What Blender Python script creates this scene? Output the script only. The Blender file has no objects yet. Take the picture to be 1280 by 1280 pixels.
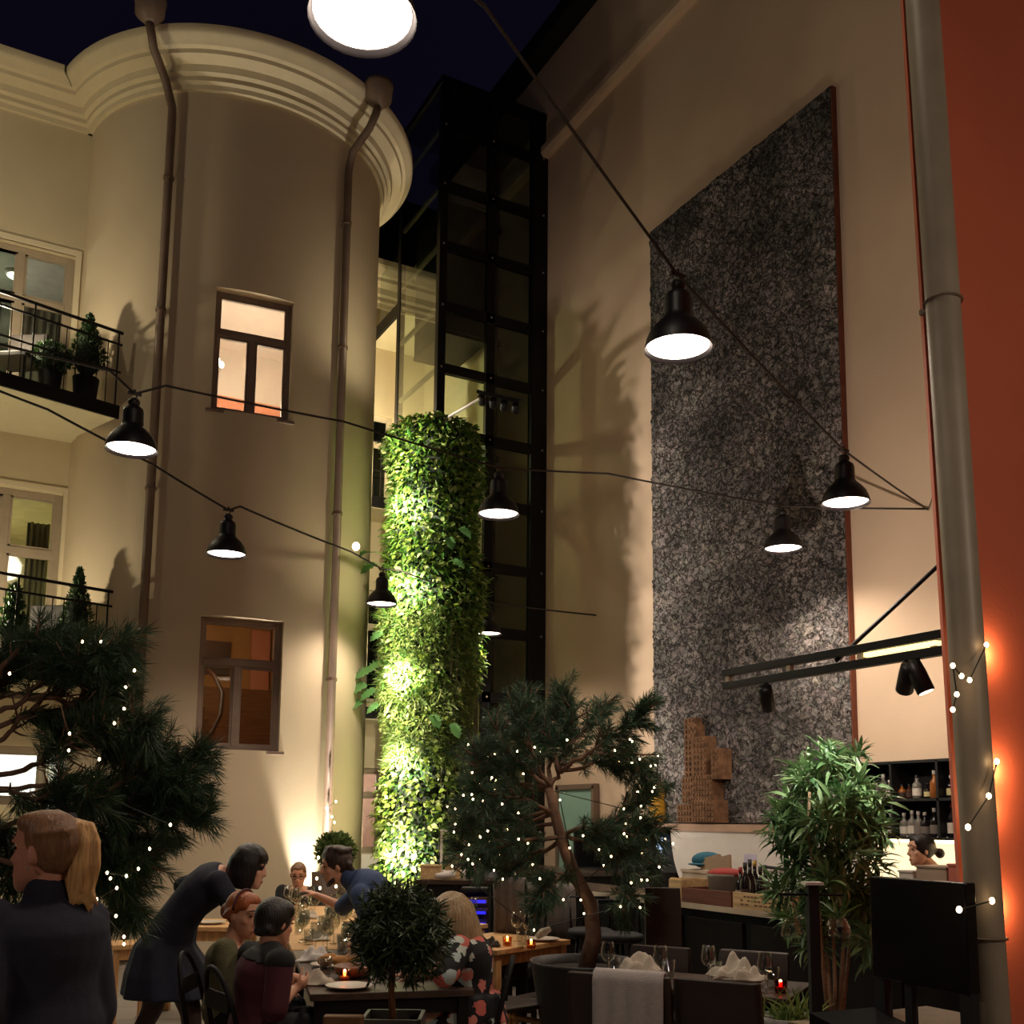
import bpy, bmesh, math, random
import numpy as np
from math import sin, cos, tan, pi, radians, sqrt
from mathutils import Vector, Matrix
scn = bpy.context.scene
C = scn.collection
random.seed(11)
rng = np.random.default_rng(11)
V = Vector

# ------------------------------------------------------------------ camera geometry
TH, PITCH, ROLL = radians(28.8), radians(7.58), 0.0097
FPX, CX, CY, EYE = 1300.0, 640.0, 853.0, 1.6
Z = V((0, 0, 1))
R0 = V((cos(TH), -sin(TH), 0))
FH = V((sin(TH), cos(TH), 0))
FW = FH * cos(PITCH) + Z * sin(PITCH)
U0 = Z * cos(PITCH) - FH * sin(PITCH)
RT = R0 * cos(ROLL) + U0 * sin(ROLL)
UP = U0 * cos(ROLL) - R0 * sin(ROLL)
EYEV = V((0, 0, EYE))

def ray(x, y):
    return FW + RT * ((x - CX) / FPX) + UP * ((CY - y) / FPX)
def at(x, y, d):
    v = ray(x, y)
    return EYEV + v * (d / v.dot(FH))
def on_x(x, y, X):
    v = ray(x, y); return EYEV + v * (X / v.x)
def on_y(x, y, Y):
    v = ray(x, y); return EYEV + v * (Y / v.y)
def on_z(x, y, z):
    v = ray(x, y); return EYEV + v * ((z - EYE) / v.z)

cam = bpy.data.cameras.new('camera')
cam.sensor_width = 36.0
cam.lens = 36.0 * FPX / 1280.0
cam.shift_x = 0.0
cam.shift_y = (CY - 640.0) / 1280.0
cam.clip_start, cam.clip_end = 0.05, 200
co = bpy.data.objects.new('camera', cam)
C.objects.link(co)
co.matrix_world = Matrix(((RT.x, UP.x, -FW.x, 0), (RT.y, UP.y, -FW.y, 0), (RT.z, UP.z, -FW.z, EYE), (0, 0, 0, 1)))
scn.camera = co

# ------------------------------------------------------------------ scene tree
def props(o, label=None, cat=None, group=None, kind=None):
    if label: o['label'] = label
    if cat: o['category'] = cat
    if group: o['group'] = group
    if kind: o['kind'] = kind
    return o
def thing(name, label, cat, loc=(0, 0, 0), group=None, rot=0.0):
    o = bpy.data.objects.new(name, None)
    o.empty_display_size = 0.1
    C.objects.link(o)
    o.location = loc
    o.rotation_euler = (0, 0, rot)
    return props(o, label, cat, group)
def root_loc(p):
    s = V((0, 0, 0))
    while p is not None:
        s += V(p.location); p = p.parent
    return s
def copy_tree(o, loc=None, rot=None, label=None, group=None, parent=None):
    c = o.copy(); C.objects.link(c)
    c.parent = parent
    for ch in list(o.children):
        copy_tree(ch, parent=c)
    if loc is not None: c.location = loc
    if rot is not None: c.rotation_euler = (0, 0, rot)
    if label: c['label'] = label
    if group: c['group'] = group
    return c

class MB:
    """collects shapes, then links them as one mesh object"""
    def __init__(self):
        self.v, self.f = [], []
    def add(self, vs, fs):
        n = len(self.v)
        self.v += [tuple(p) for p in vs]
        self.f += [tuple(i + n for i in q) for q in fs]
        return self
    def box(self, c, s, ax=None, bev=0.0):
        c = V(c)
        if ax is None: ax = (V((1, 0, 0)), V((0, 1, 0)), V((0, 0, 1)))
        hx, hy, hz = s[0] / 2, s[1] / 2, s[2] / 2
        vs = [c + ax[0] * (hx * i) + ax[1] * (hy * j) + ax[2] * (hz * k) for k in (-1, 1) for j in (-1, 1) for i in (-1, 1)]
        return self.add(vs, [(0, 2, 3, 1), (4, 5, 7, 6), (0, 1, 5, 4), (2, 6, 7, 3), (0, 4, 6, 2), (1, 3, 7, 5)])
    def span(self, a, b):
        a, b = V(a), V(b)
        return self.box((a + b) / 2, [abs(b[i] - a[i]) for i in range(3)])
    def bar(self, a, b, w, h=None, up=Z):
        a, b = V(a), V(b); d = (b - a); L = d.length; d.normalize()
        s = d.cross(V(up))
        if s.length < 1e-4: s = d.cross(V((1, 0, 0)))
        s.normalize(); u = s.cross(d)
        return self.box((a + b) / 2, (w, L, h or w), (s, d, u))
    def rings(self, rs, cap=True, close=True):
        n = len(rs[0]); vs = [p for r in rs for p in r]; fs = []
        for i in range(len(rs) - 1):
            for j in range(n if close else n - 1):
                k = (j + 1) % n
                fs.append((i * n + j, i * n + k, (i + 1) * n + k, (i + 1) * n + j))
        if cap:
            fs.append(tuple(reversed(range(n))))
            fs.append(tuple(range((len(rs) - 1) * n, len(rs) * n)))
        return self.add(vs, fs)
    def tube(self, pts, r, n=8, cap=True):
        pts = [V(p) for p in pts]
        if not hasattr(r, '__len__'): r = [r] * len(pts)
        rs = []; s0 = None
        for i, p in enumerate(pts):
            d = (pts[min(i + 1, len(pts) - 1)] - pts[max(i - 1, 0)]).normalized()
            if s0 is None:
                s = d.cross(Z)
                if s.length < 1e-3: s = V((1, 0, 0))
            else:
                s = s0 - d * s0.dot(d)
            s.normalize(); s0 = s; u = s.cross(d)
            rs.append([p + (s * cos(2 * pi * k / n) + u * sin(2 * pi * k / n)) * r[i] for k in range(n)])
        return self.rings(rs, cap)
    def lathe(self, prof, n=20, c=(0, 0, 0), cap=True, ax=None):
        c = V(c)
        X, Y, W = ax or (V((1, 0, 0)), V((0, 1, 0)), Z)
        rs = [[c + X * (r * cos(2 * pi * k / n)) + Y * (r * sin(2 * pi * k / n)) + W * z for k in range(n)] for r, z in prof]
        return self.rings(rs, cap)
    def ell(self, c, r, ax=None, nu=14, nv=9):
        c = V(c); X, Y, W = ax or (V((1, 0, 0)), V((0, 1, 0)), Z)
        rs = []
        for i in range(nv + 1):
            a = -pi / 2 + pi * (i * 0.985 + nv * 0.0075) / nv
            rs.append([c + X * (r[0] * cos(a) * cos(2 * pi * k / nu)) + Y * (r[1] * cos(a) * sin(2 * pi * k / nu)) + W * (r[2] * sin(a)) for k in range(nu)])
        return self.rings(rs)
    def cap(self, a, b, r0, r1, n=12):
        a, b = V(a), V(b); d = b - a; L = d.length
        d = d.normalized() if L > 1e-6 else Z.copy()
        pts, rr = [], []
        for t in (-1, -.85, -.5, 0): pts.append(a + d * (r0 * t)); rr.append(r0 * sqrt(max(0.02, 1 - t * t)))
        for t in (0, .5, .85, 1): pts.append(b + d * (r1 * t)); rr.append(r1 * sqrt(max(0.02, 1 - t * t)))
        return self.tube(pts, rr, n)
    def prism(self, poly, ext):
        """poly: list of 3D points (planar), ext: extrusion vector"""
        n = len(poly); e = V(ext)
        vs = [V(p) for p in poly] + [V(p) + e for p in poly]
        fs = [tuple(reversed(range(n))), tuple(range(n, 2 * n))] + [(i, (i + 1) % n, n + (i + 1) % n, n + i) for i in range(n)]
        return self.add(vs, fs)
    def quad(self, a, b, c, d):
        return self.add([a, b, c, d], [(0, 1, 2, 3)])
    def build(self, name, mat, parent=None, world=True, smooth=False, bevel=0.0, auto=True, label=None, kind=None, fix=True):
        me = bpy.data.meshes.new(name)
        off = root_loc(parent) if (parent is not None and world) else V((0, 0, 0))
        me.from_pydata([tuple(V(p) - off) for p in self.v], [], self.f)
        if fix:
            bm = bmesh.new(); bm.from_mesh(me)
            bmesh.ops.recalc_face_normals(bm, faces=bm.faces)
            bm.to_mesh(me); bm.free()
        me.update()
        if mat: me.materials.append(mat)
        o = bpy.data.objects.new(name, me); C.objects.link(o)
        if parent is not None: o.parent = parent
        if smooth: me.shade_smooth()
        if bevel:
            m = o.modifiers.new('bevel', 'BEVEL'); m.width = bevel; m.segments = 2; m.limit_method = 'ANGLE'
        if label: o['label'] = label
        if kind: o['kind'] = kind
        return o

def recenter(o, c):
    """put the origin of a top-level mesh object at c"""
    c = V(c); o.data.transform(Matrix.Translation(-c)); o.location = c
    return o
def solo(o, label, cat, group=None, kind=None):
    """a one-mesh thing: origin to its base centre, then the properties"""
    b = [V(p) for p in o.bound_box]
    c = (b[0] + b[6]) / 2; c.z = min(p.z for p in b)
    recenter(o, c)
    return props(o, label, cat, group, kind)
def struct(mb, name, mat, label=None, **k):
    o = mb.build(name, mat, **k); o['kind'] = 'structure'
    if label: o['label'] = label
    return o

# ------------------------------------------------------------------ materials
def lin(c):
    return tuple((x / 255 / 12.92 if x / 255 <= .04045 else ((x / 255 + .055) / 1.055) ** 2.4) for x in c) + (1.0,)
_M = {}
def N(nt, t, **k):
    n = nt.nodes.new(t)
    for a, b in k.items(): setattr(n, a, b)
    return n
def base_mat(name):
    m = bpy.data.materials.new(name); m.use_nodes = True
    nt = m.node_tree
    return m, nt, nt.nodes['Principled BSDF']
def mat(name, rgb, rough=.6, metal=0.0, var=.12, scale=6.0, bump=0.0, bscale=60.0, spec=.5, stretch=None, rgb2=None):
    if name in _M: return _M[name]
    m, nt, b = base_mat(name)
    tc = N(nt, 'ShaderNodeTexCoord')
    mp = N(nt, 'ShaderNodeMapping')
    if stretch: mp.inputs['Scale'].default_value = stretch
    nt.links.new(tc.outputs['Object'], mp.inputs[0])
    no = N(nt, 'ShaderNodeTexNoise'); no.inputs['Scale'].default_value = scale; no.inputs['Detail'].default_value = 5
    nt.links.new(mp.outputs[0], no.inputs['Vector'])
    cr = N(nt, 'ShaderNodeValToRGB')
    c = lin(rgb)
    lo = lin(rgb2) if rgb2 else tuple(x * (1 - var) for x in c[:3]) + (1,)
    hi = c if rgb2 else tuple(min(1, x * (1 + var)) for x in c[:3]) + (1,)
    cr.color_ramp.elements[0].position, cr.color_ramp.elements[1].position = .3, .7
    cr.color_ramp.elements[0].color, cr.color_ramp.elements[1].color = lo, hi
    nt.links.new(no.outputs['Fac'], cr.inputs[0])
    nt.links.new(cr.outputs[0], b.inputs['Base Color'])
    b.inputs['Roughness'].default_value = rough
    b.inputs['Metallic'].default_value = metal
    b.inputs['Specular IOR Level'].default_value = spec
    if bump:
        n2 = N(nt, 'ShaderNodeTexNoise'); n2.inputs['Scale'].default_value = bscale; n2.inputs['Detail'].default_value = 4
        nt.links.new(mp.outputs[0], n2.inputs['Vector'])
        bp = N(nt, 'ShaderNodeBump'); bp.inputs['Strength'].default_value = bump; bp.inputs['Distance'].default_value = .01
        nt.links.new(n2.outputs['Fac'], bp.inputs['Height'])
        nt.links.new(bp.outputs[0], b.inputs['Normal'])
    _M[name] = m
    return m
def wood(name, rgb, rough=.5, axis=2):
    st = [14, 14, 14]; st[axis] = 1.2
    return mat(name, rgb, rough=rough, var=.28, scale=3.0, stretch=st, bump=.15, bscale=4)
def emit(name, rgb, strength):
    if name in _M: return _M[name]
    m, nt, b = base_mat(name)
    b.inputs['Base Color'].default_value = lin(rgb)
    b.inputs['Emission Color'].default_value = lin(rgb)
    b.inputs['Emission Strength'].default_value = strength
    _M[name] = m
    return m
def glassy(name, tint=(235, 240, 240), refl=1.0, rough=.03, ior=1.45, clear=1.0):
    """thin clear glass: transparent, with mirror reflections that grow at grazing angles"""
    if name in _M: return _M[name]
    m, nt, b = base_mat(name)
    nt.nodes.remove(b)
    out = nt.nodes['Material Output']
    tr = N(nt, 'ShaderNodeBsdfTransparent'); tr.inputs[0].default_value = lin(tint)
    gl = N(nt, 'ShaderNodeBsdfGlossy'); gl.inputs['Roughness'].default_value = rough
    gl.inputs[0].default_value = (refl, refl, refl, 1)
    lw = N(nt, 'ShaderNodeLayerWeight'); lw.inputs['Blend'].default_value = .5
    pw = N(nt, 'ShaderNodeMath', operation='POWER'); pw.inputs[1].default_value = 3.2
    nt.links.new(lw.outputs['Facing'], pw.inputs[0])
    fr = N(nt, 'ShaderNodeMath', operation='MULTIPLY_ADD'); fr.inputs[1].default_value = .8; fr.inputs[2].default_value = ((ior - 1) / (ior + 1)) ** 2 * 1.3
    nt.links.new(pw.outputs[0], fr.inputs[0])
    mx = N(nt, 'ShaderNodeMixShader')
    nt.links.new(fr.outputs[0], mx.inputs[0]); nt.links.new(tr.outputs[0], mx.inputs[1]); nt.links.new(gl.outputs[0], mx.inputs[2])
    nt.links.new(mx.outputs[0], out.inputs[0])
    _M[name] = m
    return m
def leafy(name, rgb, rgb2, rough=.45, trans=.25):
    if name in _M: return _M[name]
    m, nt, b = base_mat(name)
    out = nt.nodes['Material Output']
    g = N(nt, 'ShaderNodeNewGeometry')
    cr = N(nt, 'ShaderNodeValToRGB')
    cr.color_ramp.elements[0].color, cr.color_ramp.elements[1].color = lin(rgb), lin(rgb2)
    nt.links.new(g.outputs['Random Per Island'], cr.inputs[0])
    nt.links.new(cr.outputs[0], b.inputs['Base Color'])
    b.inputs['Roughness'].default_value = rough
    t = N(nt, 'ShaderNodeBsdfTranslucent'); nt.links.new(cr.outputs[0], t.inputs[0])
    mx = N(nt, 'ShaderNodeMixShader'); mx.inputs[0].default_value = trans
    nt.links.new(b.outputs[0], mx.inputs[1]); nt.links.new(t.outputs[0], mx.inputs[2])
    nt.links.new(mx.outputs[0], out.inputs[0])
    _M[name] = m
    return m

# ------------------------------------------------------------------ foliage
def unit(a):
    return a / np.maximum(np.linalg.norm(a, axis=-1, keepdims=True), 1e-9)
def leaf_obj(name, pos, dirs, nrm, L, W, material, parent, droop=.15, fold=.25, label=None, kind=None):
    """one mesh of many leaves: each a folded, drooping lance shape of six corners"""
    n = len(pos)
    pos, dirs, nrm = np.asarray(pos, float), unit(np.asarray(dirs, float)), np.asarray(nrm, float)
    side = unit(np.cross(dirs, nrm)); up = unit(np.cross(side, dirs))
    L = np.broadcast_to(np.asarray(L, float), (n,))[:, None]; W = np.broadcast_to(np.asarray(W, float), (n,))[:, None]
    a = pos
    m1 = pos + dirs * L * .38 - up * (droop * L * .12)
    l1 = m1 + side * W * .5 + up * W * fold; r1 = m1 - side * W * .5 + up * W * fold
    m2 = pos + dirs * L * .75 - up * (droop * L * .5)
    l2 = m2 + side * W * .32 + up * W * fold * .6; r2 = m2 - side * W * .32 + up * W * fold * .6
    t = pos + dirs * L - up * (droop * L)
    vs = np.stack([a, l1, m1, r1, l2, m2, r2, t], 1).reshape(-1, 3)
    off = np.array(root_loc(parent)) if parent is not None else 0
    vs = vs - off
    q = np.array([[0, 2, 1], [0, 3, 2], [1, 2, 5], [1, 5, 4], [2, 3, 6], [2, 6, 5], [4, 5, 7], [5, 6, 7]])
    fs = (q[None] + (np.arange(n) * 8)[:, None, None]).reshape(-1, 3)
    return raw_mesh(name, vs, fs, material, parent, label, kind)
def raw_mesh(name, vs, fs, material, parent, label=None, kind=None):
    me = bpy.data.meshes.new(name)
    k = fs.shape[1]
    me.vertices.add(len(vs)); me.vertices.foreach_set('co', vs.astype(np.float32).ravel())
    me.loops.add(fs.size); me.loops.foreach_set('vertex_index', fs.astype(np.int32).ravel())
    me.polygons.add(len(fs)); me.polygons.foreach_set('loop_start', np.arange(0, fs.size, k, dtype=np.int32))
    me.polygons.foreach_set('loop_total', np.full(len(fs), k, dtype=np.int32))
    me.update(calc_edges=True); me.validate()
    me.materials.append(material)
    o = bpy.data.objects.new(name, me); C.objects.link(o)
    if parent is not None: o.parent = parent
    if label: o['label'] = label
    if kind: o['kind'] = kind
    return o
def needles(name, tips, material, parent, nL=.09, n=110, twig=.15, w=.0022, spread=.75, label=None):
    """pine needles round every twig; tips = [(point, direction)]"""
    P, D, Ls = [], [], []
    for p, d in tips:
        d = np.array(V(d).normalized()); p = np.array(p)
        t = rng.random(n) ** .8
        base = p[None] + d[None] * (t[:, None] - 1) * twig
        r = unit(rng.normal(size=(n, 3)))
        r = unit(r - (r @ d)[:, None] * d[None])
        k = spread * (1.1 - .55 * t)[:, None]
        dd = unit(d[None] * (1 - .35 * k) + r * k + rng.normal(size=(n, 3)) * .08 + np.array([0, 0, -.05]))
        P.append(base); D.append(dd); Ls.append(nL * (.7 + .45 * rng.random(n)))
    P, D, Ls = np.concatenate(P), np.concatenate(D), np.concatenate(Ls)[:, None]
    s = unit(np.cross(D, rng.normal(size=D.shape))) * w
    off = np.array(root_loc(parent))
    m = P + D * Ls * .55 + np.array([0, 0, -.006])
    vs = np.stack([P - s * .6, P + s * .6, m + s, P + D * Ls + np.array([0, 0, -.015]) * Ls / nL, m - s], 1).reshape(-1, 3) - off
    fs = (np.array([[0, 1, 2, 4], [4, 2, 3, 3]])[None])
    q = np.array([[0, 1, 2], [0, 2, 4], [4, 2, 3]])
    fs = (q[None] + (np.arange(len(P)) * 5)[:, None, None]).reshape(-1, 3)
    return raw_mesh(name, vs, fs, material, parent, label)
# ================================================================== materials
plaster = mat('plaster_cream', (208, 194, 160), rough=.9, var=.05, scale=1.3, bump=.25, bscale=90)
plaster_r = mat('plaster_ochre', (208, 183, 156), rough=.9, var=.07, scale=.8, bump=.25, bscale=70)
plaster_t = mat('plaster_tower', (204, 186, 156), rough=.9, var=.05, scale=1.0, bump=.25, bscale=90)
cornice_m = mat('cornice_paint', (214, 200, 165), rough=.8, var=.04)
white_p = mat('white_plaster', (215, 208, 200), rough=.85, var=.04)
terra = mat('terracotta_plaster', (196, 96, 66), rough=.75, var=.07, scale=1.5, bump=.12, bscale=60)
zinc = mat('zinc_pipe', (150, 136, 118), rough=.5, metal=.1, var=.12, scale=5)
pipe_br = mat('painted_pipe', (112, 92, 76), rough=.5, metal=.1, var=.1)
black_m = mat('black_steel', (20, 19, 20), rough=.45, metal=.5, var=.2)
matte_blk = mat('matte_black', (15, 14, 15), rough=.7, var=.25)
frame_w = mat('window_paint', (164, 148, 126), rough=.5, var=.06)
frame_d = mat('window_paint_dark', (128, 108, 92), rough=.5, var=.08)
pane_g = glassy('pane_glass', (226, 232, 226), ior=1.4)
shaft_g = glassy('shaft_glass', (226, 234, 224), ior=1.4)
dark_roof = mat('dark_roofing', (10, 9, 10), rough=.8)
floor_m = None

def brick_floor():
    m, nt, b = base_mat('stone_paving')
    tc = N(nt, 'ShaderNodeTexCoord'); mp = N(nt, 'ShaderNodeMapping'); mp.inputs['Rotation'].default_value = (0, 0, .3)
    nt.links.new(tc.outputs['Object'], mp.inputs[0])
    br = N(nt, 'ShaderNodeTexBrick'); br.inputs['Scale'].default_value = 1.0
    br.inputs['Brick Width'].default_value = 1.2; br.inputs['Row Height'].default_value = .6; br.inputs['Mortar Size'].default_value = .008
    br.inputs['Color1'].default_value = lin((158, 146, 132)); br.inputs['Color2'].default_value = lin((142, 131, 119)); br.inputs['Mortar'].default_value = lin((96, 88, 80))
    nt.links.new(mp.outputs[0], br.inputs['Vector'])
    no = N(nt, 'ShaderNodeTexNoise'); no.inputs['Scale'].default_value = 3; no.inputs['Detail'].default_value = 6
    mx = N(nt, 'ShaderNodeMixRGB', blend_type='MULTIPLY'); mx.inputs[0].default_value = .35
    nt.links.new(tc.outputs['Object'], no.inputs['Vector'])
    nt.links.new(br.outputs['Color'], mx.inputs[1]); nt.links.new(no.outputs['Fac'], mx.inputs[2])
    nt.links.new(mx.outputs[0], b.inputs['Base Color']); b.inputs['Roughness'].default_value = .55
    return m

# ================================================================== floor and sky
struct(MB().span((-9, -4, -.2), (8.2, 17.5, 0)), 'floor', brick_floor())
w = bpy.data.worlds.new('night_sky'); scn.world = w; w.use_nodes = True
wn = w.node_tree
wt = N(wn, 'ShaderNodeTexCoord'); wz = N(wn, 'ShaderNodeTexNoise'); wz.inputs['Scale'].default_value = 2.2
wc = N(wn, 'ShaderNodeValToRGB'); wc.color_ramp.elements[0].position, wc.color_ramp.elements[1].position = .35, .7
wc.color_ramp.elements[0].color = lin((6, 5, 11)); wc.color_ramp.elements[1].color = lin((11, 8, 22))
wn.links.new(wt.outputs['Generated'], wz.inputs['Vector']); wn.links.new(wz.outputs['Fac'], wc.inputs[0])
wn.links.new(wc.outputs[0], wn.nodes['Background'].inputs['Color'])

# ================================================================== walls with openings
def wall_grid(us, vs, holes, fn, inward, depth, name, m):
    """grid of wall faces with the holes left out and their reveals turned inward"""
    us = sorted(set(us) | {h[0] for h in holes} | {h[1] for h in holes})
    vs = sorted(set(vs) | {h[2] for h in holes} | {h[3] for h in holes})
    mb = MB()
    inside = lambda u, v: any(h[0] < u < h[1] and h[2] < v < h[3] for h in holes)
    for i in range(len(us) - 1):
        for j in range(len(vs) - 1):
            if inside((us[i] + us[i + 1]) / 2, (vs[j] + vs[j + 1]) / 2): continue
            mb.quad(fn(us[i], vs[j]), fn(us[i + 1], vs[j]), fn(us[i + 1], vs[j + 1]), fn(us[i], vs[j + 1]))
    for (a, b, c, d) in holes:
        edge = [(u, c) for u in us if a <= u <= b] + [(b, v) for v in vs if c < v <= d] + [(u, d) for u in reversed(us) if a <= u < b] + [(a, v) for v in reversed(vs) if c < v < d]
        for k in range(len(edge)):
            p, q = fn(*edge[k]), fn(*edge[(k + 1) % len(edge)])
            mb.quad(p, p + inward * depth, q + inward * depth, q)
    o = mb.build(name, m, fix=False)
    bm = bmesh.new(); bm.from_mesh(o.data); bmesh.ops.remove_doubles(bm, verts=bm.verts, dist=.0005)
    bm.to_mesh(o.data); bm.free()
    o.data.shade_smooth(); o.modifiers.new('es', 'EDGE_SPLIT').split_angle = radians(30)
    o['kind'] = 'structure'
    return o

def window(n, org, u, nin, wd, ht, cols, rows, m, fw=.06, bar=.045, sill=True, glass=None, th=.07, label=None):
    """frame of bars, sill, one pane per light; org = lower-left corner on the frame plane"""
    r = thing('window_%d' % n, label, None, org); r['kind'] = 'structure'
    org = V(org); u = V(u); nin = V(nin)
    ax = (u, nin, Z)
    def B(mb, u0, u1, z0, z1, t=th, dn=0):
        mb.box(org + u * ((u0 + u1) / 2) + Z * ((z0 + z1) / 2) + nin * (dn + t / 2), (u1 - u0, t, z1 - z0), ax)
    f = MB()
    B(f, 0, fw, 0, ht); B(f, wd - fw, wd, 0, ht); B(f, fw, wd - fw, ht - fw, ht); B(f, fw, wd - fw, 0, fw)
    f.build('window_frame', m, r, bevel=.006)
    zr = [fw] + [ht * t for t in rows] + [ht - fw]
    for t in rows:
        k = MB(); B(k, fw, wd - fw, ht * t - bar / 2, ht * t + bar / 2, th * .9, -.004); k.build('transom', m, r, bevel=.005)
    for i in range(len(zr) - 1):
        cs = cols[i] if i < len(cols) else cols[-1]
        e = [fw] + [wd * c for c in cs] + [wd - fw]
        z0, z1 = zr[i] + (bar / 2 if i else 0), zr[i + 1] - (bar / 2 if i < len(zr) - 2 else 0)
        for c in cs:
            k = MB(); B(k, wd * c - bar / 2, wd * c + bar / 2, z0, z1, th * .85, -.002); k.build('mullion', m, r, bevel=.005)
        for j in range(len(e) - 1):
            a, b = e[j] + (bar / 2 if j else 0), e[j + 1] - (bar / 2 if j < len(e) - 2 else 0)
            s = MB()
            q = .028
            B(s, a, a + q, z0, z1, .035, .012); B(s, b - q, b, z0, z1, .035, .012); B(s, a + q, b - q, z0, z0 + q, .035, .012); B(s, a + q, b - q, z1 - q, z1, .035, .012)
            so = s.build('sash', m, r)
            p = MB(); B(p, a + q, b - q, z0 + q, z1 - q, .006, .026); p.build('window_pane', glass or pane_g, so)
    if sill:
        s = MB(); s.box(org + u * (wd / 2) + nin * (-.05) - Z * .02, (wd + .12, .16, .04), ax); s.build('window_sill', m, r, bevel=.006)
    return r

def room(n, a, b, m_wall, m_floor, m_ceil, light=None, col=(1, .8, .55), pos=None, rad=.12):
    """the lit room behind a window: five inner faces, its lamp inside (open side at min Y)"""
    (x0, y0, z0), (x1, y1, z1) = a, b
    t = .05
    mb = MB().span((x0 - t, y0, z0), (x0, y1, z1)).span((x1, y0, z0), (x1 + t, y1, z1)).span((x0 - t, y1, z0), (x1 + t, y1 + t, z1))
    struct(mb, 'wall_room_%d' % n, m_wall)
    struct(MB().span((x0 - t, y0, z0 - t), (x1 + t, y1 + t, z0)), 'floor_room_%d' % n, m_floor)
    struct(MB().span((x0 - t, y0, z1), (x1 + t, y1 + t, z1 + t)), 'ceiling_room_%d' % n, m_ceil)
    if light:
        lamp('POINT', pos, light, col, rad)

def lamp(kind, loc, power, col=(1, .85, .66), rad=.1, to=None, spot=None, blend=.5, size=None):
    l = bpy.data.lights.new('light', kind); l.energy = power; l.color = col
    if kind in ('POINT', 'SPOT'): l.shadow_soft_size = rad
    if kind == 'SPOT': l.spot_size = radians(spot or 90); l.spot_blend = blend
    if kind == 'AREA': l.size = size or .5
    o = bpy.data.objects.new('light', l); C.objects.link(o); o.location = loc
    if to is not None:
        o.rotation_euler = (V(to) - V(loc)).to_track_quat('-Z', 'Y').to_euler()
    return o

# ------------------------------------------------------------------ round tower
TC, TR = V((3.17, 14.0, 0)), 2.0
def on_tower(x, y, R=TR):
    v = ray(x, y); a = v.x ** 2 + v.y ** 2; b = -(v.x * TC.x + v.y * TC.y); c = TC.x ** 2 + TC.y ** 2 - R * R
    s = b * b - a * c
    if s < 0: return None
    return EYEV + v * ((-b - sqrt(s)) / a)
def tw(a, z, R=TR):
    return V((TC.x + R * sin(a), TC.y - R * cos(a), z))
T_TOP = 10.56
hl = (radians(-18.3), radians(9.3))
holes_t = [(hl[0], hl[1], 2.38, 3.93), (radians(-18.6), radians(8.4), 6.42, 7.96)]
wall_grid([radians(a) for a in range(-86, 135, 4)], [0, 2, 4, 6, 8, 10, T_TOP + .2], holes_t, tw, V((.08, .99, 0)).normalized(), .22, 'wall_tower', plaster_t)
prof = [(0, 0), (.05, .0), (.06, .07), (.1, .1), (.1, .17), (.15, .2), (.17, .3), (.3, .36), (.31, .42), (.36, .44), (.4, .5), (.44, .54), (.46, .58), (.46, .68), (.40, .72), (.0, .74)]
mb = MB()
mb.rings([[tw(radians(a), T_TOP - .06 + z * .82, TR + r) for a in range(-88, 137, 3)] for r, z in prof], cap=False, close=False)
# the front cornice goes on straight along the left facade
FY = 13.8
mb.rings([[V((x, FY - r, T_TOP - .06 + z * .82)) for x in (-6, -3, 1.22 - r * .98)] for r, z in prof], cap=False, close=False)
o = struct(mb, 'trim_cornice', cornice_m, fix=False, smooth=True)
bm = bmesh.new(); bm.from_mesh(o.data); bmesh.ops.recalc_face_normals(bm, faces=bm.faces); bm.to_mesh(o.data); bm.free()
o.modifiers.new('es', 'EDGE_SPLIT').split_angle = radians(32)
struct(MB().lathe([(TR + .4, T_TOP + .52), (TR + .3, T_TOP + .6), (.2, T_TOP + .7)], 48, (TC.x, TC.y, 0)), 'roof_tower', dark_roof)

# tower windows and the rooms behind them
def tower_window(n, h, rows, cols, m, label):
    a0, a1, z0, z1 = h
    p0, p1 = tw(a0, z0), tw(a1, z0)
    u = (p1 - p0); wd = u.length; u.normalize(); nin = V((-u.y, u.x, 0))
    return window(n, p0 + nin * .10, u, nin, wd, z1 - z0, cols, rows, m, fw=.055, bar=.07, th=.08, label=label)
tower_window(1, holes_t[1], [.66], [[.5], []], frame_d, 'upper window of the round tower, bright pale room behind it')
tower_window(2, holes_t[0], [.66], [[.47], []], frame_d, 'lower window of the round tower, stairs behind it')
pale = mat('room_pale_paint', (236, 222, 210), rough=.8, var=.03)
coral = mat('coral_paint', (226, 150, 118), rough=.8, var=.05)
tan_p = mat('room_tan_paint', (190, 140, 84), rough=.8, var=.06)
parq = wood('parquet', (150, 100, 60), axis=0)
room(1, (2.2, 12.4, 5.6), (4.15, 14.6, 8.35), pale, parq, pale, 75, (1, .82, .68), (3.3, 13.3, 7.0))
struct(MB().span((2.2, 14.54, 7.4), (4.15, 14.58, 7.62)).span((3.55, 14.54, 5.6), (3.85, 14.58, 7.4)), 'trim_coral', coral)
room(2, (2.2, 12.4, 1.55), (4.15, 14.9, 4.35), tan_p, parq, pale, 20, (1, .82, .6), (2.6, 13.2, 3.9))
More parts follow.
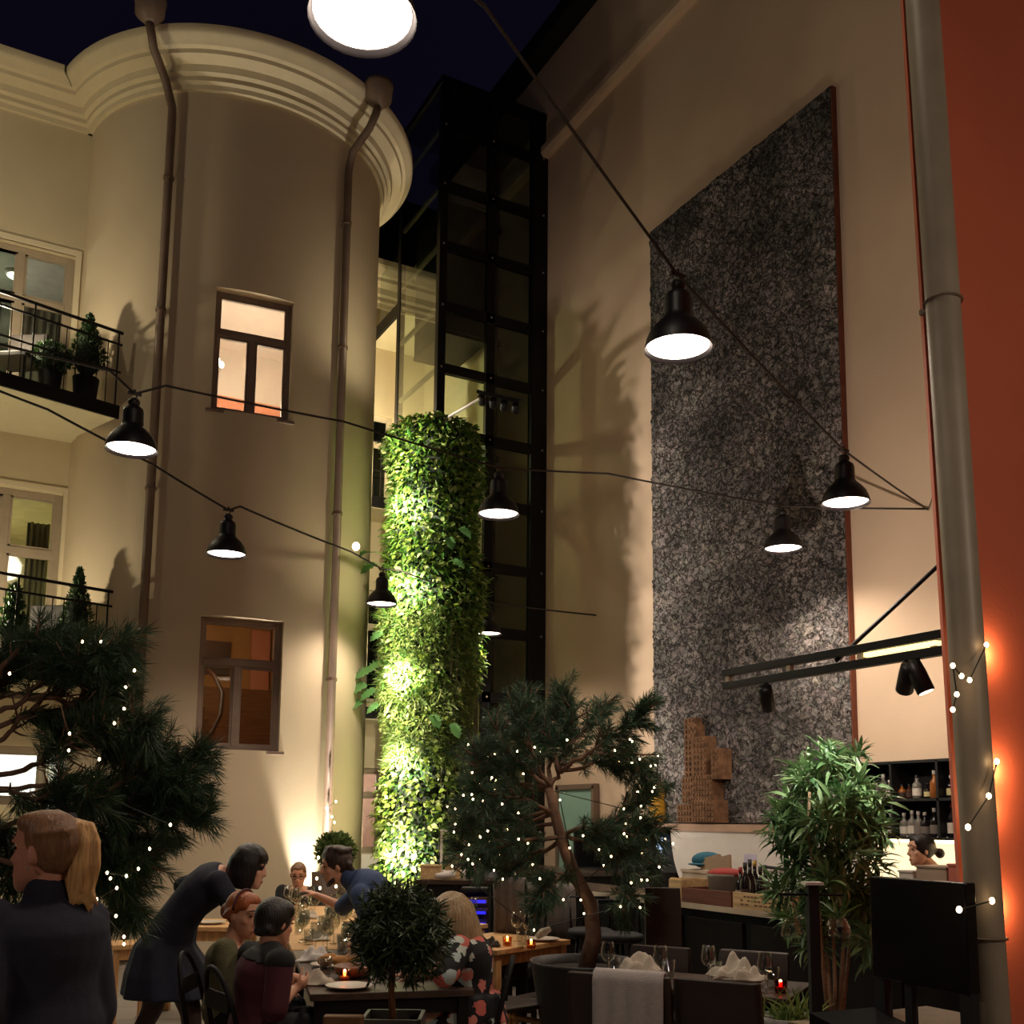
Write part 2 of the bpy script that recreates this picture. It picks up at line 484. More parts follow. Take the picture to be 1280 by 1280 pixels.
# chandelier in the bright room
ch = thing('chandelier', 'small glowing chandelier behind the upper tower window', 'chandelier', (2.72, 13.0, 7.6))
MB().tube([(2.72, 13.0, 8.34), (2.72, 13.0, 7.42)], .008, 6).build('stem', black_m, ch)
for k in range(5):
    a = k * 2 * pi / 5
    p = V((2.72 + .11 * cos(a), 13.0 + .11 * sin(a), 7.36))
    arm_ = MB().tube([(2.72, 13.0, 7.42), (2.72 + .08 * cos(a), 13.0 + .08 * sin(a), 7.28), p], .006, 5).build('arm', black_m, ch)
    MB().ell(p + Z * .03, (.03, .03, .045)).build('bulb', emit('chandelier_bulb', (255, 240, 225), 14), arm_, smooth=True)
# stairs, newel and picture in the stair room
st = thing('staircase', 'wooden stairs with a curved dark handrail behind the lower tower window', 'stairs', (3.6, 14.0, 1.6))
wd_step = wood('stair_wood', (122, 84, 52), axis=0)
for k in range(6):
    MB().span((3.05, 13.3 + k * .24, 1.56), (4.12, 13.56 + k * .24, 2.55 + k * .17)).build('step', wd_step, st)
MB().tube([(2.6, 12.62, 2.45), (2.85, 12.66, 2.6), (2.98, 12.8, 2.85), (3.06, 13.1, 3.15), (3.02, 13.4, 3.4), (2.98, 13.6, 3.5)], .028, 8).build('handrail', wood('rail_wood', (70, 40, 26)), st, smooth=True)
pc = MB().span((3.0, 14.84, 3.62), (3.55, 14.88, 4.1)).build('wall_vent', mat('vent_paint', (92, 72, 58), rough=.5)); solo(pc, 'dark louvred grille on the wall above the tower stairs', 'grille')
struct(MB().span((3.85, 14.83, 1.6), (4.12, 14.88, 4.3)), 'trim_stair', coral)

# ------------------------------------------------------------------ left facade
fx = lambda x, y: on_y(x, y, FY)
h_up = (-2.0, fx(94, 330).x, 6.75, fx(97, 321).z)
h_mid = (-2.0, fx(78, 640).x, 3.35, fx(78, 617).z)
h_g1 = (-2.6, fx(60, 940).x, fx(30, 1006).z, fx(30, 932).z)
h_g2 = (-2.6, fx(112, 860).x, fx(50, 875).z, fx(50, 856).z)
wall_grid([-6, 1.21], [0, T_TOP + .1], [h_up, h_mid, h_g1, h_g2], lambda u, v: V((u, FY, v)), V((0, 1, 0)), .2, 'wall_left_facade', plaster)
def facade_window(n, h, cols, rows, m, label, glass=None, d=.1):
    return window(n, (h[0], FY + d, h[2]), (1, 0, 0), (0, 1, 0), h[1] - h[0], h[3] - h[2], cols, rows, m, fw=.08, bar=.09, sill=False, glass=glass, label=label)
W = h_up[1] - h_up[0]
facade_window(3, h_up, [[1 - .62 / W, 1 - 1.3 / W, 1 - 1.95 / W]] * 2, [.66], frame_w, 'upper balcony window with drawn curtains and a round ceiling lamp')
facade_window(4, h_mid, [[1 - .62 / W, 1 - 1.3 / W, 1 - 1.95 / W]] * 2, [.66], frame_w, 'lower balcony window with a warm room behind it')
facade_window(5, h_g1, [[.8, .55, .3]], [], frame_w, 'bright bluish shop window behind the pine')
facade_window(6, h_g2, [[.8, .6, .4, .2]], [], frame_w, 'bluish transom window strip above the shop window')
trimw = mat('window_surround', (222, 208, 176), rough=.7, var=.03)
for n, h in ((1, h_up), (2, h_mid)):
    struct(MB().span((h[1], FY - .025, h[2]), (h[1] + .07, FY + .02, h[3] + .07)).span((h[0], FY - .025, h[3]), (h[1], FY + .02, h[3] + .07)), 'trim_%d' % n, trimw)
grey_r = mat('room_grey', (150, 146, 134), rough=.8); cream_r = mat('room_cream', (206, 196, 150), rough=.8)
room(3, (-2.6, FY + .22, 5.9), (1.15, FY + 3, 9.2), grey_r, parq, grey_r, 80, (1, .88, .78), (-.2, FY + 1.6, 8.3))
room(4, (-2.6, FY + .22, 2.9), (1.15, FY + 3, 5.7), cream_r, parq, cream_r, 45, (1, .84, .6), (-.1, FY + 1.7, 4.4))
room(5, (-2.9, FY + .22, 1.2), (1.15, FY + 2, 2.88), white_p, parq, white_p, 480, (.68, .82, 1), (-.4, FY + .8, 2.4))
# ceiling lamp and curtains
p = on_y(20, 345, FY + .9)
cl = thing('ceiling_lamp', 'round glowing ceiling lamp behind the upper balcony window', 'lamp', p)
MB().lathe([(.12, 0), (.14, .02), (.14, .05), (.1, .06)], 20, p).build('rim', white_p, cl)
MB().lathe([(.11, -.01), (.11, .0)], 20, p).build('diffuser', emit('ceiling_glow', (255, 245, 232), 7), cl)
MB().tube([p + Z * .06, p + Z * (9.2 - p.z)], .012, 6).build('rod', black_m, cl)
curt = mat('curtain_grey', (176, 164, 154), rough=.9, var=.1, scale=4)
def curtain(x0, x1, y, z0, z1, m, label, amp=.03, k=9):
    n = max(16, int((x1 - x0) * 60)); mb = MB()
    top, bot = [], []
    for i in range(n + 1):
        t = i / n; yy = y + amp * sin(t * k * 2 * pi) + amp * .4 * sin(t * k * 4.7 + 1)
        top.append(V((x0 + (x1 - x0) * t, yy, z1))); bot.append(V((x0 + (x1 - x0) * t, yy * 1, z0)))
    mb.rings([bot, top], cap=False, close=False)
    o = mb.build('curtain', m, smooth=True, fix=False)
    s = o.modifiers.new('solid', 'SOLIDIFY'); s.thickness = .006
    return solo(o, label, 'curtain', None)
curtain(.52, 1.06, FY + .4, 6.0, 8.24, curt, 'grey curtain drawn at the right side of the upper balcony window', k=6)
curtain(-.15, .4, FY + .42, 6.0, 7.6, mat('curtain_pale', (196, 182, 172), rough=.9), 'pale pinkish curtain in the middle of the upper balcony window', k=5)
curtain(.78, 1.04, FY + .4, 3.0, 5.3, mat('curtain_tan', (150, 136, 108), rough=.9), 'tan curtain at the right side of the lower balcony window', k=4)
p = on_y(2, 711, FY + .8)
o = MB().ell(p, (.1, .1, .1)).build('globe_lamp', emit('globe_glow', (255, 236, 200), 10), smooth=True); solo(o, 'glowing round lamp behind the lower balcony window', 'lamp')

# balconies of the left facade: slab, rail, balusters (in plan they run out from the tower)
soffit = mat('balcony_soffit', (214, 204, 170), rough=.85, var=.03)
def balcony(name_lbl, rr, rl, sr, dz_second, dz_low, zslab):
    """rr, rl: pixel of the rail's right and left end; returns z of rail and the slab line"""
    e = on_tower(rr[0], rr[1]); e = e + (e - EYEV) * -.015
    f = on_z(rl[0], rl[1], e.z)
    d = (f - e); d.z = 0; d.normalize(); far = f + d * 1.5
    zs = zslab
    n = V((-d.y, d.x, 0))
    if n.y < 0: n = -n
    s = thing('balcony', name_lbl, 'balcony', (e + far) / 2 * 1.0 - Z * (e.z - zs))
    s['kind'] = 'structure'
    a, b = V((e.x, e.y, 0)), V((far.x, far.y, 0))
    poly = [a, b, V((b.x, FY, 0)), V((1.2, FY, 0)), V((1.22, 13.5, 0))]
    MB().prism([q + Z * (zs - .1) for q in poly], Z * .1).build('slab', soffit, s)
    MB().bar(a + Z * (zs - .05) - n * .015, b + Z * (zs - .05) - n * .015, .03, .16).build('slab_edge', black_m, s)
    L = (b - a).length
    for z, r in ((e.z, .019), (e.z - dz_second, .014), (zs + dz_low, .012)):
        MB().tube([a + Z * z, b + Z * z], r, 6).build('rail', black_m, s)
    k = int(L / .125)
    for i in range(k + 1):
        p = a + (b - a) * ((i + .4) / (k + 1))
        MB().tube([p + Z * zs, p + Z * (e.z - (0 if i % 8 == 0 else dz_second))], .011 if i % 8 == 0 else .006, 5).build('baluster', black_m, s)
    return e, f, d, n, zs
B1 = balcony('upper left balcony with thin black railing beside the round tower', (154, 417), (0, 364), None, .15, .45, on_tower(150, 520).z + .02)
B2 = balcony('lower left balcony with thin black railing behind the big pine', (141, 740), (0, 716), None, .17, .12, on_tower(141, 740).z - 1.02)

# ------------------------------------------------------------------ drain pipes of the tower
def drain(name_lbl, pix, hop, m, r=.052):
    """pix: (x, y) along the straight lower pipe, hop: pixels of the bends up to the hopper"""
    pts = [on_tower(x, y, TR + .09) for x, y in pix]
    ang = sum(math.atan2(q.x - TC.x, TC.y - q.y) for q in pts) / len(pts)
    top = pts[0].z
    t = thing('drain_pipe', name_lbl, 'pipe', tw(ang, 0, TR + .09))
    up = [on_tower(x, y, TR + rr) for x, y, rr in hop]
    path = [tw(ang, 0.02, TR + .09), tw(ang, top - .08, TR + .09), tw(ang, top, TR + .1)] + up
    MB().tube(path, r, 12).build('pipe', m, t, smooth=True)
    h = up[-1]
    MB().lathe([(r * 1.2, -.06), (.09, -.02), (.17, .05), (.18, .2), (.19, .22), (.19, .27), (.17, .28)], 20, h).build('hopper', m, t, smooth=True)
    for z in (1.2, 3.3, 5.4, 7.6, 9.3):
        MB().lathe([(r + .001, -.02), (r + .012, -.02), (r + .012, .02), (r + .001, .02)], 12, tw(ang, z, TR + .09)).bar(tw(ang, z, TR), tw(ang, z, TR + .08), .02).build('clamp', m, t)
    return ang
PA = drain('brown drain pipe left of the tower windows, hopper above the cornice', [(210, 135), (196, 500), (180, 840)], [(207, 100, .16), (192, 60, .5), (188, 34, .56), (187, 24, .56)], pipe_br)
PB = drain('brown drain pipe right of the tower windows, hopper beside the sky', [(434, 208), (426, 500), (418, 840)], [(441, 190, .16), (462, 160, .48), (470, 142, .56), (473, 130, .56)], pipe_br)

# ------------------------------------------------------------------ right wall, its band and cornice
RX = 8.0
holes_r = [(8.55 + 1.15, 11.0, .9, 1.52)]
wall_grid([-3, 2, 5, 8, 11, 14, 17.5], [0, 3, 6, 9, 12.36], [], lambda u, v: V((RX, u, v)), V((1, 0, 0)), .3, 'wall_right', plaster_r)
struct(MB().rings([[V((RX - a, y, z)) for y in (-3, 6, 17.5)] for a, z in ((0, 12.3), (.1, 12.3), (.14, 12.36), (.14, 12.46), (.1, 12.5), (.04, 12.52), (.04, 14.0), (-.3, 14.0))], cap=False, close=False), 'trim_band', plaster_r, fix=False)
struct(MB().span((RX - .35, -3, 14.02), (RX + .2, 17.5, 14.3)), 'roof_beam', dark_roof)

# ------------------------------------------------------------------ back wing beyond the lift
BY = 16.5
def bk(x, y): return on_y(x, y, BY)
b_h = [(bk(447, 520).x - .5, bk(492, 530).x, bk(470, 632).z, bk(470, 517).z), (bk(440, 735).x - .5, bk(484, 740).x, bk(470, 880).z, bk(470, 738).z), (bk(438, 960).x - .4, bk(480, 960).x, bk(460, 1066).z, bk(460, 960).z)]
b_h = [tuple(min(max(q, -9), 9) for q in h) for h in b_h]
wall_grid([4.6, 7.2], [0, 11.2], b_h, lambda u, v: V((u, BY, v)), V((0, 1, 0)), .18, 'wall_back', plaster)
wall_grid([14.0, BY], [0, 11.2], [], lambda u, v: V((7.2, u, v)), V((1, 0, 0)), .1, 'wall_back_side', plaster)
struct(MB().rings([[V((x, BY - r, 10.62 + z)) for x in (4.6, 7.2 - r)] + [V((7.2 - r, 13.9, 10.62 + z))] for r, z in prof], cap=False, close=False), 'trim_cornice_back', cornice_m, fix=False)
struct(MB().span((4.4, BY + .1, 11.35), (7.6, BY + 2.2, 12.9)), 'roof_back', dark_roof)
wh = mat('window_paint_pale', (196, 184, 158), rough=.5)
for i, (h, lb) in enumerate(zip(b_h, ('top back window behind the green column', 'middle back window behind the green column', 'bright pinkish ground window behind the green column'))):
    window(7 + i, (h[0], BY + .08, h[2]), (1, 0, 0), (0, 1, 0), h[1] - h[0], h[3] - h[2], [[.42]], [.68], wh if i < 2 else frame_w, fw=.07, bar=.06, sill=False, label=lb)
dk = mat('dark_room', (38, 40, 36), rough=.8)
room(7, (5.2, BY + .2, 7.0), (7.15, BY + 1.6, 9.2), dk, dk, dk)
room(8, (5.2, BY + .2, 3.6), (7.15, BY + 1.6, 5.8), dk, dk, dk)
room(9, (5.2, BY + .2, .6), (7.15, BY + 1.6, 2.7), mat('room_pink', (240, 214, 204), rough=.8), parq, pale, 26, (1, .82, .74), (6.2, BY + .8, 2.2))
for z, lb in ((bk(465, 645).z, 'dark edged walkway slab under the top back window'), (bk(465, 898).z, 'dark edged walkway slab under the middle back window')):
    s = thing('walkway', lb, 'balcony', (5.9, BY - .4, z)); s['kind'] = 'structure'
    MB().span((4.9, BY - .75, z - .1), (7.15, BY, z)).build('slab', soffit, s)
    MB().span((4.9, BY - .8, z - .08), (7.15, BY - .75, z + .1)).build('slab_edge', black_m, s)
    for zz in (z + .55, z + 1.05):
        MB().tube([(4.9, BY - .77, zz), (7.15, BY - .77, zz)], .014, 6).build('rail', black_m, s)
    for i in range(16):
        x = 4.95 + i * .145
        MB().tube([(x, BY - .77, z), (x, BY - .77, z + 1.05)], .007, 5).build('baluster', black_m, s)
# top walkway that runs from the lift to the back wall
s = thing('walkway', 'cream walkway under the top cornice leading to the lift shaft', 'balcony', (6.7, 15.8, 9.9)); s['kind'] = 'structure'
MB().span((6.15, 15.05, 9.88), (7.2, BY, 9.98)).build('slab', soffit, s)
MB().span((6.1, 15.05, 9.86), (6.15, BY, 10.06)).build('slab_edge', black_m, s)
MB().span((6.12, 15.06, 10.06), (6.14, BY - .5, 10.95)).build('glass_panel', shaft_g, s)

# ------------------------------------------------------------------ lift shaft of steel and glass
LX0, LX1, LY0, LY1, LZ = 6.1, 7.86, 13.5, 15.05, 12.95
lf = thing('lift_shaft', 'tall black steel and glass lift shaft between tower and right wall', 'lift shaft', ((LX0 + LX1) / 2, (LY0 + LY1) / 2, 0))
for x, y, wx in ((LX0, LY0, .13), (LX1 - .14, LY0, .31), (LX0, LY1, .1), (LX1 - .05, LY1, .12)):
    MB().span((x, y, 0), (x + wx, y + .12, LZ)).build('post', black_m, lf, bevel=.008)
MB().span((6.93, LY0 + .02, 0), (7.07, LY0 + .1, LZ)).build('mullion', black_m, lf)
LS = .985
zz = 8.33 - LS * 8
lv = []
while zz < LZ:
    lv.append(zz); zz += LS
for z in lv:
    if z < .1: continue
    MB().span((LX0 + .13, LY0 + .02, z - .075), (LX1 - .05, LY0 + .1, z + .075)).build('front_rail', black_m, lf)
    MB().span((LX0 + .02, LY0 + .12, z - .03), (LX0 + .07, LY1, z + .03)).build('side_rail', zinc, lf)
MB().span((LX0 - .02, LY0 - .02, LZ), (LX1 + .1, LY1 + .12, LZ + .12)).build('roof_cap', black_m, lf)
gf, gs = MB(), MB()
MB().span((LX0 + .14, LY0 + .055, .05), (6.92, LY0 + .065, LZ)).span((7.08, LY0 + .055, .05), (LX1 - .06, LY0 + .065, LZ)).build('front_glass', shaft_g, lf)
MB().span((LX0 + .01, LY0 + .13, .05), (LX0 + .018, LY1, LZ)).build('side_glass', shaft_g, lf)
MB().span((LX0 + .14, LY1 + .04, 0), (LX1, LY1 + .06, 1.2)).build('back_panel', matte_blk, lf)
MB().span((6.98, LY1 - .1, .1), (LX1, LY1 - .05, 6.6)).build('door_panel', mat('lift_door', (52, 40, 34), rough=.6, var=.1), lf)
MB().span((7.38, LY1 - .13, .1), (7.41, LY1 - .1, 6.6)).span((7.0, LY1 - .13, .1), (7.03, LY1 - .1, 6.6)).build('door_trim', black_m, lf)
bolt = MB()
for z in lv:
    for x in (LX0 + .065, 7.0, LX1 + .06):
        MB().ell((x, LY0 - .002, z), (.018, .014, .018), nu=8, nv=5).build('bolt', zinc, lf, smooth=True)
cb = thing('lift_car', 'black lift car stopped high inside the glass shaft', 'lift', (6.6, 14.3, 9.0))
MB().span((6.3, 13.75, 9.05), (7.05, 14.9, 11.2)).build('cabin', matte_blk, cb, bevel=.03)
MB().span((6.3, 13.74, 9.0), (7.05, 14.9, 9.05)).build('sill', black_m, cb)
gr = thing('lift_rail', 'slim vertical guide rail inside the glass shaft', 'rail', (7.5, 14.4, 0))
MB().span((7.46, 14.3, 0), (7.52, 14.36, LZ)).build('profile', black_m, gr)
for z in lv[1::2]:
    MB().span((7.4, 14.28, z), (7.58, 14.38, z + .08)).build('bracket', black_m, gr)

# ------------------------------------------------------------------ terracotta corner and its zinc rain pipe
TY = 2.55
c0, c1 = on_y(1129, 5, TY), on_y(1211, 1279, TY)
sl = (c0.x - c1.x) / (c0.z - c1.z)
cx = lambda z: c1.x + sl * (z - c1.z)
mb = MB().prism([(cx(0), TY, 0), (7.9, TY, 0), (7.9, TY, 7), (cx(7), TY, 7)], (.30, .25, 0))
struct(mb, 'wall_terracotta', terra)
pz0, pz1 = on_y(1240, 1279, TY - .1), on_y(1153, 5, TY - .1)
sp = (pz1.x - pz0.x) / (pz1.z - pz0.z)
px_ = lambda z: pz0.x + sp * (z - pz0.z)
rp = thing('rain_pipe', 'thick grey zinc rain pipe on the terracotta wall', 'pipe', (px_(0), TY - .1, 0))
MB().tube([(px_(z), TY - .1, z) for z in (0.01, 1, 2, 3, 4, 5, 6.5)], .062, 24).build('pipe', zinc, rp, smooth=True)
for y_ in (382, 1175):
    q = on_y(1190, y_, TY - .1)
    MB().tube([(px_(q.z) + .068 * cos(a), TY - .1 + .068 * sin(a), q.z) for a in [k * pi / 12 for k in range(25)]], .0045, 5).bar((px_(q.z), TY - .03, q.z), (px_(q.z), TY, q.z), .02).build('clamp', pipe_br, rp)
# ================================================================== stone panel, relief, ledge
def stone_mat():
    m, nt, b = base_mat('cracked_bark_stone')
    tc = N(nt, 'ShaderNodeTexCoord')
    nz = N(nt, 'ShaderNodeTexNoise'); nz.inputs['Scale'].default_value = 6; nz.inputs['Detail'].default_value = 8; nz.inputs['Roughness'].default_value = .7
    nt.links.new(tc.outputs['Object'], nz.inputs['Vector'])
    mixv = N(nt, 'ShaderNodeMixRGB'); mixv.inputs[0].default_value = .3
    nt.links.new(tc.outputs['Object'], mixv.inputs[1]); nt.links.new(nz.outputs['Color'], mixv.inputs[2])
    vo = N(nt, 'ShaderNodeTexVoronoi', feature='DISTANCE_TO_EDGE'); vo.inputs['Scale'].default_value = 13
    nt.links.new(mixv.outputs[0], vo.inputs['Vector'])
    v2 = N(nt, 'ShaderNodeTexVoronoi'); v2.inputs['Scale'].default_value = 13
    nt.links.new(mixv.outputs[0], v2.inputs['Vector'])
    cr = N(nt, 'ShaderNodeValToRGB'); e = cr.color_ramp.elements
    e[0].position, e[0].color = .0, lin((44, 38, 37)); e[1].position, e[1].color = .085, (1, 1, 1, 1)
    nt.links.new(vo.outputs['Distance'], cr.inputs[0])
    big = N(nt, 'ShaderNodeTexNoise'); big.inputs['Scale'].default_value = 1.1; big.inputs['Detail'].default_value = 8
    nt.links.new(tc.outputs['Object'], big.inputs['Vector'])
    c2 = N(nt, 'ShaderNodeValToRGB'); c2.color_ramp.elements[0].position, c2.color_ramp.elements[1].position = .36, .66
    c2.color_ramp.elements[0].color, c2.color_ramp.elements[1].color = lin((112, 98, 92)), lin((192, 172, 162))
    nt.links.new(big.outputs['Fac'], c2.inputs[0])
    hv = N(nt, 'ShaderNodeMixRGB', blend_type='MULTIPLY'); hv.inputs[0].default_value = .3
    nt.links.new(c2.outputs[0], hv.inputs[1]); nt.links.new(v2.outputs['Color'], hv.inputs[2])
    hs = N(nt, 'ShaderNodeHueSaturation'); hs.inputs['Saturation'].default_value = .35; hs.inputs['Value'].default_value = 1.1
    nt.links.new(hv.outputs[0], hs.inputs['Color'])
    mx = N(nt, 'ShaderNodeMixRGB', blend_type='MULTIPLY'); mx.inputs[0].default_value = 1
    nt.links.new(hs.outputs[0], mx.inputs[1]); nt.links.new(cr.outputs[0], mx.inputs[2])
    nt.links.new(mx.outputs[0], b.inputs['Base Color'])
    fine = N(nt, 'ShaderNodeTexNoise'); fine.inputs['Scale'].default_value = 38; fine.inputs['Detail'].default_value = 6
    nt.links.new(tc.outputs['Object'], fine.inputs['Vector'])
    gr_ = N(nt, 'ShaderNodeTexNoise'); gr_.inputs['Scale'].default_value = 15; gr_.inputs['Detail'].default_value = 8; gr_.inputs['Roughness'].default_value = .75
    nt.links.new(tc.outputs['Object'], gr_.inputs['Vector'])
    cg = N(nt, 'ShaderNodeValToRGB'); cg.color_ramp.elements[0].position, cg.color_ramp.elements[1].position = .36, .62
    cg.color_ramp.elements[0].color, cg.color_ramp.elements[1].color = (.3, .28, .27, 1), (1.0, .98, .95, 1)
    nt.links.new(gr_.outputs['Fac'], cg.inputs[0])
    m3 = N(nt, 'ShaderNodeMixRGB', blend_type='MULTIPLY'); m3.inputs[0].default_value = 1
    nt.links.new(mx.outputs[0], m3.inputs[1]); nt.links.new(cg.outputs[0], m3.inputs[2]); nt.links.new(m3.outputs[0], b.inputs['Base Color'])
    ad = N(nt, 'ShaderNodeMath', operation='ADD'); nt.links.new(cr.outputs[0], ad.inputs[0]); nt.links.new(fine.outputs['Fac'], ad.inputs[1])
    bp = N(nt, 'ShaderNodeBump'); bp.inputs['Strength'].default_value = 1; bp.inputs['Distance'].default_value = .04
    nt.links.new(ad.outputs[0], bp.inputs['Height']); nt.links.new(bp.outputs[0], b.inputs['Normal'])
    b.inputs['Roughness'].default_value = .9
    return m
from mathutils import noise as mnoise
PY0, PY1, PZ0, PZ1 = 7.40, 10.66, 1.60, 9.52
pn = thing('stone_panel', 'huge tall panel of cracked grey brown stone bark on the right wall', 'wall panel', (RX, (PY0 + PY1) / 2, PZ0))
ny, nz_ = 96, 232
g = []
for j in range(nz_ + 1):
    for i in range(ny + 1):
        y, z = PY0 + (PY1 - PY0) * i / ny, PZ0 + (PZ1 - PZ0) * j / nz_
        d = mnoise.voronoi(V((y * 11, z * 11, .3)))[0]
        h = .045 * min(1, (d[1] - d[0]) * 2.2) + .02 * mnoise.noise(V((y * 3, z * 3, 2)))
        if i in (0, ny) or j in (0, nz_): h = .0
        g.append((7.925 - h - pn.location.x, y - pn.location.y, z - pn.location.z))
q = np.array([[j * (ny + 1) + i, j * (ny + 1) + i + 1, (j + 1) * (ny + 1) + i + 1, (j + 1) * (ny + 1) + i] for j in range(nz_) for i in range(ny)])
raw_mesh('bark_face', np.array(g), q[:, ::-1], stone_mat(), pn)
rust = mat('rusty_edge', (112, 60, 40), rough=.7, var=.2)
MB().span((7.93, PY0 - .012, PZ0), (RX, PY0, PZ1)).build('edge_strip', rust, pn)
MB().span((7.93, PY0, PZ0 - .01), (RX, PY1, PZ1)).build('backing', matte_blk, pn)

# relief of a block tower city on the panel
corkw = mat('carved_wood', (112, 80, 54), rough=.85, var=.4, scale=14, bump=.6, bscale=40)
rl = thing('carved_relief', 'brown carved wooden block towers standing at the foot of the stone panel', 'sculpture', on_x(880, 1029, 7.8))
def rblock(x0, y0, x1, y1, dep, front=7.86):
    a, b = on_x(x0, y1, front - dep), on_x(x1, y0, front - dep)
    zb, zt, ya, yb = max(a.z, PZ0), b.z, a.y, b.y
    mb = MB().span((front - dep, yb, zb), (front + .03, ya, zt))
    # carved storeys: raised window blocks in rows
    nr, nc = max(2, int((zt - zb) / .062)), max(2, int(abs(ya - yb) / .05))
    for r in range(nr):
        for c in range(nc):
            zc, yc = zb + (r + .5) * (zt - zb) / nr, yb + (c + .5) * (ya - yb) / nc
            mb.box((front - dep - .008, yc, zc), (.022, .03, .036))
    mb.build('block', corkw, rl)
for a in ((847, 1005, 868, 1030, .14), (865, 1000, 893, 1030, .17), (853, 970, 880, 1004, .12), (866, 968, 890, 1003, .14), (866, 920, 882, 972, .13), (856, 897, 868, 972, .09), (889, 935, 898, 974, .16), (862, 905, 870, 925, .1)):
    rblock(*a)
ye = mat('yellow_glaze', (214, 160, 44), rough=.4, var=.1)
yb_ = on_x(822, 1027, 7.86)
yv = thing('yellow_lantern', 'yellow cylindrical lantern on the ledge left of the stone panel', 'lantern', yb_)
hz = on_x(822, 978, 7.86).z - yb_.z
MB().lathe([(.09, 0), (.1, .02), (.1, hz - .05), (.07, hz)], 18, yb_).build('body', ye, yv, smooth=True)
MB().tube([yb_ + V((0, -.07, hz)), yb_ + V((0, -.06, hz + .1)), yb_ + V((0, .06, hz + .1)), yb_ + V((0, .07, hz))], .006, 5).build('handle', black_m, yv)

ledge_m = mat('ledge_plaster', (172, 142, 120), rough=.85, var=.1)
struct(MB().span((7.72, 7.1, 1.5), (RX, 11.3, 1.585)), 'trim_ledge', ledge_m)
# arched screen wall under the ledge and the dark recess left of it
arch = [V((7.74, 4.0, .6)), V((7.74, 4.0, 1.5)), V((7.74, 10.1, 1.5))]
for k in range(1, 9):
    a = k / 8 * pi / 2
    arch.append(V((7.74, 10.1 - .75 * (1 - cos(a)) , 1.5 - .9 * sin(a))))
struct(MB().prism(arch, (.22, 0, 0)), 'wall_arch', white_p)
nb = thing('back_bar_cabinet', 'black open cabinet recess left of the arch', 'cabinet', (7.8, 11.0, 0))
MB().span((7.5, 10.2, 0), (7.95, 11.9, .88)).build('base', matte_blk, nb)
MB().span((7.5, 10.2, .9), (7.95, 11.9, 1.0)).span((7.9, 10.2, .9), (7.95, 11.9, 1.5)).span((7.5, 11.86, .9), (7.95, 11.9, 1.5)).span((7.5, 10.2, 1.46), (7.95, 11.9, 1.5)).build('body', matte_blk, nb)
sc = on_x(824, 1056, 7.85)
MB().box(sc, (.02, .12, .19)).build('screen_part', emit('screen_blue', (190, 215, 255), 1.6), nb)

# teal lit door far back on the right wall
d0, d1 = on_x(744, 1085, 7.97), on_x(702, 985, 7.97)
dt = thing('door_1', 'pale teal lit door leaf behind the central pine', None, (7.97, (d0.y + d1.y) / 2, 0)); dt['kind'] = 'structure'
teal = mat('teal_paint', (150, 190, 176), rough=.6, var=.04)
MB().span((7.93, d0.y, 0), (RX, d1.y, 2.05)).build('leaf', teal, dt)
MB().span((7.9, d0.y - .06, 0), (RX, d0.y, 2.1)).span((7.9, d1.y, 0), (RX, d1.y + .06, 2.1)).span((7.9, d0.y - .06, 2.05), (RX, d1.y + .06, 2.12)).build('door_frame', frame_d, dt)
MB().tube([(7.93, d0.y + .09, 1.0), (7.88, d0.y + .09, 1.0), (7.88, d0.y + .2, 1.0)], .011, 6).build('handle', zinc, dt)

# ================================================================== bar
bar_blk = mat('bar_front', (11, 9, 8), rough=.6, spec=.2, var=.3, scale=3)
bar_top = mat('bar_top', (52, 40, 34), rough=.25, var=.2)
strip_m = mat('bar_edge_metal', (190, 176, 158), rough=.35, metal=.5)
BX0, BX1, BYN, BYF, BZ = 5.0, 5.7, 3.6, 9.2, 1.0
bc = thing('bar_counter', 'long dark bar counter with pale metal edge strip below the bottle shelf', 'bar', (5.35, 6.4, 0))
MB().span((BX0 + .06, BYN, 0), (BX1, BYF, BZ - .03)).build('body', bar_blk, bc)
MB().span((BX0, BYN, BZ - .03), (BX1 + .05, BYF, BZ)).build('worktop', bar_top, bc, bevel=.005)
MB().span((BX0 - .012, BYN, BZ - .035), (BX0, BYF, BZ + .005)).build('edge_strip', strip_m, bc)
for k in range(8):
    y = BYN + .1 + k * .69
    MB().span((BX0 + .04, y, .1), (BX0 + .06, y + .6, BZ - .1)).build('front_panel', mat('bar_panel', (17, 12, 10), rough=.6, spec=.2, var=.3, scale=4, stretch=(4, 4, .6)), bc, bevel=.006)
# farther bar that runs on behind the pine
bf = thing('back_counter', 'dark back counter behind the central pine with bottles on top', 'counter', (6.3, 10.4, 0))
MB().span((5.9, 9.5, 0), (6.6, 11.6, 1.02)).build('body', bar_blk, bf)
MB().span((5.86, 9.46, 1.02), (6.64, 11.64, 1.06)).build('worktop', bar_top, bf)

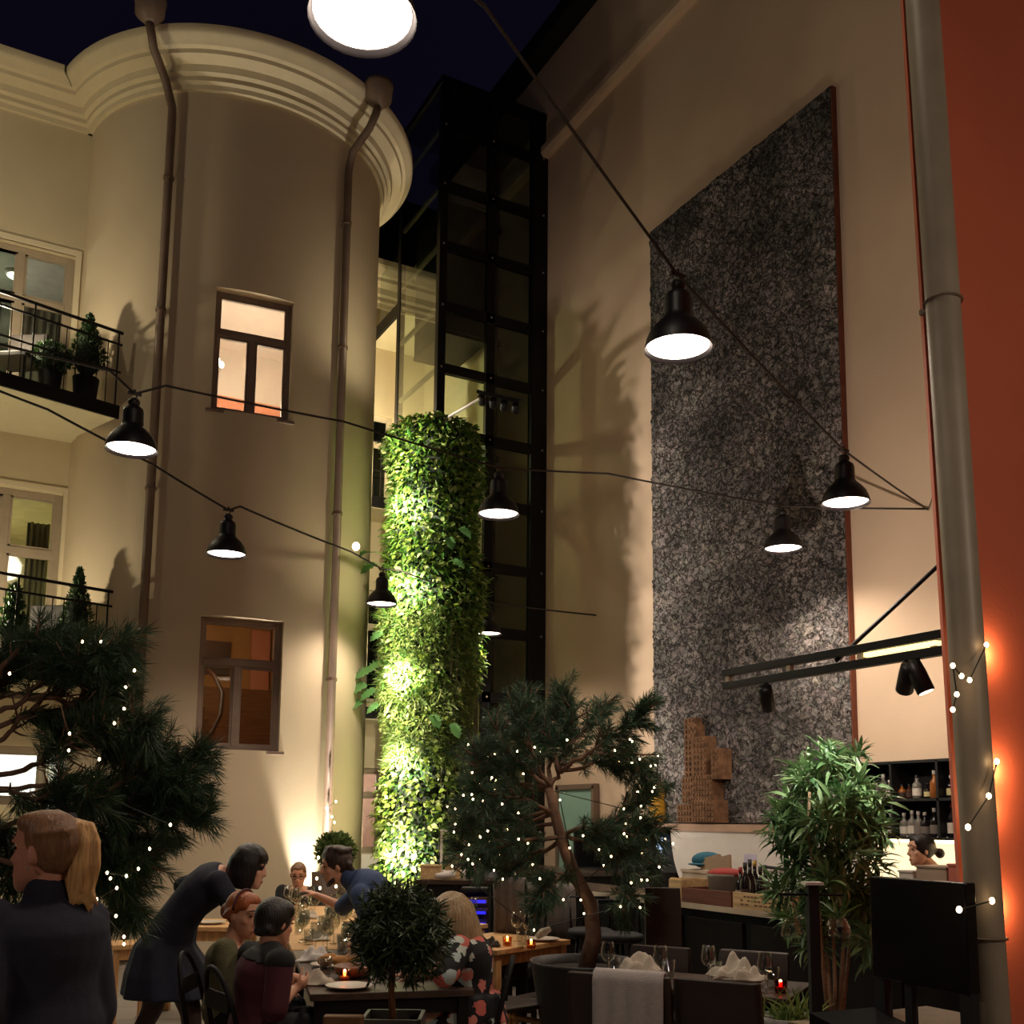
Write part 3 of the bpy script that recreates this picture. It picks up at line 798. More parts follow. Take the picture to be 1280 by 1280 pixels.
# shelf on the wall with its bottles
SX = 7.66
s0, s1 = on_x(1064, 956, SX), on_x(1064, 1046, SX)
sy0, sy1, sz1, sz0 = 5.0, s0.y, s0.z, s1.z
szm = on_x(1114, 1000, SX).z
sh = thing('bottle_shelf', 'black wall shelf of square compartments full of bottles', 'shelf', (7.83, (sy0 + sy1) / 2, sz0))
shelf_m = mat('shelf_black', (22, 22, 24), rough=.5, var=.2)
MB().span((SX + .3, sy0, sz0), (SX + .33, sy1, sz1)).build('back', shelf_m, sh)
for z in (sz0, szm, sz1):
    MB().span((SX, sy0, z - .012), (SX + .3, sy1, z + .012)).build('board', shelf_m, sh)
ys = [sy1 - .01, on_x(1114, 1000, SX).y, on_x(1172, 1000, SX).y, on_x(1230, 1000, SX).y]
for y in ys:
    MB().span((SX, y - .012, sz0), (SX + .3, y + .012, sz1)).build('divider', shelf_m, sh)
MB().span((SX + .05, sy0, sz0 - .03), (SX + .1, sy1, sz0 - .012)).build('light_strip', emit('led_strip', (255, 222, 160), 8), sh)
sp_ = thing('splashback', 'pale splashback given its own glow to look lit, under the bottle shelf', 'splashback', (7.72, 6.1, .95))
MB().span((7.70, 5.0, .95), (7.74, on_x(1086, 1070, 7.7).y, sz0 - .04)).build('panel', emit('splash_glow', (255, 232, 186), 1.15), sp_)  # panel emits by itself to imitate light falling on it

bott_g = [mat('bottle_green', (34, 44, 30), rough=.12), mat('bottle_brown', (66, 38, 22), rough=.12), mat('bottle_clear', (120, 116, 108), rough=.1), mat('bottle_amber', (148, 88, 40), rough=.12), mat('bottle_dark', (24, 20, 22), rough=.12)]
cap_m = [mat('cap_white', (214, 208, 198), rough=.4), mat('cap_black', (24, 22, 22), rough=.4), mat('cap_red', (150, 34, 30), rough=.4), mat('cap_gold', (170, 140, 80), rough=.35, metal=.6)]
lab_m = [mat('label_white', (216, 208, 194), rough=.7), mat('label_cream', (206, 196, 140), rough=.7), mat('label_grey', (120, 112, 104), rough=.7), mat('label_dark', (60, 40, 36), rough=.7)]
def bottle(p, h, r, gi, ci, li, label, group=None, lab=(.12, .42), slim=.45):
    t = thing('bottle', label, 'bottle', p, group)
    bo = MB().lathe([(r * .9, 0), (r, h * .02), (r, h * .55), (r * .85, h * .62), (r * .38, h * .72), (r * .34, h * .9)], 16, p).build('body', bott_g[gi], t, smooth=True)
    MB().lathe([(r * .38, h * .86), (r * .4, h * .87), (r * .4, h), (r * .3, h)], 12, p).build('cap', cap_m[ci], t, smooth=True)
    if li is not None:
        MB().lathe([(r * 1.015, h * lab[0]), (r * 1.015, h * lab[1])], 16, p, cap=False).build('label', lab_m[li], bo, smooth=True)
    return t
GB = 'bottles on the black bar shelf'
names = {0: 'green', 1: 'brown', 2: 'clear', 3: 'amber', 4: 'dark'}
rowA = [(1096, 978, 2, 0, 2, 'short clear bottle half hidden by leaves, upper shelf left'), (1105, 968, 2, 0, 3, 'tall clear bottle with white stopper, upper shelf left compartment'), (1113, 975, 2, 0, 0, 'slim pale bottle by the first divider, upper shelf'),
        (1128, 980, 3, 1, 3, 'short amber bottle first in the middle upper compartment'), (1137, 980, 1, 1, 3, 'short brown bottle second in the middle upper compartment'), (1147, 968, 2, 1, 0, 'round clear bottle with white label, middle upper compartment'),
        (1160, 978, 4, 1, 1, 'squat dark bottle with cream label, middle upper compartment'), (1169, 963, 3, 0, None, 'tall slim amber bottle by the second divider, upper shelf'), (1190, 969, 4, 0, 1, 'dark bottle with cream label at the upper shelf right edge')]
for x, yt, g_, c_, l_, lb in rowA:
    b_ = on_x(x, 1000, SX + .1); b_.z = szm + .012
    h = on_x(x, yt, SX + .1).z - b_.z
    bottle(b_, h, min(.042, .15 * h + .012), g_, c_, l_, lb, GB)
rowB = [(1084, 1022, 1, 1, 2, 'brown bottle behind the leaves, lower shelf left'), (1096, 1021, 1, 1, 2, 'first square brown bottle with round badge, lower shelf'), (1106, 1017, 1, 0, 2, 'second square brown bottle with white cap, lower shelf'), (1115, 1017, 4, 0, 0, 'dark bottle with small white label by the first divider, lower shelf'),
        (1131, 1016, 2, 0, 0, 'pale labelled bottle first in the middle lower compartment'), (1141, 1013, 2, 0, 0, 'wide bottle with white cap and white label, middle lower compartment'), (1149, 1014, 2, 0, 2, 'tall grey bottle right of the white capped one, lower shelf'),
        (1157, 1015, 4, 0, 2, 'dark slim bottle with pale top, middle lower compartment'), (1169, 1010, 4, 0, 2, 'dark bottle by the second divider, lower shelf'), (1191, 1003, 4, 2, 0, 'red capped wine bottle with white label, lower shelf right')]
for x, yt, g_, c_, l_, lb in rowB:
    b_ = on_x(x, 1044, SX + .1); b_.z = sz0 + .012
    h = on_x(x, yt, SX + .1).z - b_.z
    bottle(b_, h, min(.042, .15 * h + .012), g_, c_, l_, lb, GB)

# things along the bar top
pine_w = wood('pale_crate_wood', (190, 158, 112), axis=1); red_w = wood('red_brown_wood', (96, 46, 28), axis=1)
def bx(x, y, dx=.12):
    return on_x(x, y, BX0 + dx)
def crate(x0, x1, yt, yb, m, name, label, cat, dx=.03, dep=.3, txt=False, solid=True):
    a, b = bx(x0, yb, dx), bx(x1, yb, dx)
    zt = bx((x0 + x1) / 2, yt, dx).z
    y0, y1 = b.y, a.y
    zb = BZ
    t = thing(name, label, cat, (BX0 + dx + dep / 2, (y0 + y1) / 2, zb))
    X = BX0 + dx; w_ = .014
    MB().span((X, y0, zb), (X + w_, y1, zt)).build('front_board', m, t, bevel=.003)
    MB().span((X + dep - w_, y0, zb), (X + dep, y1, zt)).build('back_board', m, t)
    MB().span((X + w_, y0, zb), (X + dep - w_, y0 + w_, zt)).build('side_board', m, t)
    MB().span((X + w_, y1 - w_, zb), (X + dep - w_, y1, zt)).build('side_board', m, t)
    MB().span((X + w_, y0 + w_, zb), (X + dep - w_, y1 - w_, zb + w_)).build('bottom_board', m, t)
    if txt:
        k = MB()
        for r in range(3):
            yy = y1 - (y1 - y0) * .14
            zz = zb + (zt - zb) * (.76 - r * .24)
            n_ = 12 if r < 2 else 9
            for c in range(n_):
                L = (y1 - y0) * .72 / n_
                if (c * 7 + r * 3) % 5: k.span((X - .001, yy - L * c - L * .75, zz - .006), (X, yy - L * c, zz + .006))
        k.build('print', mat('print_brown', (104, 76, 50), rough=.8), t)
    return t
crate(852, 914, 1112, 1133, red_w, 'wooden_crate', 'red brown wooden crate at the edge of the bar counter', 'crate', dx=.03)
crate(916, 990, 1118, 1139, pine_w, 'wine_crate', 'pale wooden wine crate with brown print on the bar counter', 'crate', dx=.03, txt=True)
crate(836, 852, 1099, 1128, pine_w, 'napkin_box', 'small pale wooden box at the far end of the bar crates', 'box', dx=.03)
crate(853, 880, 1100, 1130, pine_w, 'bottle_tray', 'pale wooden tray of glasses behind the red brown crate', 'tray', dx=.36, dep=.28)
menu_m = mat('menu_card', (150, 126, 98), rough=.7)
for x, lb in ((884, 'brown menu board leaning on the bar beside the tray'), (897, 'second menu board leaning beside the grey tub')):
    p = bx(x, 1120, .4); p.z = BZ
    t = thing('menu_board', lb, 'menu', p)
    ax = (V((.28, .0, .96)).normalized(), V((0, 1, 0)), V((.96, 0, -.28)).normalized())
    MB().box(p + V((.04, .0, .17)), (.34, .02, .2), (V((.2, .25, .95)).normalized(), V((1, -.2, -.16)).normalized(), V((-.15, .95, -.22)).normalized())).build('board', menu_m, t)
    MB().bar(p + V((.12, .0, .0)), p + V((.07, .0, .3)), .02).build('strut', black_m, t)
p = bx(908, 1122, .25); p.z = BZ
t = thing('grey_tub', 'grey tub with red cloth on top on the bar counter', 'tub', p)
MB().lathe([(.1, 0), (.12, .02), (.14, .2), (.145, .22), (.13, .22), (.12, .2)], 20, p).build('tub', mat('tub_grey', (120, 112, 100), rough=.4), t, smooth=True)
MB().ell(p + V((0, 0, .22)), (.13, .15, .045)).build('cloth', mat('cloth_red', (150, 44, 36), rough=.8), t, smooth=True)
cap_ = bx(885, 1087, .55); cap_.z = BZ + .27
o = MB().ell(cap_, (.12, .15, .07)).ell(cap_ + V((-.1, 0, -.03)), (.08, .09, .012)).build('blue_cap', mat('cloth_teal', (20, 88, 110), rough=.8), smooth=True); 
bxr = thing('storage_box', 'pale box under the blue cap on the bar counter', 'box', bx(885, 1100, .55))
MB().span((cap_.x - .14, cap_.y - .16, BZ), (cap_.x + .14, cap_.y + .16, BZ + .2)).build('box', mat('card_pale', (196, 180, 160), rough=.7), bxr)
MB().span((cap_.x - .15, cap_.y - .17, BZ + .2), (cap_.x + .15, cap_.y + .17, BZ + .225)).build('lid', mat('card_pale', (196, 180, 160)), bxr)
solo(o, 'blue teal cap lying on the pale box on the bar', 'cap')
for v_ in o.data.vertices: pass
o.location.z = BZ + .226
WB = 'dark wine bottles in a cluster on the bar'
for i, (x, y_, h) in enumerate(((932, 1085, .32), (938, 1080, .34), (944, 1082, .33), (951, 1086, .3), (926, 1092, .28), (957, 1092, .3))):
    p = bx(x, 1120, .12 + .09 * (i % 3)); p.z = BZ
    bottle(p, h, .038, 4, (1, 1, 3, 1, 2, 1)[i], (3, None, 0, None, 2, None)[i], ('first dark wine bottle of the cluster behind the wine crate', 'tallest dark wine bottle of the bar cluster', 'gold capped dark wine bottle of the bar cluster with white label', 'plain dark wine bottle of the bar cluster, right middle', 'red capped dark bottle at the left of the bar cluster', 'dark wine bottle at the right end of the bar cluster')[i], WB)
p = bx(967, 1114, .2); p.z = BZ
t = thing('card_holder', 'white paper card standing in a wooden holder on the bar', 'card holder', p)
MB().span((p.x, p.y - .1, BZ), (p.x + .1, p.y + .1, BZ + .06)).build('base', pine_w, t)
MB().box(p + V((.05, 0, .16)), (.012, .17, .22)).build('card', white_p, t)
MB().tube([p + V((.04, -.1, .28)), p + V((.04, .1, .29))], .012, 6).build('clip', black_m, t)
pp = bx(937, 1076, .8); 
t = thing('paper_sheet', 'small pale blue paper stuck on the arched wall', 'paper', (7.735, 0, 0)); q_ = on_x(938, 1073, 7.735); t.location = q_
MB().box(q_, (.004, .2, .09)).build('sheet', mat('paper_blue', (190, 184, 205), rough=.7), t)
jar_g = glassy('jar_glass', (214, 214, 200))
for i, x in enumerate((842, 849, 856, 863, 870, 877)):
    p = bx(x, 1098, .48); p.z = BZ + .016 if x > 853 else BZ
    t = thing('jar', 'small glass jar in the row on the bar tray', 'jar', p, 'glass jars in a row on the bar tray')
    MB().lathe([(.028, 0), (.032, .01), (.032, .1), (.024, .12)], 12, p).build('glass', jar_g, t, smooth=True)
    MB().lathe([(.026, .004), (.028, .07)], 12, p).build('contents', mat('jar_fill', (196, 176, 130), rough=.8), t, smooth=True)
    MB().lathe([(.027, .12), (.028, .14), (.01, .142)], 12, p).build('lid', cap_m[3], t, smooth=True)
# pale boxes and glasses at the near end of the bar
for i, (x0, x1, yt, lb, m_) in enumerate(((1124, 1142, 1090, 'white box first of the pale boxes near the bartender', white_p), (1146, 1184, 1084, 'wide grey cardboard box beside the white one near the bartender', mat('card_grey', (170, 150, 130), rough=.8)), (1186, 1203, 1082, 'salmon red carton by the terracotta corner', mat('carton_red', (196, 110, 92), rough=.7)))):
    a, b = bx(x0, 1110, .3), bx(x1, 1110, .3); zt = bx(x0, yt, .3).z
    t = thing('carton', lb, 'box', ((a + b) / 2).xy.to_3d() + Z * BZ)
    MB().span((a.x, b.y, BZ), (a.x + .22, a.y, zt)).build('box', m_, t, bevel=.004)
    MB().span((a.x - .006, b.y - .004, zt), (a.x + .226, a.y + .004, zt + .012)).build('lid', m_, t)

# black partition board in front of the bar and lower black counter
bd = thing('black_stand', 'tall black panelled service stand right of the leafy plant', 'service stand', at(1150, 1280, 3.75).xy.to_3d())
dS = 3.75
def bq(x, y, d=dS): return at(x, y, d)
gl_blk = mat('gloss_black', (12, 11, 12), rough=.22, var=.3)
a, b, c, d_ = bq(1091, 1230, 3.95), bq(1212, 1234, 3.55), bq(1206, 1101, 3.55), bq(1087, 1098, 3.95)
n_ = (b - a).cross(Z).normalized()
if n_.dot(FH) < 0: n_ = -n_
zt_, zb_ = (c.z + d_.z) / 2, (a.z + b.z) / 2
A, B_ = V((a.x, a.y, 0)), V((b.x, b.y, 0))
MB().prism([A + Z * zb_, B_ + Z * zb_, B_ + Z * zt_, A + Z * zt_], n_ * .05).build('top_panel', gl_blk, bd, bevel=.004)
for t_ in (.06, .94):
    q = A + (B_ - A) * t_
    MB().bar(q + n_ * .025, q + n_ * .025 + Z * zb_, .045, .04).build('post', matte_blk, bd)
MB().bar(A + (B_ - A) * .36 + n_ * .025, A + (B_ - A) * .36 + n_ * .025 + Z * zb_, .032, .03).build('post', matte_blk, bd)
zl = bq(1100, 1262, 3.9).z
MB().prism([A - n_ * .3 + Z * (zl - .3), B_ - n_ * .25 + Z * (zl - .3), B_ - n_ * .25 + Z * (zl - .1), A - n_ * .3 + Z * zl], n_ * .3).build('lower_panel', mat('deep_black', (6, 6, 7), rough=.8, spec=.15), bd)
# dark wooden sideboard seen behind it
t = thing('sideboard', 'dark sideboard with pale top behind the black stand', 'sideboard', at(1120, 1250, 5.0).xy.to_3d())
p = at(1125, 1250, 5.0); 
MB().box((p.x, p.y, .33), (.9, .45, .66)).build('body', bar_blk, t)
MB().box((p.x, p.y, .675), (.94, .49, .03)).build('top', mat('oak_grey', (150, 138, 112), rough=.5), t)

# ================================================================== track light over the bar
TX = 5.3
ta, tb = on_x(906, 851, TX), on_x(1186, 800, TX)
zt_ = (ta.z + tb.z) / 2
tr = thing('track_light', 'black double track light bar hanging over the bar counter', 'track light', (TX, (ta.y + tb.y) / 2, zt_))
for dz in (-.05, .05):
    MB().span((TX - .03, tb.y, zt_ + dz - .028), (TX + .03, ta.y, zt_ + dz + .028)).build('track_rail', black_m, tr, bevel=.004)
tl = on_x(1080, 822, TX - .03).y; tm = on_x(1170, 803, TX - .03).y
MB().span((TX - .034, tm, zt_ - .014), (TX + .02, tl, zt_ + .014)).build('light_tube', emit('tube_glow', (255, 226, 150), 2.2), tr)
for yy in (ta.y - .05, (tl + ta.y) / 2, tl + .05, tb.y + .1):
    MB().span((TX - .02, yy - .02, zt_ - .03), (TX + .02, yy + .02, zt_ + .03)).build('bridge', zinc, tr)
r0 = V((TX, on_x(1045, 815, TX).y, zt_)); r1 = on_x(1173, 707, 6.2)
MB().tube([r0, r0 + (r1 - r0) * 1.35], .016, 8).build('stay_rod', black_m, tr)
def spot_head(px, dirv, label, two=False):
    q = on_x(px[0], px[1], TX); q.z = zt_ - .09
    t = thing('spotlight', label, 'spotlight', q)
    d = V(dirv).normalized()
    MB().tube([q + Z * .015, q - Z * .05], .014, 8).build('neck', black_m, t)
    s = d.cross(Z).normalized(); u = s.cross(d)
    b0 = q - Z * .09
    MB().lathe([(.02, -.1), (.05, -.09), (.055, -.02), (.055, .11), (.05, .115)], 16, b0, ax=(s, u, d)).build('head', black_m, t, smooth=True)
    MB().lathe([(.045, .112), (.045, .118)], 16, b0, ax=(s, u, d)).build('lens', emit('spot_lens', (255, 236, 210), 3), t)
    return b0
spot_head((958, 858), V((.5, .4, -.55)), 'left spotlight under the track bar, tilted down')
spot_head((1133, 828), V((.6, .8, -.9)), 'front one of the two spotlights at the right track end')
spot_head((1147, 826), V((.2, -.3, -.9)), 'back one of the two spotlights at the right track end')

# ================================================================== barn lamps on cables
shade_m = mat('lamp_shade_black', (30, 25, 27), rough=.45, metal=.2, var=.15)
bulb_m = emit('lamp_glow', (255, 232, 214), 9)
cable_m = mat('cable_dark', (40, 31, 26), rough=.6)
LD = .38
GL = 'barn lamps hung from cables across the courtyard'
def barn_lamp():
    r = thing('barn_lamp', 'x', 'lamp', (0, 0, 0), GL)
    P = [(.5, 0), (.495, .05), (.47, .15), (.425, .25), (.36, .34), (.28, .42), (.225, .475), (.207, .53), (.203, .78), (.185, .85), (.12, .9), (.04, .91)]
    I = [(.035, .87), (.17, .82), (.19, .53), (.21, .46), (.265, .405), (.345, .325), (.41, .24), (.455, .14), (.482, .02), (.5, 0)]
    mb = MB().rings([[V((a * LD * cos(t), a * LD * sin(t), z * LD)) for t in [k * 2 * pi / 28 for k in range(28)]] for a, z in P + I], cap=False)
    mb.build('shade', shade_m, r, world=False, smooth=True)
    kn = MB().lathe([(.05 * LD, .88 * LD), (.1 * LD, .93 * LD), (.12 * LD, .99 * LD), (.09 * LD, 1.05 * LD), (.03 * LD, 1.07 * LD)], 14).build('cap_knob', shade_m, r, world=False, smooth=True)
    MB().tube([(0, 0, 1.05 * LD), (.05 * LD, 0, 1.12 * LD), (0, 0, 1.19 * LD)], .006, 6).build('hook', cable_m, kn, world=False)
    MB().lathe([(.12 * LD, .5 * LD), (.3 * LD, .28 * LD), (.455 * LD, .07 * LD), (.455 * LD, .06 * LD)], 28).build('diffuser', bulb_m, r, world=False, smooth=True)
    return r
LAMPS = [(453, 24, 3.3, 'huge nearest barn lamp cut by the top edge of the photo'), (848, 437, 5.5, 'large barn lamp in front of the upper left of the stone panel'), (1057, 630, 8.0, 'barn lamp at the right edge of the stone panel, nearest the rain pipe'),
         (164, 563, 7.5, 'barn lamp before the left drain pipe beside the upper balcony'), (623, 644, 9.1, 'barn lamp in front of the lift shaft, upper one'), (979, 687, 10.0, 'barn lamp low in front of the stone panel, left of its right edge'),
         (283, 694, 9.7, 'barn lamp alone in front of the round tower wall'), (477, 756, 12.4, 'small barn lamp before the left edge of the green column'), (610, 793, 14.0, 'smallest farthest barn lamp right of the green column')]
LP = []
lp0 = barn_lamp()
for i, (x, y, d, lb) in enumerate(LAMPS):
    p = at(x, y, d)
    o = lp0 if i == 0 else copy_tree(lp0)
    o.location = p; o['label'] = lb
    LP.append(p)
    lamp('SPOT', p - Z * .03, 110 if i else 50, (1, .84, .68), .1, p - Z * 3, spot=150, blend=.6)
def cable(pts, label, r=.011, sag=.06, hooks=()):
    P = []
    for i in range(len(pts) - 1):
        a, b = V(pts[i]), V(pts[i + 1]); n = 7
        for k in range(n):
            t = k / n
            P.append(a.lerp(b, t) - Z * (sag * (b - a).length * .25 * 4 * t * (1 - t)))
    P.append(V(pts[-1]))
    mid = P[len(P) // 2]
    t = thing('cable', label, 'cable', mid)
    MB().tube(P, r, 6).build('cord', cable_m, t, smooth=True)
    for p in hooks:
        MB().bar(p + V((-.05, 0, .0)), p + V((.05, 0, .0)), .02, .02).tube([p, p + Z * .03], .012, 6).build('clamp', cable_m, t)
    return t
hk = lambda i: LP[i] + Z * LD * 1.17
cable([hk(0) + (hk(0) - hk(1)) * .35, hk(0), at(606, 8, 3.95), hk(1), hk(2), on_x(1160, 637, RX - .01)], 'dark cable slanting down from the top past the large lamps to the right wall', hooks=[hk(0), hk(1), hk(2)], sag=.02, r=.009)
cable([at(-60, 415, 6.9), at(137, 463, 7.3), hk(3), at(207, 482, 7.6), at(430, 527, 8.4), hk(4), at(760, 592, 9.5), hk(5), on_x(1160, 636, RX - .01)], 'dark cable across the tower at window height carrying three lamps', hooks=[hk(3), hk(4), hk(5)], sag=.02, r=.010)
cable([at(-60, 465, 8.2), at(60, 512, 8.6), at(190, 580, 9.2), hk(6), at(300, 633, 9.8), at(440, 690, 11.8), hk(7), at(500, 713, 12.6), hk(8), on_x(745, 769, RX - .01)], 'thin dark cable sloping down to the green column carrying three small lamps', hooks=[hk(6), hk(7), hk(8)], sag=.02, r=.011)
o = MB().ell(at(445, 683, 11.9), (.045, .045, .05)).build('bulb', emit('warm_bulb', (255, 220, 190), 9), smooth=True); solo(o, 'single small glowing bulb on the sloping cable by the tower edge', 'bulb')
# ================================================================== green column
bark = mat('pine_bark', (112, 84, 66), rough=.9, var=.35, scale=9, bump=.8, bscale=30)
soil = mat('soil', (38, 30, 24), rough=.95, var=.3, scale=30, bump=.8)
pot_blk = mat('pot_charcoal', (46, 43, 42), rough=.55, var=.12)
GC = V((5.61, 12.44, 0)); GR = .55; GH = 7.0
gc = thing('green_column', 'tall column covered in living green plants, lit bright on its left side', 'green wall', GC)
MB().lathe([(GR - .06, 0), (GR - .06, GH - .3), (GR - .3, GH - .05), (.05, GH)], 28, GC).build('core', mat('moss_felt', (26, 34, 18), rough=.95, var=.4, scale=12), gc)
def column_pts(n, z0, z1, r=(GR - .05, GR + .09), a=(0, 2 * pi)):
    th = rng.uniform(a[0], a[1], n); z = rng.uniform(z0, z1, n)
    bulge = .05 * np.sin(z * 2.1 + th * 2) + .035 * np.sin(z * 5.3 - th * 3)
    rr = rng.uniform(r[0], r[1], n) + bulge
    top = np.clip((z - (GH - .45)) / .45, 0, 1)
    rr = rr * np.sqrt(np.maximum(0.02, 1 - .8 * top ** 2))
    out = np.stack([np.cos(th), np.sin(th), np.zeros(n)], 1)
    pos = np.array([GC.x, GC.y, 0])[None] + out * rr[:, None] + np.array([0, 0, 1])[None] * z[:, None]
    return pos, out, th, z
def col_leaves(name, n, z0, z1, L, Wf, m, down=.5, jit=.5, **k):
    pos, out, th, z = column_pts(n, z0, z1, **{q: k[q] for q in ('r', 'a') if q in k})
    d = unit(out + np.array([0, 0, -down]) + rng.normal(size=pos.shape) * jit)
    nr = unit(out * .6 + np.array([0, 0, .8]) + rng.normal(size=pos.shape) * .35)
    LL = L * (.65 + .7 * rng.random(n))
    return leaf_obj(name, pos, d, nr, LL, LL * Wf, m, gc, droop=.25)
ivy = leafy('ivy_leaf', (70, 104, 34), (150, 172, 66), trans=.3)
fern = leafy('fern_leaf', (46, 92, 30), (110, 150, 52), trans=.3)
pale_leaf = leafy('variegated_leaf', (112, 140, 66), (206, 214, 140), trans=.3)
grassy = leafy('grass_leaf', (74, 110, 44), (150, 166, 92), trans=.25)
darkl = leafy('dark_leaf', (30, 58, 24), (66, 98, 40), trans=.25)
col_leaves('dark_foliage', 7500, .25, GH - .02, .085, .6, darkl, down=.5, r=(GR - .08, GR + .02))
col_leaves('ivy_foliage', 6500, .3, GH, .075, .75, ivy, down=.35)
col_leaves('fern_foliage', 4200, 3.2, GH, .13, .26, fern, down=.3, jit=.6)
col_leaves('pale_foliage', 2600, .4, GH - .2, .085, .62, pale_leaf, down=.3, r=(GR, GR + .1))
col_leaves('grass_foliage', 5200, 2.3, 4.3, .15, .09, grassy, down=-.1, jit=.8, a=(pi * .9, pi * 1.75), r=(GR - .02, GR + .06))
# hanging roots on the shaded side
hr = MB()
for k in range(46):
    a = rng.uniform(-1.75, -.35); z = rng.uniform(2.6, 4.2); r = GR + .05 + rng.random() * .03
    p = GC + V((r * cos(a), r * sin(a), 0))
    hr.tube([p + Z * z, p + V((.01, .01, z - .6)), p + V((-.01, .01, z - 1.1 - rng.random()))], .004, 4)
hr.build('hanging_roots', mat('root_pale', (104, 100, 72), rough=.8), gc)
# split philodendron leaves sticking out low on the left
ph = []
def big_leaf(c, d, nrm, L, Wd, lobes=5):
    d = V(d).normalized(); s = d.cross(V(nrm)).normalized(); u = s.cross(d)
    k = MB(); n = 26; pts = []
    for i in range(n + 1):
        t = i / n; w_ = Wd * sin(pi * min(1, t * .93 + .07)) ** .7 * (1 - .45 * abs(sin(t * pi * lobes)) * (t > .15))
        pts.append((t, w_))
    P = [(c + d * (L * t) - u * (.25 * L * t * t), w_) for t, w_ in pts]
    vs, fs = [], []
    for p, w_ in P: vs += [p + s * w_ + u * w_ * .3, p, p - s * w_ + u * w_ * .3]
    for i in range(n):
        b = i * 3
        fs += [(b, b + 1, b + 4, b + 3), (b + 1, b + 2, b + 5, b + 4)]
    k.add(vs, fs); return k
philo = leafy('philodendron_leaf', (70, 120, 60), (110, 156, 92), trans=.3, rough=.3)
for (x, y, dx, L) in ((478, 828, -.9, .24), (466, 836, -1, .26), (458, 856, -1, .3), (470, 862, -.8, .24), (452, 878, -1, .26), (474, 880, -.7, .2), (540, 893, .3, .22), (565, 905, .3, .22), (470, 705, -.8, .24), (458, 690, -.9, .16), (560, 672, .2, .2), (575, 660, .6, .2), (566, 700, .8, .18), (480, 790, -.8, .22)):
    p = at(x, y, 13.35 if x < 500 else 12.9)
    e = GC + (V((p.x, p.y, 0)) - GC).normalized() * GR * .9; e.z = p.z - .12
    MB().tube([e, e.lerp(p, .6) + Z * .06, p], .007, 5).build('stalk', fern, gc, smooth=True)
    big_leaf(p, R0 * dx - FH * .35 - Z * .45, -FH * .7 + Z * .7, L, L * .42).build('split_leaf', philo, gc, smooth=True, fix=False)
# lamp bracket on the column top
br = thing('lamp_bracket', 'arm with a bar of four small spotlights on top of the green column', 'spotlight', GC + Z * GH)
b0, b1 = at(562, 520, 13.0), at(600, 498, 12.6)
MB().tube([GC + Z * (GH - .2), b0, b1], .022, 8).build('arm', mat('steel_bright', (190, 184, 168), rough=.35, metal=.8), br)
e0, e1 = at(597, 490, 12.7), at(650, 502, 12.5)
MB().bar(e0, e1, .06, .04).build('bar', black_m, br)
for i, t_ in enumerate((.1, .37, .63, .9)):
    q = e0.lerp(e1, t_) - Z * .03
    d = (V((7.2, 12.9, q.z - 1)) - q).normalized(); s = d.cross(Z).normalized(); u = s.cross(d)
    MB().lathe([(.03, -.06), (.05, -.05), (.055, .06), (.05, .065)], 12, q - Z * .06, ax=(s, u, d)).tube([q, q - Z * .05], .01, 6).build('head', black_m, br, smooth=True)

# ================================================================== pines
pine_m = leafy('pine_needle', (34, 62, 44), (74, 104, 74), rough=.5, trans=.12)
pine_m2 = leafy('pine_needle_front', (26, 48, 30), (58, 82, 50), rough=.5, trans=.12)
glow = emit('fairy_glow', (255, 214, 160), 14)
wire_m = mat('fairy_wire', (36, 40, 30), rough=.6)
def grow(path, r0, r1, mb, n=8):
    m = len(path)
    mb.tube(path, [r0 + (r1 - r0) * i / (m - 1) for i in range(m)], n)
def pine(t, trunk_pts, tr, branches, d0, dspread, seed, nm, nL, nn, twig, wneed, subs=4, subL=.16, gaps=()):
    """branches: list of pixel polylines (from the trunk outward); tufts grow along the outer part of every branch"""
    rs = np.random.default_rng(seed)
    k = MB(); grow(trunk_pts, tr[0], tr[1], k, 12); k.build('trunk', bark, t, smooth=True)
    tips = []
    for bi, (pts, dd) in enumerate(branches):
        m = len(pts)
        P = [at(x, y, d0 + dd * (i / (m - 1)) ** .8) for i, (x, y) in enumerate(pts)]
        # refine
        Q = []
        for i in range(m - 1):
            for s in range(4): Q.append(P[i].lerp(P[i + 1], s / 4) + V(rs.normal(size=3) * .008))
        Q.append(P[-1])
        mb = MB(); grow(Q, tr[1] * .58, tr[1] * .18, mb, 6)
        n = len(Q)
        for i in range(max(1, int(n * .3)), n):
            d = (Q[i] - Q[i - 1]).normalized()
            if i == n - 1: tips.append((Q[i] + d * .04, d))
            for s in range(subs):
                rv = V(rs.normal(size=3)); rv = (rv - d * rv.dot(d)).normalized()
                e = (d * .8 + rv * (.7 + .3 * rs.random()) + Z * .15).normalized()
                L = subL * (.5 + .8 * rs.random())
                q = Q[i] + e * L
                mb.tube([Q[i], Q[i] + e * L * .5 - Z * .006, q], [tr[1] * .25, tr[1] * .2, tr[1] * .12], 4)
                tips.append((q, (e + V(rs.normal(size=3)) * .2).normalized()))
        mb.build('branch', bark, t, smooth=True)
    if gaps:
        keep = []
        for p, d in tips:
            q = p - EYEV; zz = q.dot(FW); x, y = CX + FPX * q.dot(RT) / zz, CY - FPX * q.dot(UP) / zz
            if any(a < x < b and c < y < e for a, b, c, e in gaps): continue
            keep.append((p, d))
        tips = keep
    needles('needle_tufts', tips, nm, t, nL, nn, twig, wneed)
    return tips
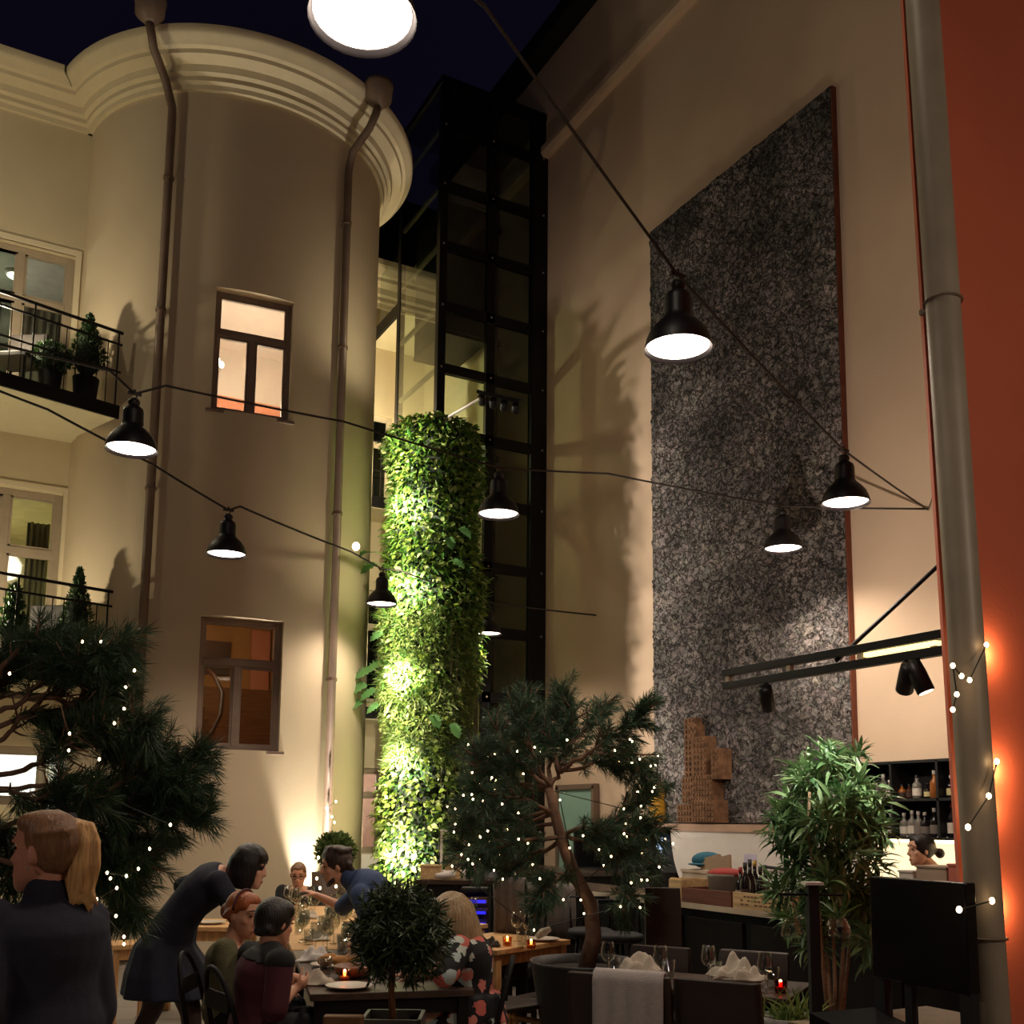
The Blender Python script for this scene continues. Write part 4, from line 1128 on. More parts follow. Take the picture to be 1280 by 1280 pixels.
def fairy(name_lbl, pts, group=None, r=.011, jitter=.0, wires=True):
    """a light chain: one wire through the points, a bulb at each"""
    t = thing('fairy_lights', name_lbl, 'string lights', pts[0], group)
    if wires: MB().tube(pts, .003, 4).build('wire', wire_m, t)
    proto = None
    for p in pts:
        if proto is None:
            proto = MB().ell((0, 0, 0), (r, r, r * 1.25), nu=8, nv=5).build('bulb', glow, t, world=False, smooth=True)
            b = proto
        else:
            b = proto.copy(); C.objects.link(b); b.parent = t
        b.location = V(p) - V(t.location)
    return t

# ---- central pine in the round pot
D = 6.75
pot_c = at(733, 1203, D); pot_c = V((pot_c.x, pot_c.y, 0)); prz = at(733, 1206, D - .2).z
pp_ = thing('pine_tree', 'bushy pine in a big round dark pot in the middle, hung with fairy lights', 'tree', pot_c)
MB().lathe([(.22, 0), (.24, .02), (.35, prz - .02), (.36, prz), (.34, prz), (.325, prz - .07)], 36, pot_c, cap=False).lathe([(.21, 0), (.22, .005)], 36, pot_c).build('pot', pot_blk, pp_, smooth=True)
MB().lathe([(.02, prz - .05), (.312, prz - .055), (.31, prz - .1)], 30, pot_c).build('soil', soil, pp_)
T = [(733, 1212), (742, 1170), (738, 1130), (716, 1088), (702, 1050), (693, 1015), (686, 985)]
tp = [at(x, y, D) for x, y in T]
br_c = [([(686, 985), (700, 965), (712, 930), (717, 890), (706, 866)], .1), ([(686, 985), (668, 950), (655, 915), (645, 888)], -.2), ([(686, 985), (660, 965), (630, 935), (618, 905)], .3),
        ([(700, 965), (735, 940), (765, 922), (790, 905), (800, 888)], -.3), ([(712, 930), (740, 905), (752, 885)], .3), ([(700, 965), (740, 955), (775, 955), (805, 960)], .2),
        ([(693, 1015), (655, 1000), (615, 990), (585, 995)], -.3), ([(693, 1015), (650, 1020), (605, 1030), (572, 1030)], .2), ([(702, 1045), (660, 1050), (620, 1060), (590, 1078)], -.4),
        ([(700, 1050), (668, 1070), (640, 1085), (610, 1082)], .3), ([(696, 1030), (640, 1040), (600, 1010)], .4), ([(705, 1042), (722, 1036), (750, 1042), (790, 1035), (815, 1040)], -.3),
        ([(722, 1036), (760, 1030), (790, 1010), (812, 990)], .1), ([(740, 1040), (770, 1060), (785, 1090), (778, 1130)], -.25), ([(750, 1042), (790, 1055), (815, 1080)], .1), ([(716, 1088), (690, 1100), (672, 1125)], -.3),
        ([(686, 985), (690, 940), (680, 905), (700, 885)], .35), ([(705, 1042), (745, 1060), (765, 1050), (800, 1060)], .3), ([(686, 985), (640, 975), (600, 965), (596, 940)], 0), ([(735, 940), (765, 945), (790, 940), (808, 975)], .1),
        ([(693, 1015), (650, 1035), (610, 1055), (575, 1062)], .1), ([(700, 965), (690, 930), (668, 905), (660, 880)], .1), ([(686, 990), (650, 985), (622, 960), (600, 955)], .3)]
tips = pine(pp_, tp, (.055, .028), br_c, D, .3, 5, pine_m, .085, 64, .13, .0017, subs=4, subL=.13)
fl = []
tp2 = sorted([p for p, d in tips], key=lambda p: (round(p.z * 4), (p.dot(R0) if int(round(p.z * 4)) % 2 else -p.dot(R0))))
sel = tp2[::7][:96]
fairy('fairy lights wound through the central pine', [V(p) - FH * .07 + V(rng.normal(size=3) * .02) for p in sel], r=.0058)
fairy('three fairy lights on the bare trunk of the central pine', [at(x, y, D - .07) for x, y in ((700, 1000), (712, 1060), (726, 1125), (730, 1142))], r=.0058)

# ---- front left pine
D2 = 4.7
base = at(-75, 1290, D2); base = V((base.x, base.y, 0))
pl = thing('pine_tree', 'dark pine at the left edge with long needles and a few lights', 'tree', base)
MB().lathe([(.22, 0), (.24, .02), (.33, .6), (.34, .62), (.31, .62), (.3, .56)], 28, base, cap=False).build('pot', pot_blk, pl, smooth=True)
MB().lathe([(.02, .57), (.305, .565), (.3, .5)], 28, base).build('soil', soil, pl)
tpl = [base + Z * .55, at(-70, 1150, D2), at(-62, 1050, D2), at(-40, 980, D2), at(-30, 900, D2), at(-10, 850, D2)]
br_l = [([(-40, 960), (5, 925), (28, 898), (60, 870), (95, 850), (130, 832)], .1), ([(-10, 850), (30, 830), (70, 820), (115, 815)], .3), ([(-30, 900), (20, 880), (60, 850), (100, 825), (150, 815)], -.2),
        ([(-40, 980), (30, 962), (70, 938), (95, 922), (140, 905), (175, 905)], -.2), ([(70, 938), (120, 935), (170, 945), (215, 955), (245, 948)], .1), ([(-40, 985), (40, 985), (100, 975), (150, 980), (195, 985), (225, 995)], .3),
        ([(-62, 1050), (20, 1030), (90, 1015), (150, 1015), (200, 1015), (248, 1022)], -.1), ([(-62, 1050), (40, 1050), (110, 1045), (160, 1050), (205, 1055)], .2), ([(-62, 1060), (40, 1085), (110, 1085), (150, 1105), (168, 1140)], 0),
        ([(40, 1050), (100, 1085), (140, 1110), (150, 1150)], .3), ([(-30, 900), (-5, 860), (10, 830), (40, 812)], .2), ([(-40, 960), (0, 985), (40, 1000), (70, 990), (110, 1000)], -.3), ([(20, 1030), (70, 1060), (130, 1075), (165, 1095)], .1),
        ([(-30, 920), (20, 900), (80, 895), (110, 880), (150, 865)], .2), ([(-40, 1000), (-10, 1030), (10, 1060), (15, 1100)], .1), ([(100, 1085), (140, 1090), (175, 1075)], -.1), ([(60, 870), (90, 880), (120, 875), (140, 850)], .3), ([(-10, 850), (20, 812), (60, 800), (90, 808)], -.1),
        ([(95, 922), (140, 925), (175, 920)], .0), ([(120, 1000), (170, 965), (205, 968), (235, 985)], -.1)]
tips_l = pine(pl, tpl, (.06, .025), br_l, D2, .3, 9, pine_m2, .10, 74, .15, .0016, subs=4, subL=.12, gaps=((-30, 66, 926, 1006), (-30, 125, 846, 884), (8, 48, 870, 930), (86, 118, 905, 965), (176, 200, 948, 968)))
bul = [(12, 842), (103, 802), (126, 802), (168, 838), (157, 859), (155, 886), (143, 904), (87, 917), (86, 938), (124, 949), (117, 972), (117, 989), (213, 1031), (187, 1061), (173, 1086), (158, 1095), (134, 1091), (138, 1098), (146, 1110), (121, 1124), (131, 1137), (145, 1145), (131, 1144), (155, 1171), (155, 1180)]
fairy('fairy lights trailing down the right side of the front pine', [at(x, y, D2 - .22) for x, y in bul], r=.0058)

# ---- fairy lights along the rain pipe
fp = [(1232, 806), (1192, 832), (1202, 845), (1191, 886), (1210, 872)]
fairy('upper fairy lights looped round the rain pipe', [on_y(x, y, TY - .19) for x, y in ((1233, 806), (1212, 850), (1202, 845), (1191, 832), (1196, 868), (1191, 887))], r=.008)
fairy('middle fairy lights strung down beside the rain pipe', [on_y(x, y, TY - .19) for x, y in ((1246, 952), (1236, 995), (1210, 1034))], r=.009)
fairy('lower pair of fairy lights across the rain pipe', [on_y(x, y, TY - .19) for x, y in ((1240, 1126), (1199, 1137))], r=.0095)
fairy('fairy lights on the right drain pipe of the tower', [on_tower(x, y, TR + .16) for x, y in ((420, 1002), (408, 1010), (415, 1021), (418, 1028), (406, 1048))], r=.013)
fairy('cluster of golden fairy lights in the shrub behind the table', [at(x, y, 10.6) for x, y in ((396, 1098), (404, 1086), (410, 1104), (416, 1092), (400, 1110), (408, 1078), (420, 1108), (398, 1072), (424, 1098), (412, 1070))], r=.013)

# ================================================================== dracaena, lit
D3 = 5.4
pc_ = at(1042, 1290, D3); pc_ = V((pc_.x, pc_.y, 0)); dz = at(1042, 1279, D3).z
dr = thing('dracaena', 'tall leafy indoor plant with several pale canes and bright top leaves in a white pot', 'plant', pc_)
MB().lathe([(.12, 0), (.13, .01), (.165, dz - .02), (.17, dz), (.155, dz), (.15, dz - .05)], 28, pc_, cap=False).lathe([(.11, 0), (.12, .004)], 28, pc_).build('pot', white_p, dr, smooth=True)
MB().lathe([(.01, dz - .03), (.152, dz - .035), (.15, dz - .08)], 24, pc_).build('soil', soil, dr)
cane = mat('cane_bark', (150, 124, 96), rough=.7, var=.2, scale=20, stretch=(1, 1, 6), bump=.4)
canes = [([(1036, 1280), (1032, 1240), (1027, 1190), (1022, 1120), (1010, 1040), (1012, 990)], -.05), ([(1043, 1280), (1044, 1230), (1042, 1180), (1040, 1100), (1044, 1040), (1038, 1000)], .05), ([(1049, 1280), (1052, 1220), (1055, 1170), (1062, 1090), (1068, 1040), (1072, 1010)], .06), ([(1052, 1280), (1056, 1240), (1062, 1180), (1072, 1120), (1085, 1070)], .1), ([(1040, 1280), (1036, 1220), (1030, 1160), (1000, 1100), (985, 1060)], .1)]
heads = []
for pts, dd in canes:
    P = [at(x, y, D3 + dd * i) for i, (x, y) in enumerate(pts)]
    MB().tube(P, [.012 - .0011 * i for i in range(len(P))], 8).build('cane', cane, dr, smooth=True)
hd = [(1035, 962, 0), (1013, 985, -.1), (1077, 985, -.1), (1050, 1000, -.2), (990, 1005, .1), (1095, 1005, .1), (1012, 1030, -.15), (1060, 1030, -.1), (1088, 1040, .0), (985, 1050, .1), (1028, 1055, -.2), (1070, 1070, -.15), (1000, 1080, 0), (1045, 1085, -.1), (1092, 1080, .1), (990, 1110, .1), (1022, 1110, .1), (1065, 1115, 0), (1085, 1120, .05), (1040, 1140, .15), (1080, 1160, .05), (1010, 1150, .1), (1092, 1185, .1), (1020, 1180, .15), (1030, 1020, .2), (1000, 1040, .2), (1075, 1140, .2), (975, 1035, 0), (1003, 968, .2), (1060, 975, .2)]
P, Dd, Nn, LL = [], [], [], []
hd = hd + [(x + rng.normal() * 16, y + rng.normal() * 16, dd + rng.normal() * .12) for x, y, dd in hd[:22]]
for x, y, dd in hd:
    c = np.array(at(x, y, D3 + dd)); n = 62
    r = unit(rng.normal(size=(n, 3)) + np.array([0, 0, .35]))
    P.append(c[None] + r * .02 + rng.normal(size=(n, 3)) * .02); Dd.append(r); Nn.append(unit(np.array([0, 0, 1.]) + rng.normal(size=(n, 3)) * .3)); LL.append(.075 + .07 * rng.random(n))
LL = np.concatenate(LL)
leaf_obj('foliage', np.concatenate(P), np.concatenate(Dd), np.concatenate(Nn), LL, LL * .2, leafy('dracaena_leaf', (64, 104, 62), (140, 172, 116), rough=.35, trans=.2), dr, droop=.3)
lamp('SPOT', at(1060, 700, 4.6), 150, (1, .93, .84), .04, at(1040, 1000, D3), spot=30)

# small round leafed plant at its foot in a bowl
p = at(988, 1280, 5.15); p = V((p.x, p.y, 0)); z0 = at(988, 1270, 5.15).z
sp2 = thing('bowl_planter', 'low grey bowl of grassy leaves left of the slim black post', 'plant', p)
MB().lathe([(.1, 0), (.12, .02), (.14, z0 - .05), (.15, z0), (.135, z0), (.12, z0 - .05)], 24, p, cap=False).lathe([(.1, 0), (.11, .003)], 24, p).lathe([(.01, z0 - .03), (.13, z0 - .03)], 24, p).build('bowl', mat('bowl_grey', (150, 146, 140), rough=.5), sp2, smooth=True)
n = 90; r = unit(rng.normal(size=(n, 3)) * np.array([.6, .6, .3]) + np.array([0, 0, .9]))
leaf_obj('foliage', np.array(p + Z * (z0 - .03))[None] + rng.normal(size=(n, 3)) * np.array([.06, .06, .01]), r, unit(rng.normal(size=(n, 3)) + np.array([0, 0, 1.])), .12 + .06 * rng.random(n), .012, grassy, sp2, droop=.4)

# ================================================================== small tree in the square planter, in front of the table
D4 = 4.55
p = at(492, 1272, D4); p = V((p.x, p.y, 0)); z0 = at(492, 1268, D4).z
stt = thing('potted_tree', 'small dark leaved tree in a square grey planter before the dining table', 'plant', p)
hw = .125
for i, (a, b) in enumerate((((-hw, -hw), (hw, -hw)), ((hw, -hw), (hw, hw)), ((hw, hw), (-hw, hw)), ((-hw, hw), (-hw, -hw)))):
    ca, cb = p + R0 * a[0] + FH * a[1], p + R0 * b[0] + FH * b[1]
    ext = ((p - (ca + cb) / 2).normalized()) * .015
    MB().prism([ca, cb, cb + Z * z0, ca + Z * z0], ext).build('side', mat('planter_grey', (70, 66, 62), rough=.45), stt)
MB().box(p + Z * (z0 - .06), (.23, .23, .04), (R0, FH, Z)).build('soil', soil, stt)
tk = [p + Z * (z0 - .05), at(489, 1240, D4), at(491, 1215, D4), at(496, 1180, D4), at(500, 1140, D4)]
MB().tube(tk, [.016, .014, .013, .011, .007], 8).build('trunk', mat('young_bark', (120, 78, 46), rough=.8, var=.3, scale=20), stt, smooth=True)
n0 = 420
cen = []
while len(cen) < n0:
    u = rng.uniform(-1, 1, 3)
    if np.linalg.norm(u) > 1: continue
    x, y = 499 + u[0] * 58, 1168 + u[1] * 58
    if y > 1205 and abs(u[0]) < .2: continue
    cen.append((at(x, y, D4 + u[2] * .2), u))
tb_ = MB()
for c, u in cen[:70]:
    q = tk[3].lerp(tk[2], max(0, min(1, (u[1] + .3))))
    tb_.tube([q, q.lerp(c, .5) + Z * .02, c], [.005, .004, .002], 4)
tb_.build('twigs', bark, stt)
P, Dd, Nn = [], [], []
for c, u in cen:
    k = 15
    r = unit(rng.normal(size=(k, 3)) + np.array(R0) * u[0] * .8 - np.array([0, 0, .15]) - np.array([0, 0, 1.]) * u[1] * .5)
    P.append(np.array(c)[None] + rng.normal(size=(k, 3)) * .015); Dd.append(r); Nn.append(unit(rng.normal(size=(k, 3)) + np.array([0, 0, 1.])))
P = np.concatenate(P); LL = .04 + .025 * rng.random(len(P))
leaf_obj('foliage', P, np.concatenate(Dd), np.concatenate(Nn), LL, LL * .17, leafy('podocarpus_leaf', (26, 42, 22), (66, 84, 48), rough=.4, trans=.1), stt, droop=.2)

# ================================================================== topiary on the balconies
cypress = leafy('cypress_leaf', (26, 54, 24), (62, 92, 44), trans=.1)
def topiary(pbase, hpot, rpot, shape, label, nl=1500, potm=None, lsz=.045):
    t = thing('topiary', label, 'plant', pbase)
    MB().lathe([(rpot * .75, 0), (rpot * .8, .01), (rpot, hpot), (rpot * .85, hpot), (rpot * .8, hpot - .04)], 18, pbase, cap=False).lathe([(rpot * .7, 0), (rpot * .75, .004)], 18, pbase).lathe([(.01, hpot - .03), (rpot * .9, hpot - .03)], 18, pbase).build('pot', matte_blk, t, smooth=True)
    H, R = shape[1], shape[2]
    P, Dd = [], []
    core = MB()
    if shape[0] == 'cone':
        core.lathe([(.03, hpot), (R * .75, hpot + H * .22), (R * .6, hpot + H * .5), (R * .3, hpot + H * .8), (.01, hpot + H * .97)], 14, pbase)
        for _ in range(nl):
            v = rng.random() ** .8; a = rng.uniform(0, 2 * pi)
            rr = R * (min(1, v / .22) if v < .22 else (1 - ((v - .22) / .78) ** 1.2)) * (.85 + .3 * rng.random())
            P.append((pbase.x + rr * cos(a), pbase.y + rr * sin(a), pbase.z + hpot + .02 + v * H)); Dd.append((cos(a) * .5, sin(a) * .5, .7))
    else:
        core.ell(pbase + Z * (hpot + H * .5), (R * .85, R * .85, H * .45))
        for _ in range(nl):
            u = unit(rng.normal(size=3))
            P.append((pbase.x + R * u[0], pbase.y + R * u[1], pbase.z + hpot + H * .5 + H * .5 * u[2])); Dd.append((u[0], u[1], u[2] + .2))
    core.build('core', mat('dense_green', (16, 28, 14), rough=.9), t, smooth=True)
    P, Dd = np.array(P), unit(np.array(Dd) + rng.normal(size=(len(P), 3)) * .45)
    leaf_obj('foliage', P, Dd, unit(rng.normal(size=P.shape) + np.array([0, 0, .5])), lsz * (.7 + .6 * rng.random(len(P))), lsz * .4, cypress, t)
    return t
def on_b(x, y, Bz):   # a point behind the rail of a balcony, at its slab height
    p = on_z(x, y, Bz); return p
zs1, zs2 = B1[4], B2[4]
def behind(B, x, y, back):
    """the spot on the slab seen at pixel x, set back from the rail line"""
    e, f, d, n, zs = B
    v = ray(x, y); v2 = V((v.x, v.y, 0)).normalized()
    a = V((e.x, e.y, 0)) + n * back
    den = v2.x * d.y - v2.y * d.x
    t = (a.x * d.y - a.y * d.x) / den
    return V((v2.x * t, v2.y * t, zs))
pa = behind(B1, 107, 480, .22)
hh = at(107, 396, pa.dot(FH)).z - pa.z
topiary(pa, .34, .15, ('cone', hh - .34, .2), 'clipped cone shrub in a tall black pot on the upper balcony')
pa = behind(B1, 62, 480, .25)
topiary(pa, .3, .13, ('ball', .34, .19), 'clipped ball shrub in a black pot on the upper balcony', 1100)
pa = behind(B2, 95, 790, .22)
hh = at(95, 714, pa.dot(FH)).z - pa.z
topiary(pa, .2, .13, ('cone', hh - .2, .19), 'clipped cone shrub on the lower balcony')
pa = behind(B2, 15, 790, .25)
hh = at(12, 738, pa.dot(FH)).z - pa.z
topiary(pa, .22, .12, ('cone', hh - .22, .11), 'spiky thin shrub at the left end of the lower balcony', 500, lsz=.09)
# balcony chairs
def wicker(pb, yaw, label):
    t = thing('balcony_chair', label, 'chair', pb)
    a = (V((cos(yaw), sin(yaw), 0)), V((-sin(yaw), cos(yaw), 0)), Z)
    m = mat('wicker_dark', (40, 34, 30), rough=.7, var=.3, scale=30)
    MB().box(pb + Z * .4, (.46, .44, .06), a).build('seat', m, t, bevel=.01)
    MB().box(pb + Z * .62 + a[1] * .2, (.46, .05, .4), a).build('backrest', m, t, bevel=.015)
    for i in (-1, 1):
        for j in (-1, 1):
            MB().bar(pb + a[0] * (.2 * i) + a[1] * (.19 * j), pb + a[0] * (.2 * i) + a[1] * (.19 * j) + Z * .38, .03).build('leg', black_m, t)
wicker(behind(B1, 20, 480, .45), -.6, 'dark wicker chair at the left end of the upper balcony')
wicker(behind(B2, 48, 800, .4), -.6, 'dark wicker chair on the lower balcony beside the cone shrub')

# shrub pot behind the table and the leafy shelf plants near the column
p = at(412, 1130, 11.2); p = V((p.x, p.y, 0))
t = thing('shrub', 'small green shrub in a tall pot behind the man in the denim shirt', 'plant', p)
z0 = at(412, 1090, 11.2).z
MB().lathe([(.14, 0), (.2, z0), (.17, z0), (.15, z0 - .05)], 20, p).build('pot', mat('pot_brown', (84, 64, 50), rough=.6), t, smooth=True)
n = 900; u = unit(rng.normal(size=(n, 3))); P = np.array(at(419, 1063, 11.2))[None] + u * (rng.random((n, 1)) ** .4) * np.array([.17, .17, .14])
leaf_obj('foliage', P, u + np.array([0, 0, .3]), unit(rng.normal(size=(n, 3))), .09, .03, leafy('shrub_leaf', (50, 76, 36), (112, 130, 72)), t)
MB().tube([p + Z * (z0 - .05), at(414, 1064, 11.2)], .015, 6).build('stem', bark, t)
# ================================================================== people
skin = mat('skin', (206, 150, 120), rough=.55, var=.06, scale=12)
skin_p = mat('skin_fair', (216, 164, 136), rough=.55, var=.06, scale=12)
skin_f = mat('skin_rosy', (196, 134, 108), rough=.55, var=.07, scale=14)
def hair_mat(name, c, c2):
    return mat(name, c, rgb2=c2, rough=.42, scale=7, stretch=(14, 14, 1.2), bump=.5, bscale=9)
hair_blk = hair_mat('hair_black', (30, 22, 20), (16, 12, 11)); hair_bl = hair_mat('hair_blonde', (228, 178, 116), (172, 124, 74)); hair_lb = hair_mat('hair_light_brown', (140, 98, 64), (112, 76, 50))
hair_red = hair_mat('hair_ginger', (180, 98, 48), (130, 64, 30)); hair_br = hair_mat('hair_brown', (64, 42, 30), (34, 22, 16)); hair_gb = hair_mat('hair_grey_blonde', (184, 160, 122), (126, 104, 76)); hair_sh = hair_mat('hair_short_brown', (130, 92, 64), (100, 70, 48))
eye_m = mat('eye_dark', (34, 24, 20), rough=.2); brow_m = mat('brow_dark', (54, 36, 26), rough=.8); lip_m = mat('lip', (160, 84, 74), rough=.5)
navy = mat('cloth_navy', (34, 34, 50), rough=.9, var=.15, scale=30, bump=.3, bscale=300); navy2 = mat('cloth_dark_navy', (30, 32, 48), rough=.85, var=.15, scale=20, bump=.3, bscale=120)
olive = mat('cloth_olive', (100, 94, 66), rough=.95, var=.2, scale=20, bump=.6, bscale=120); maroon = mat('cloth_maroon', (74, 24, 36), rough=.9, var=.15); blackc = mat('cloth_black', (22, 20, 22), rough=.85, var=.2)
denim = mat('cloth_denim', (52, 70, 104), rough=.85, var=.14, scale=16, bump=.3, bscale=200); tights = mat('tights_brown', (70, 50, 44), rough=.6)
def floral():
    m, nt, b = base_mat('cloth_floral')
    tc = N(nt, 'ShaderNodeTexCoord')
    def layer(sc, off, thr, col_a, col_b):
        mp = N(nt, 'ShaderNodeMapping'); mp.inputs['Location'].default_value = (off, off * .7, off * 1.3); nt.links.new(tc.outputs['Object'], mp.inputs[0])
        nz = N(nt, 'ShaderNodeTexNoise'); nz.inputs['Scale'].default_value = 30; nt.links.new(mp.outputs[0], nz.inputs['Vector'])
        mx = N(nt, 'ShaderNodeMixRGB'); mx.inputs[0].default_value = .045; nt.links.new(mp.outputs[0], mx.inputs[1]); nt.links.new(nz.outputs['Color'], mx.inputs[2])
        v = N(nt, 'ShaderNodeTexVoronoi'); v.inputs['Scale'].default_value = sc; v.inputs['Randomness'].default_value = .8; nt.links.new(mx.outputs[0], v.inputs['Vector'])
        lt = N(nt, 'ShaderNodeMath', operation='LESS_THAN'); lt.inputs[1].default_value = thr; nt.links.new(v.outputs['Distance'], lt.inputs[0])
        sp = N(nt, 'ShaderNodeSeparateColor'); nt.links.new(v.outputs['Color'], sp.inputs[0])
        cr = N(nt, 'ShaderNodeValToRGB'); cr.color_ramp.interpolation = 'CONSTANT'
        e = cr.color_ramp.elements; e[0].color = lin(col_a); e[1].position = .5; e[1].color = lin(col_b)
        nt.links.new(sp.outputs[0], cr.inputs[0])
        return lt.outputs[0], cr.outputs[0]
    base = (.004, .004, .006, 1); prev = None
    for a in ((8.0, 0, .40, (190, 96, 84), (170, 186, 184)), (11.0, 3.7, .33, (206, 122, 108), (184, 192, 180))):
        f, c = layer(*a)
        mx = N(nt, 'ShaderNodeMixRGB'); nt.links.new(f, mx.inputs[0])
        if prev is None: mx.inputs[1].default_value = base
        else: nt.links.new(prev, mx.inputs[1])
        nt.links.new(c, mx.inputs[2]); prev = mx.outputs[0]
    nt.links.new(prev, b.inputs['Base Color']); b.inputs['Roughness'].default_value = .8
    return m

def remesh(mb, name, m, parent, vox, sm=4, fac=.5):
    me = bpy.data.meshes.new('tmp'); off = root_loc(parent)
    me.from_pydata([tuple(V(p) - off) for p in mb.v], [], mb.f)
    bm = bmesh.new(); bm.from_mesh(me); bmesh.ops.recalc_face_normals(bm, faces=bm.faces); bm.to_mesh(me); bm.free()
    o = bpy.data.objects.new(name, me); C.objects.link(o)
    r = o.modifiers.new('r', 'REMESH'); r.mode = 'VOXEL'; r.voxel_size = vox
    s = o.modifiers.new('s', 'SMOOTH'); s.iterations = sm; s.factor = fac
    dg = bpy.context.evaluated_depsgraph_get()
    me2 = bpy.data.meshes.new_from_object(o.evaluated_get(dg)); me2.name = name
    o.modifiers.clear(); o.data = me2; bpy.data.meshes.remove(me)
    me2.materials.clear(); me2.materials.append(m); me2.shade_smooth()
    o.parent = parent
    return o

HS = [(-.122, .070, .020, .020), (-.112, .086, .004, .036), (-.095, .092, -.012, .048), (-.075, .090, -.035, .057), (-.055, .092, -.058, .063), (-.035, .089, -.073, .067), (-.012, .086, -.085, .071), (.012, .083, -.093, .0735), (.03, .085, -.097, .075), (.05, .089, -.1, .0765), (.075, .084, -.098, .0755), (.098, .066, -.086, .066), (.114, .040, -.062, .047), (.122, .012, -.03, .02)]
def axes(f, up=Z, roll=0.0):
    f = V(f).normalized(); s = f.cross(V(up)).normalized(); u = s.cross(f)
    if roll: s, u = s * cos(roll) + u * sin(roll), u * cos(roll) - s * sin(roll)
    return s, f, u
def head(mb, c, ax, k=1.0):
    s, f, u = ax; c = V(c)
    H = lambda x, y, z: c + s * (x * k) + f * (y * k) + u * (z * k)
    rs = []
    for z, fr, bk_, w_ in HS:
        m_ = (fr + bk_) / 2; h = (fr - bk_) / 2; r = []
        for i in range(28):
            a = 2 * pi * i / 28; ca, sa = cos(a), sin(a)
            e = .82 if sa > 0 else .95
            r.append(H(w_ * math.copysign(abs(ca) ** e, ca), m_ + h * sa, z))
        rs.append(r)
    mb.rings(rs)
    mb.rings([[H(x * w_, y, z) for x, y in ((-1, y0), (-.55, y1), (.55, y1), (1, y0), (.6, .06), (-.6, .06))] for z, w_, y0, y1 in ((.034, .008, .084, .092), (.01, .010, .084, .102), (-.012, .014, .086, .114), (-.026, .018, .088, .119), (-.036, .017, .086, .108), (-.042, .010, .082, .092))])
    mb.ell(H(0, .088, -.066), (.026 * k, .011 * k, .0075 * k), (s, f, u), 10, 6).ell(H(0, .086, -.077), (.022 * k, .012 * k, .008 * k), (s, f, u), 10, 6)
    mb.ell(H(0, .078, -.105), (.022 * k, .016 * k, .017 * k), (s, f, u), 10, 6)
    for q in (-1, 1):
        mb.ell(H(q * .078, -.012, -.004), (.009 * k, .019 * k, .031 * k), (s, (f + s * q * .25).normalized(), u), 10, 7)
        mb.ell(H(q * .036, .076, .036), (.026 * k, .014 * k, .009 * k), (s, f, u), 10, 6)
        mb.ell(H(q * .044, .052, -.02), (.022 * k, .026 * k, .024 * k), (s, f, u), 12, 8)
    return H
def hand(mb, wr, d, palm_n, k=1.0, curl=.5, thumb=1):
    """palm and five curled fingers from the wrist along d; palm_n points out of the palm"""
    d = V(d).normalized(); s = d.cross(V(palm_n)).normalized(); n = s.cross(d); wr = V(wr)
    ax = (s, d, n)
    mb.cap(wr - d * .02 * k, wr + d * .02 * k, .026 * k, .026 * k, 10)
    mb.ell(wr + d * .05 * k, (.042 * k, .055 * k, .017 * k), ax, 12, 8)
    for i, (x, L) in enumerate(((-.030, .060), (-.010, .074), (.010, .080), (.029, .072))):
        p = wr + d * .085 * k + s * (x * k); dd = d.copy(); r = .0088 * k
        for j, fr in enumerate((.45, .32, .25)):
            a = curl * (.5 + .35 * j)
            dd = (dd * cos(a) + n * sin(a)).normalized(); q = p + dd * (L * fr * k)
            mb.cap(p, q, r, r * .9, 8); p = q; r *= .9
    p = wr + d * .03 * k + s * (.032 * k * thumb); dd = (d * .65 + s * thumb * .7 + n * .3).normalized(); r = .0105 * k
    for fr in (.034, .03, .024):
        q = p + dd * fr * k; mb.cap(p, q, r, r * .9, 8); p = q; dd = (dd + d * .35 + n * .2).normalized(); r *= .92

def torso(mb, P, grow=0.0, low=0.0, high=1.0, w=1.0, bust=0.0):
    """rings from the pelvis up to the neck along a bent spine"""
    pel, ch, nk = P['pel'], P['ch'], P['nk']
    hs = (P['hpr'] - P['hpl']).normalized(); ss = (P['shr'] - P['shl']).normalized()
    L = [(-.10, .12, .095), (0, .168, .115), (.12, .17, .118), (.3, .142, .102), (.45, .138, .100), (.62, .155, .112), (.78, .165, .115), (.88, .155, .098), (.95, .105, .078), (1.0, .066, .064), (1.06, .056, .058)]
    rs = []
    for t, rx, ry in L:
        if t < low - 1e-6 or t > high + 1e-6: continue
        b = pel * (1 - t) ** 2 + ch * (2 * t * (1 - t)) + nk * t * t
        d = (ch - pel) * (1 - t) + (nk - ch) * t; d.normalize()
        s = hs.lerp(ss, max(0, min(1, t))); s = (s - d * s.dot(d)).normalized(); f = d.cross(s)
        by = bust * math.exp(-((t - .68) / .13) ** 2)
        rs.append([b + s * ((rx * w + grow) * cos(a)) + f * ((ry * w + grow) * sin(a) * -1 + (0)) + (f * -1) * (-by * max(0, -sin(a)) if False else 0) for a in [2 * pi * i / 24 for i in range(24)]])
    mb.rings(rs)
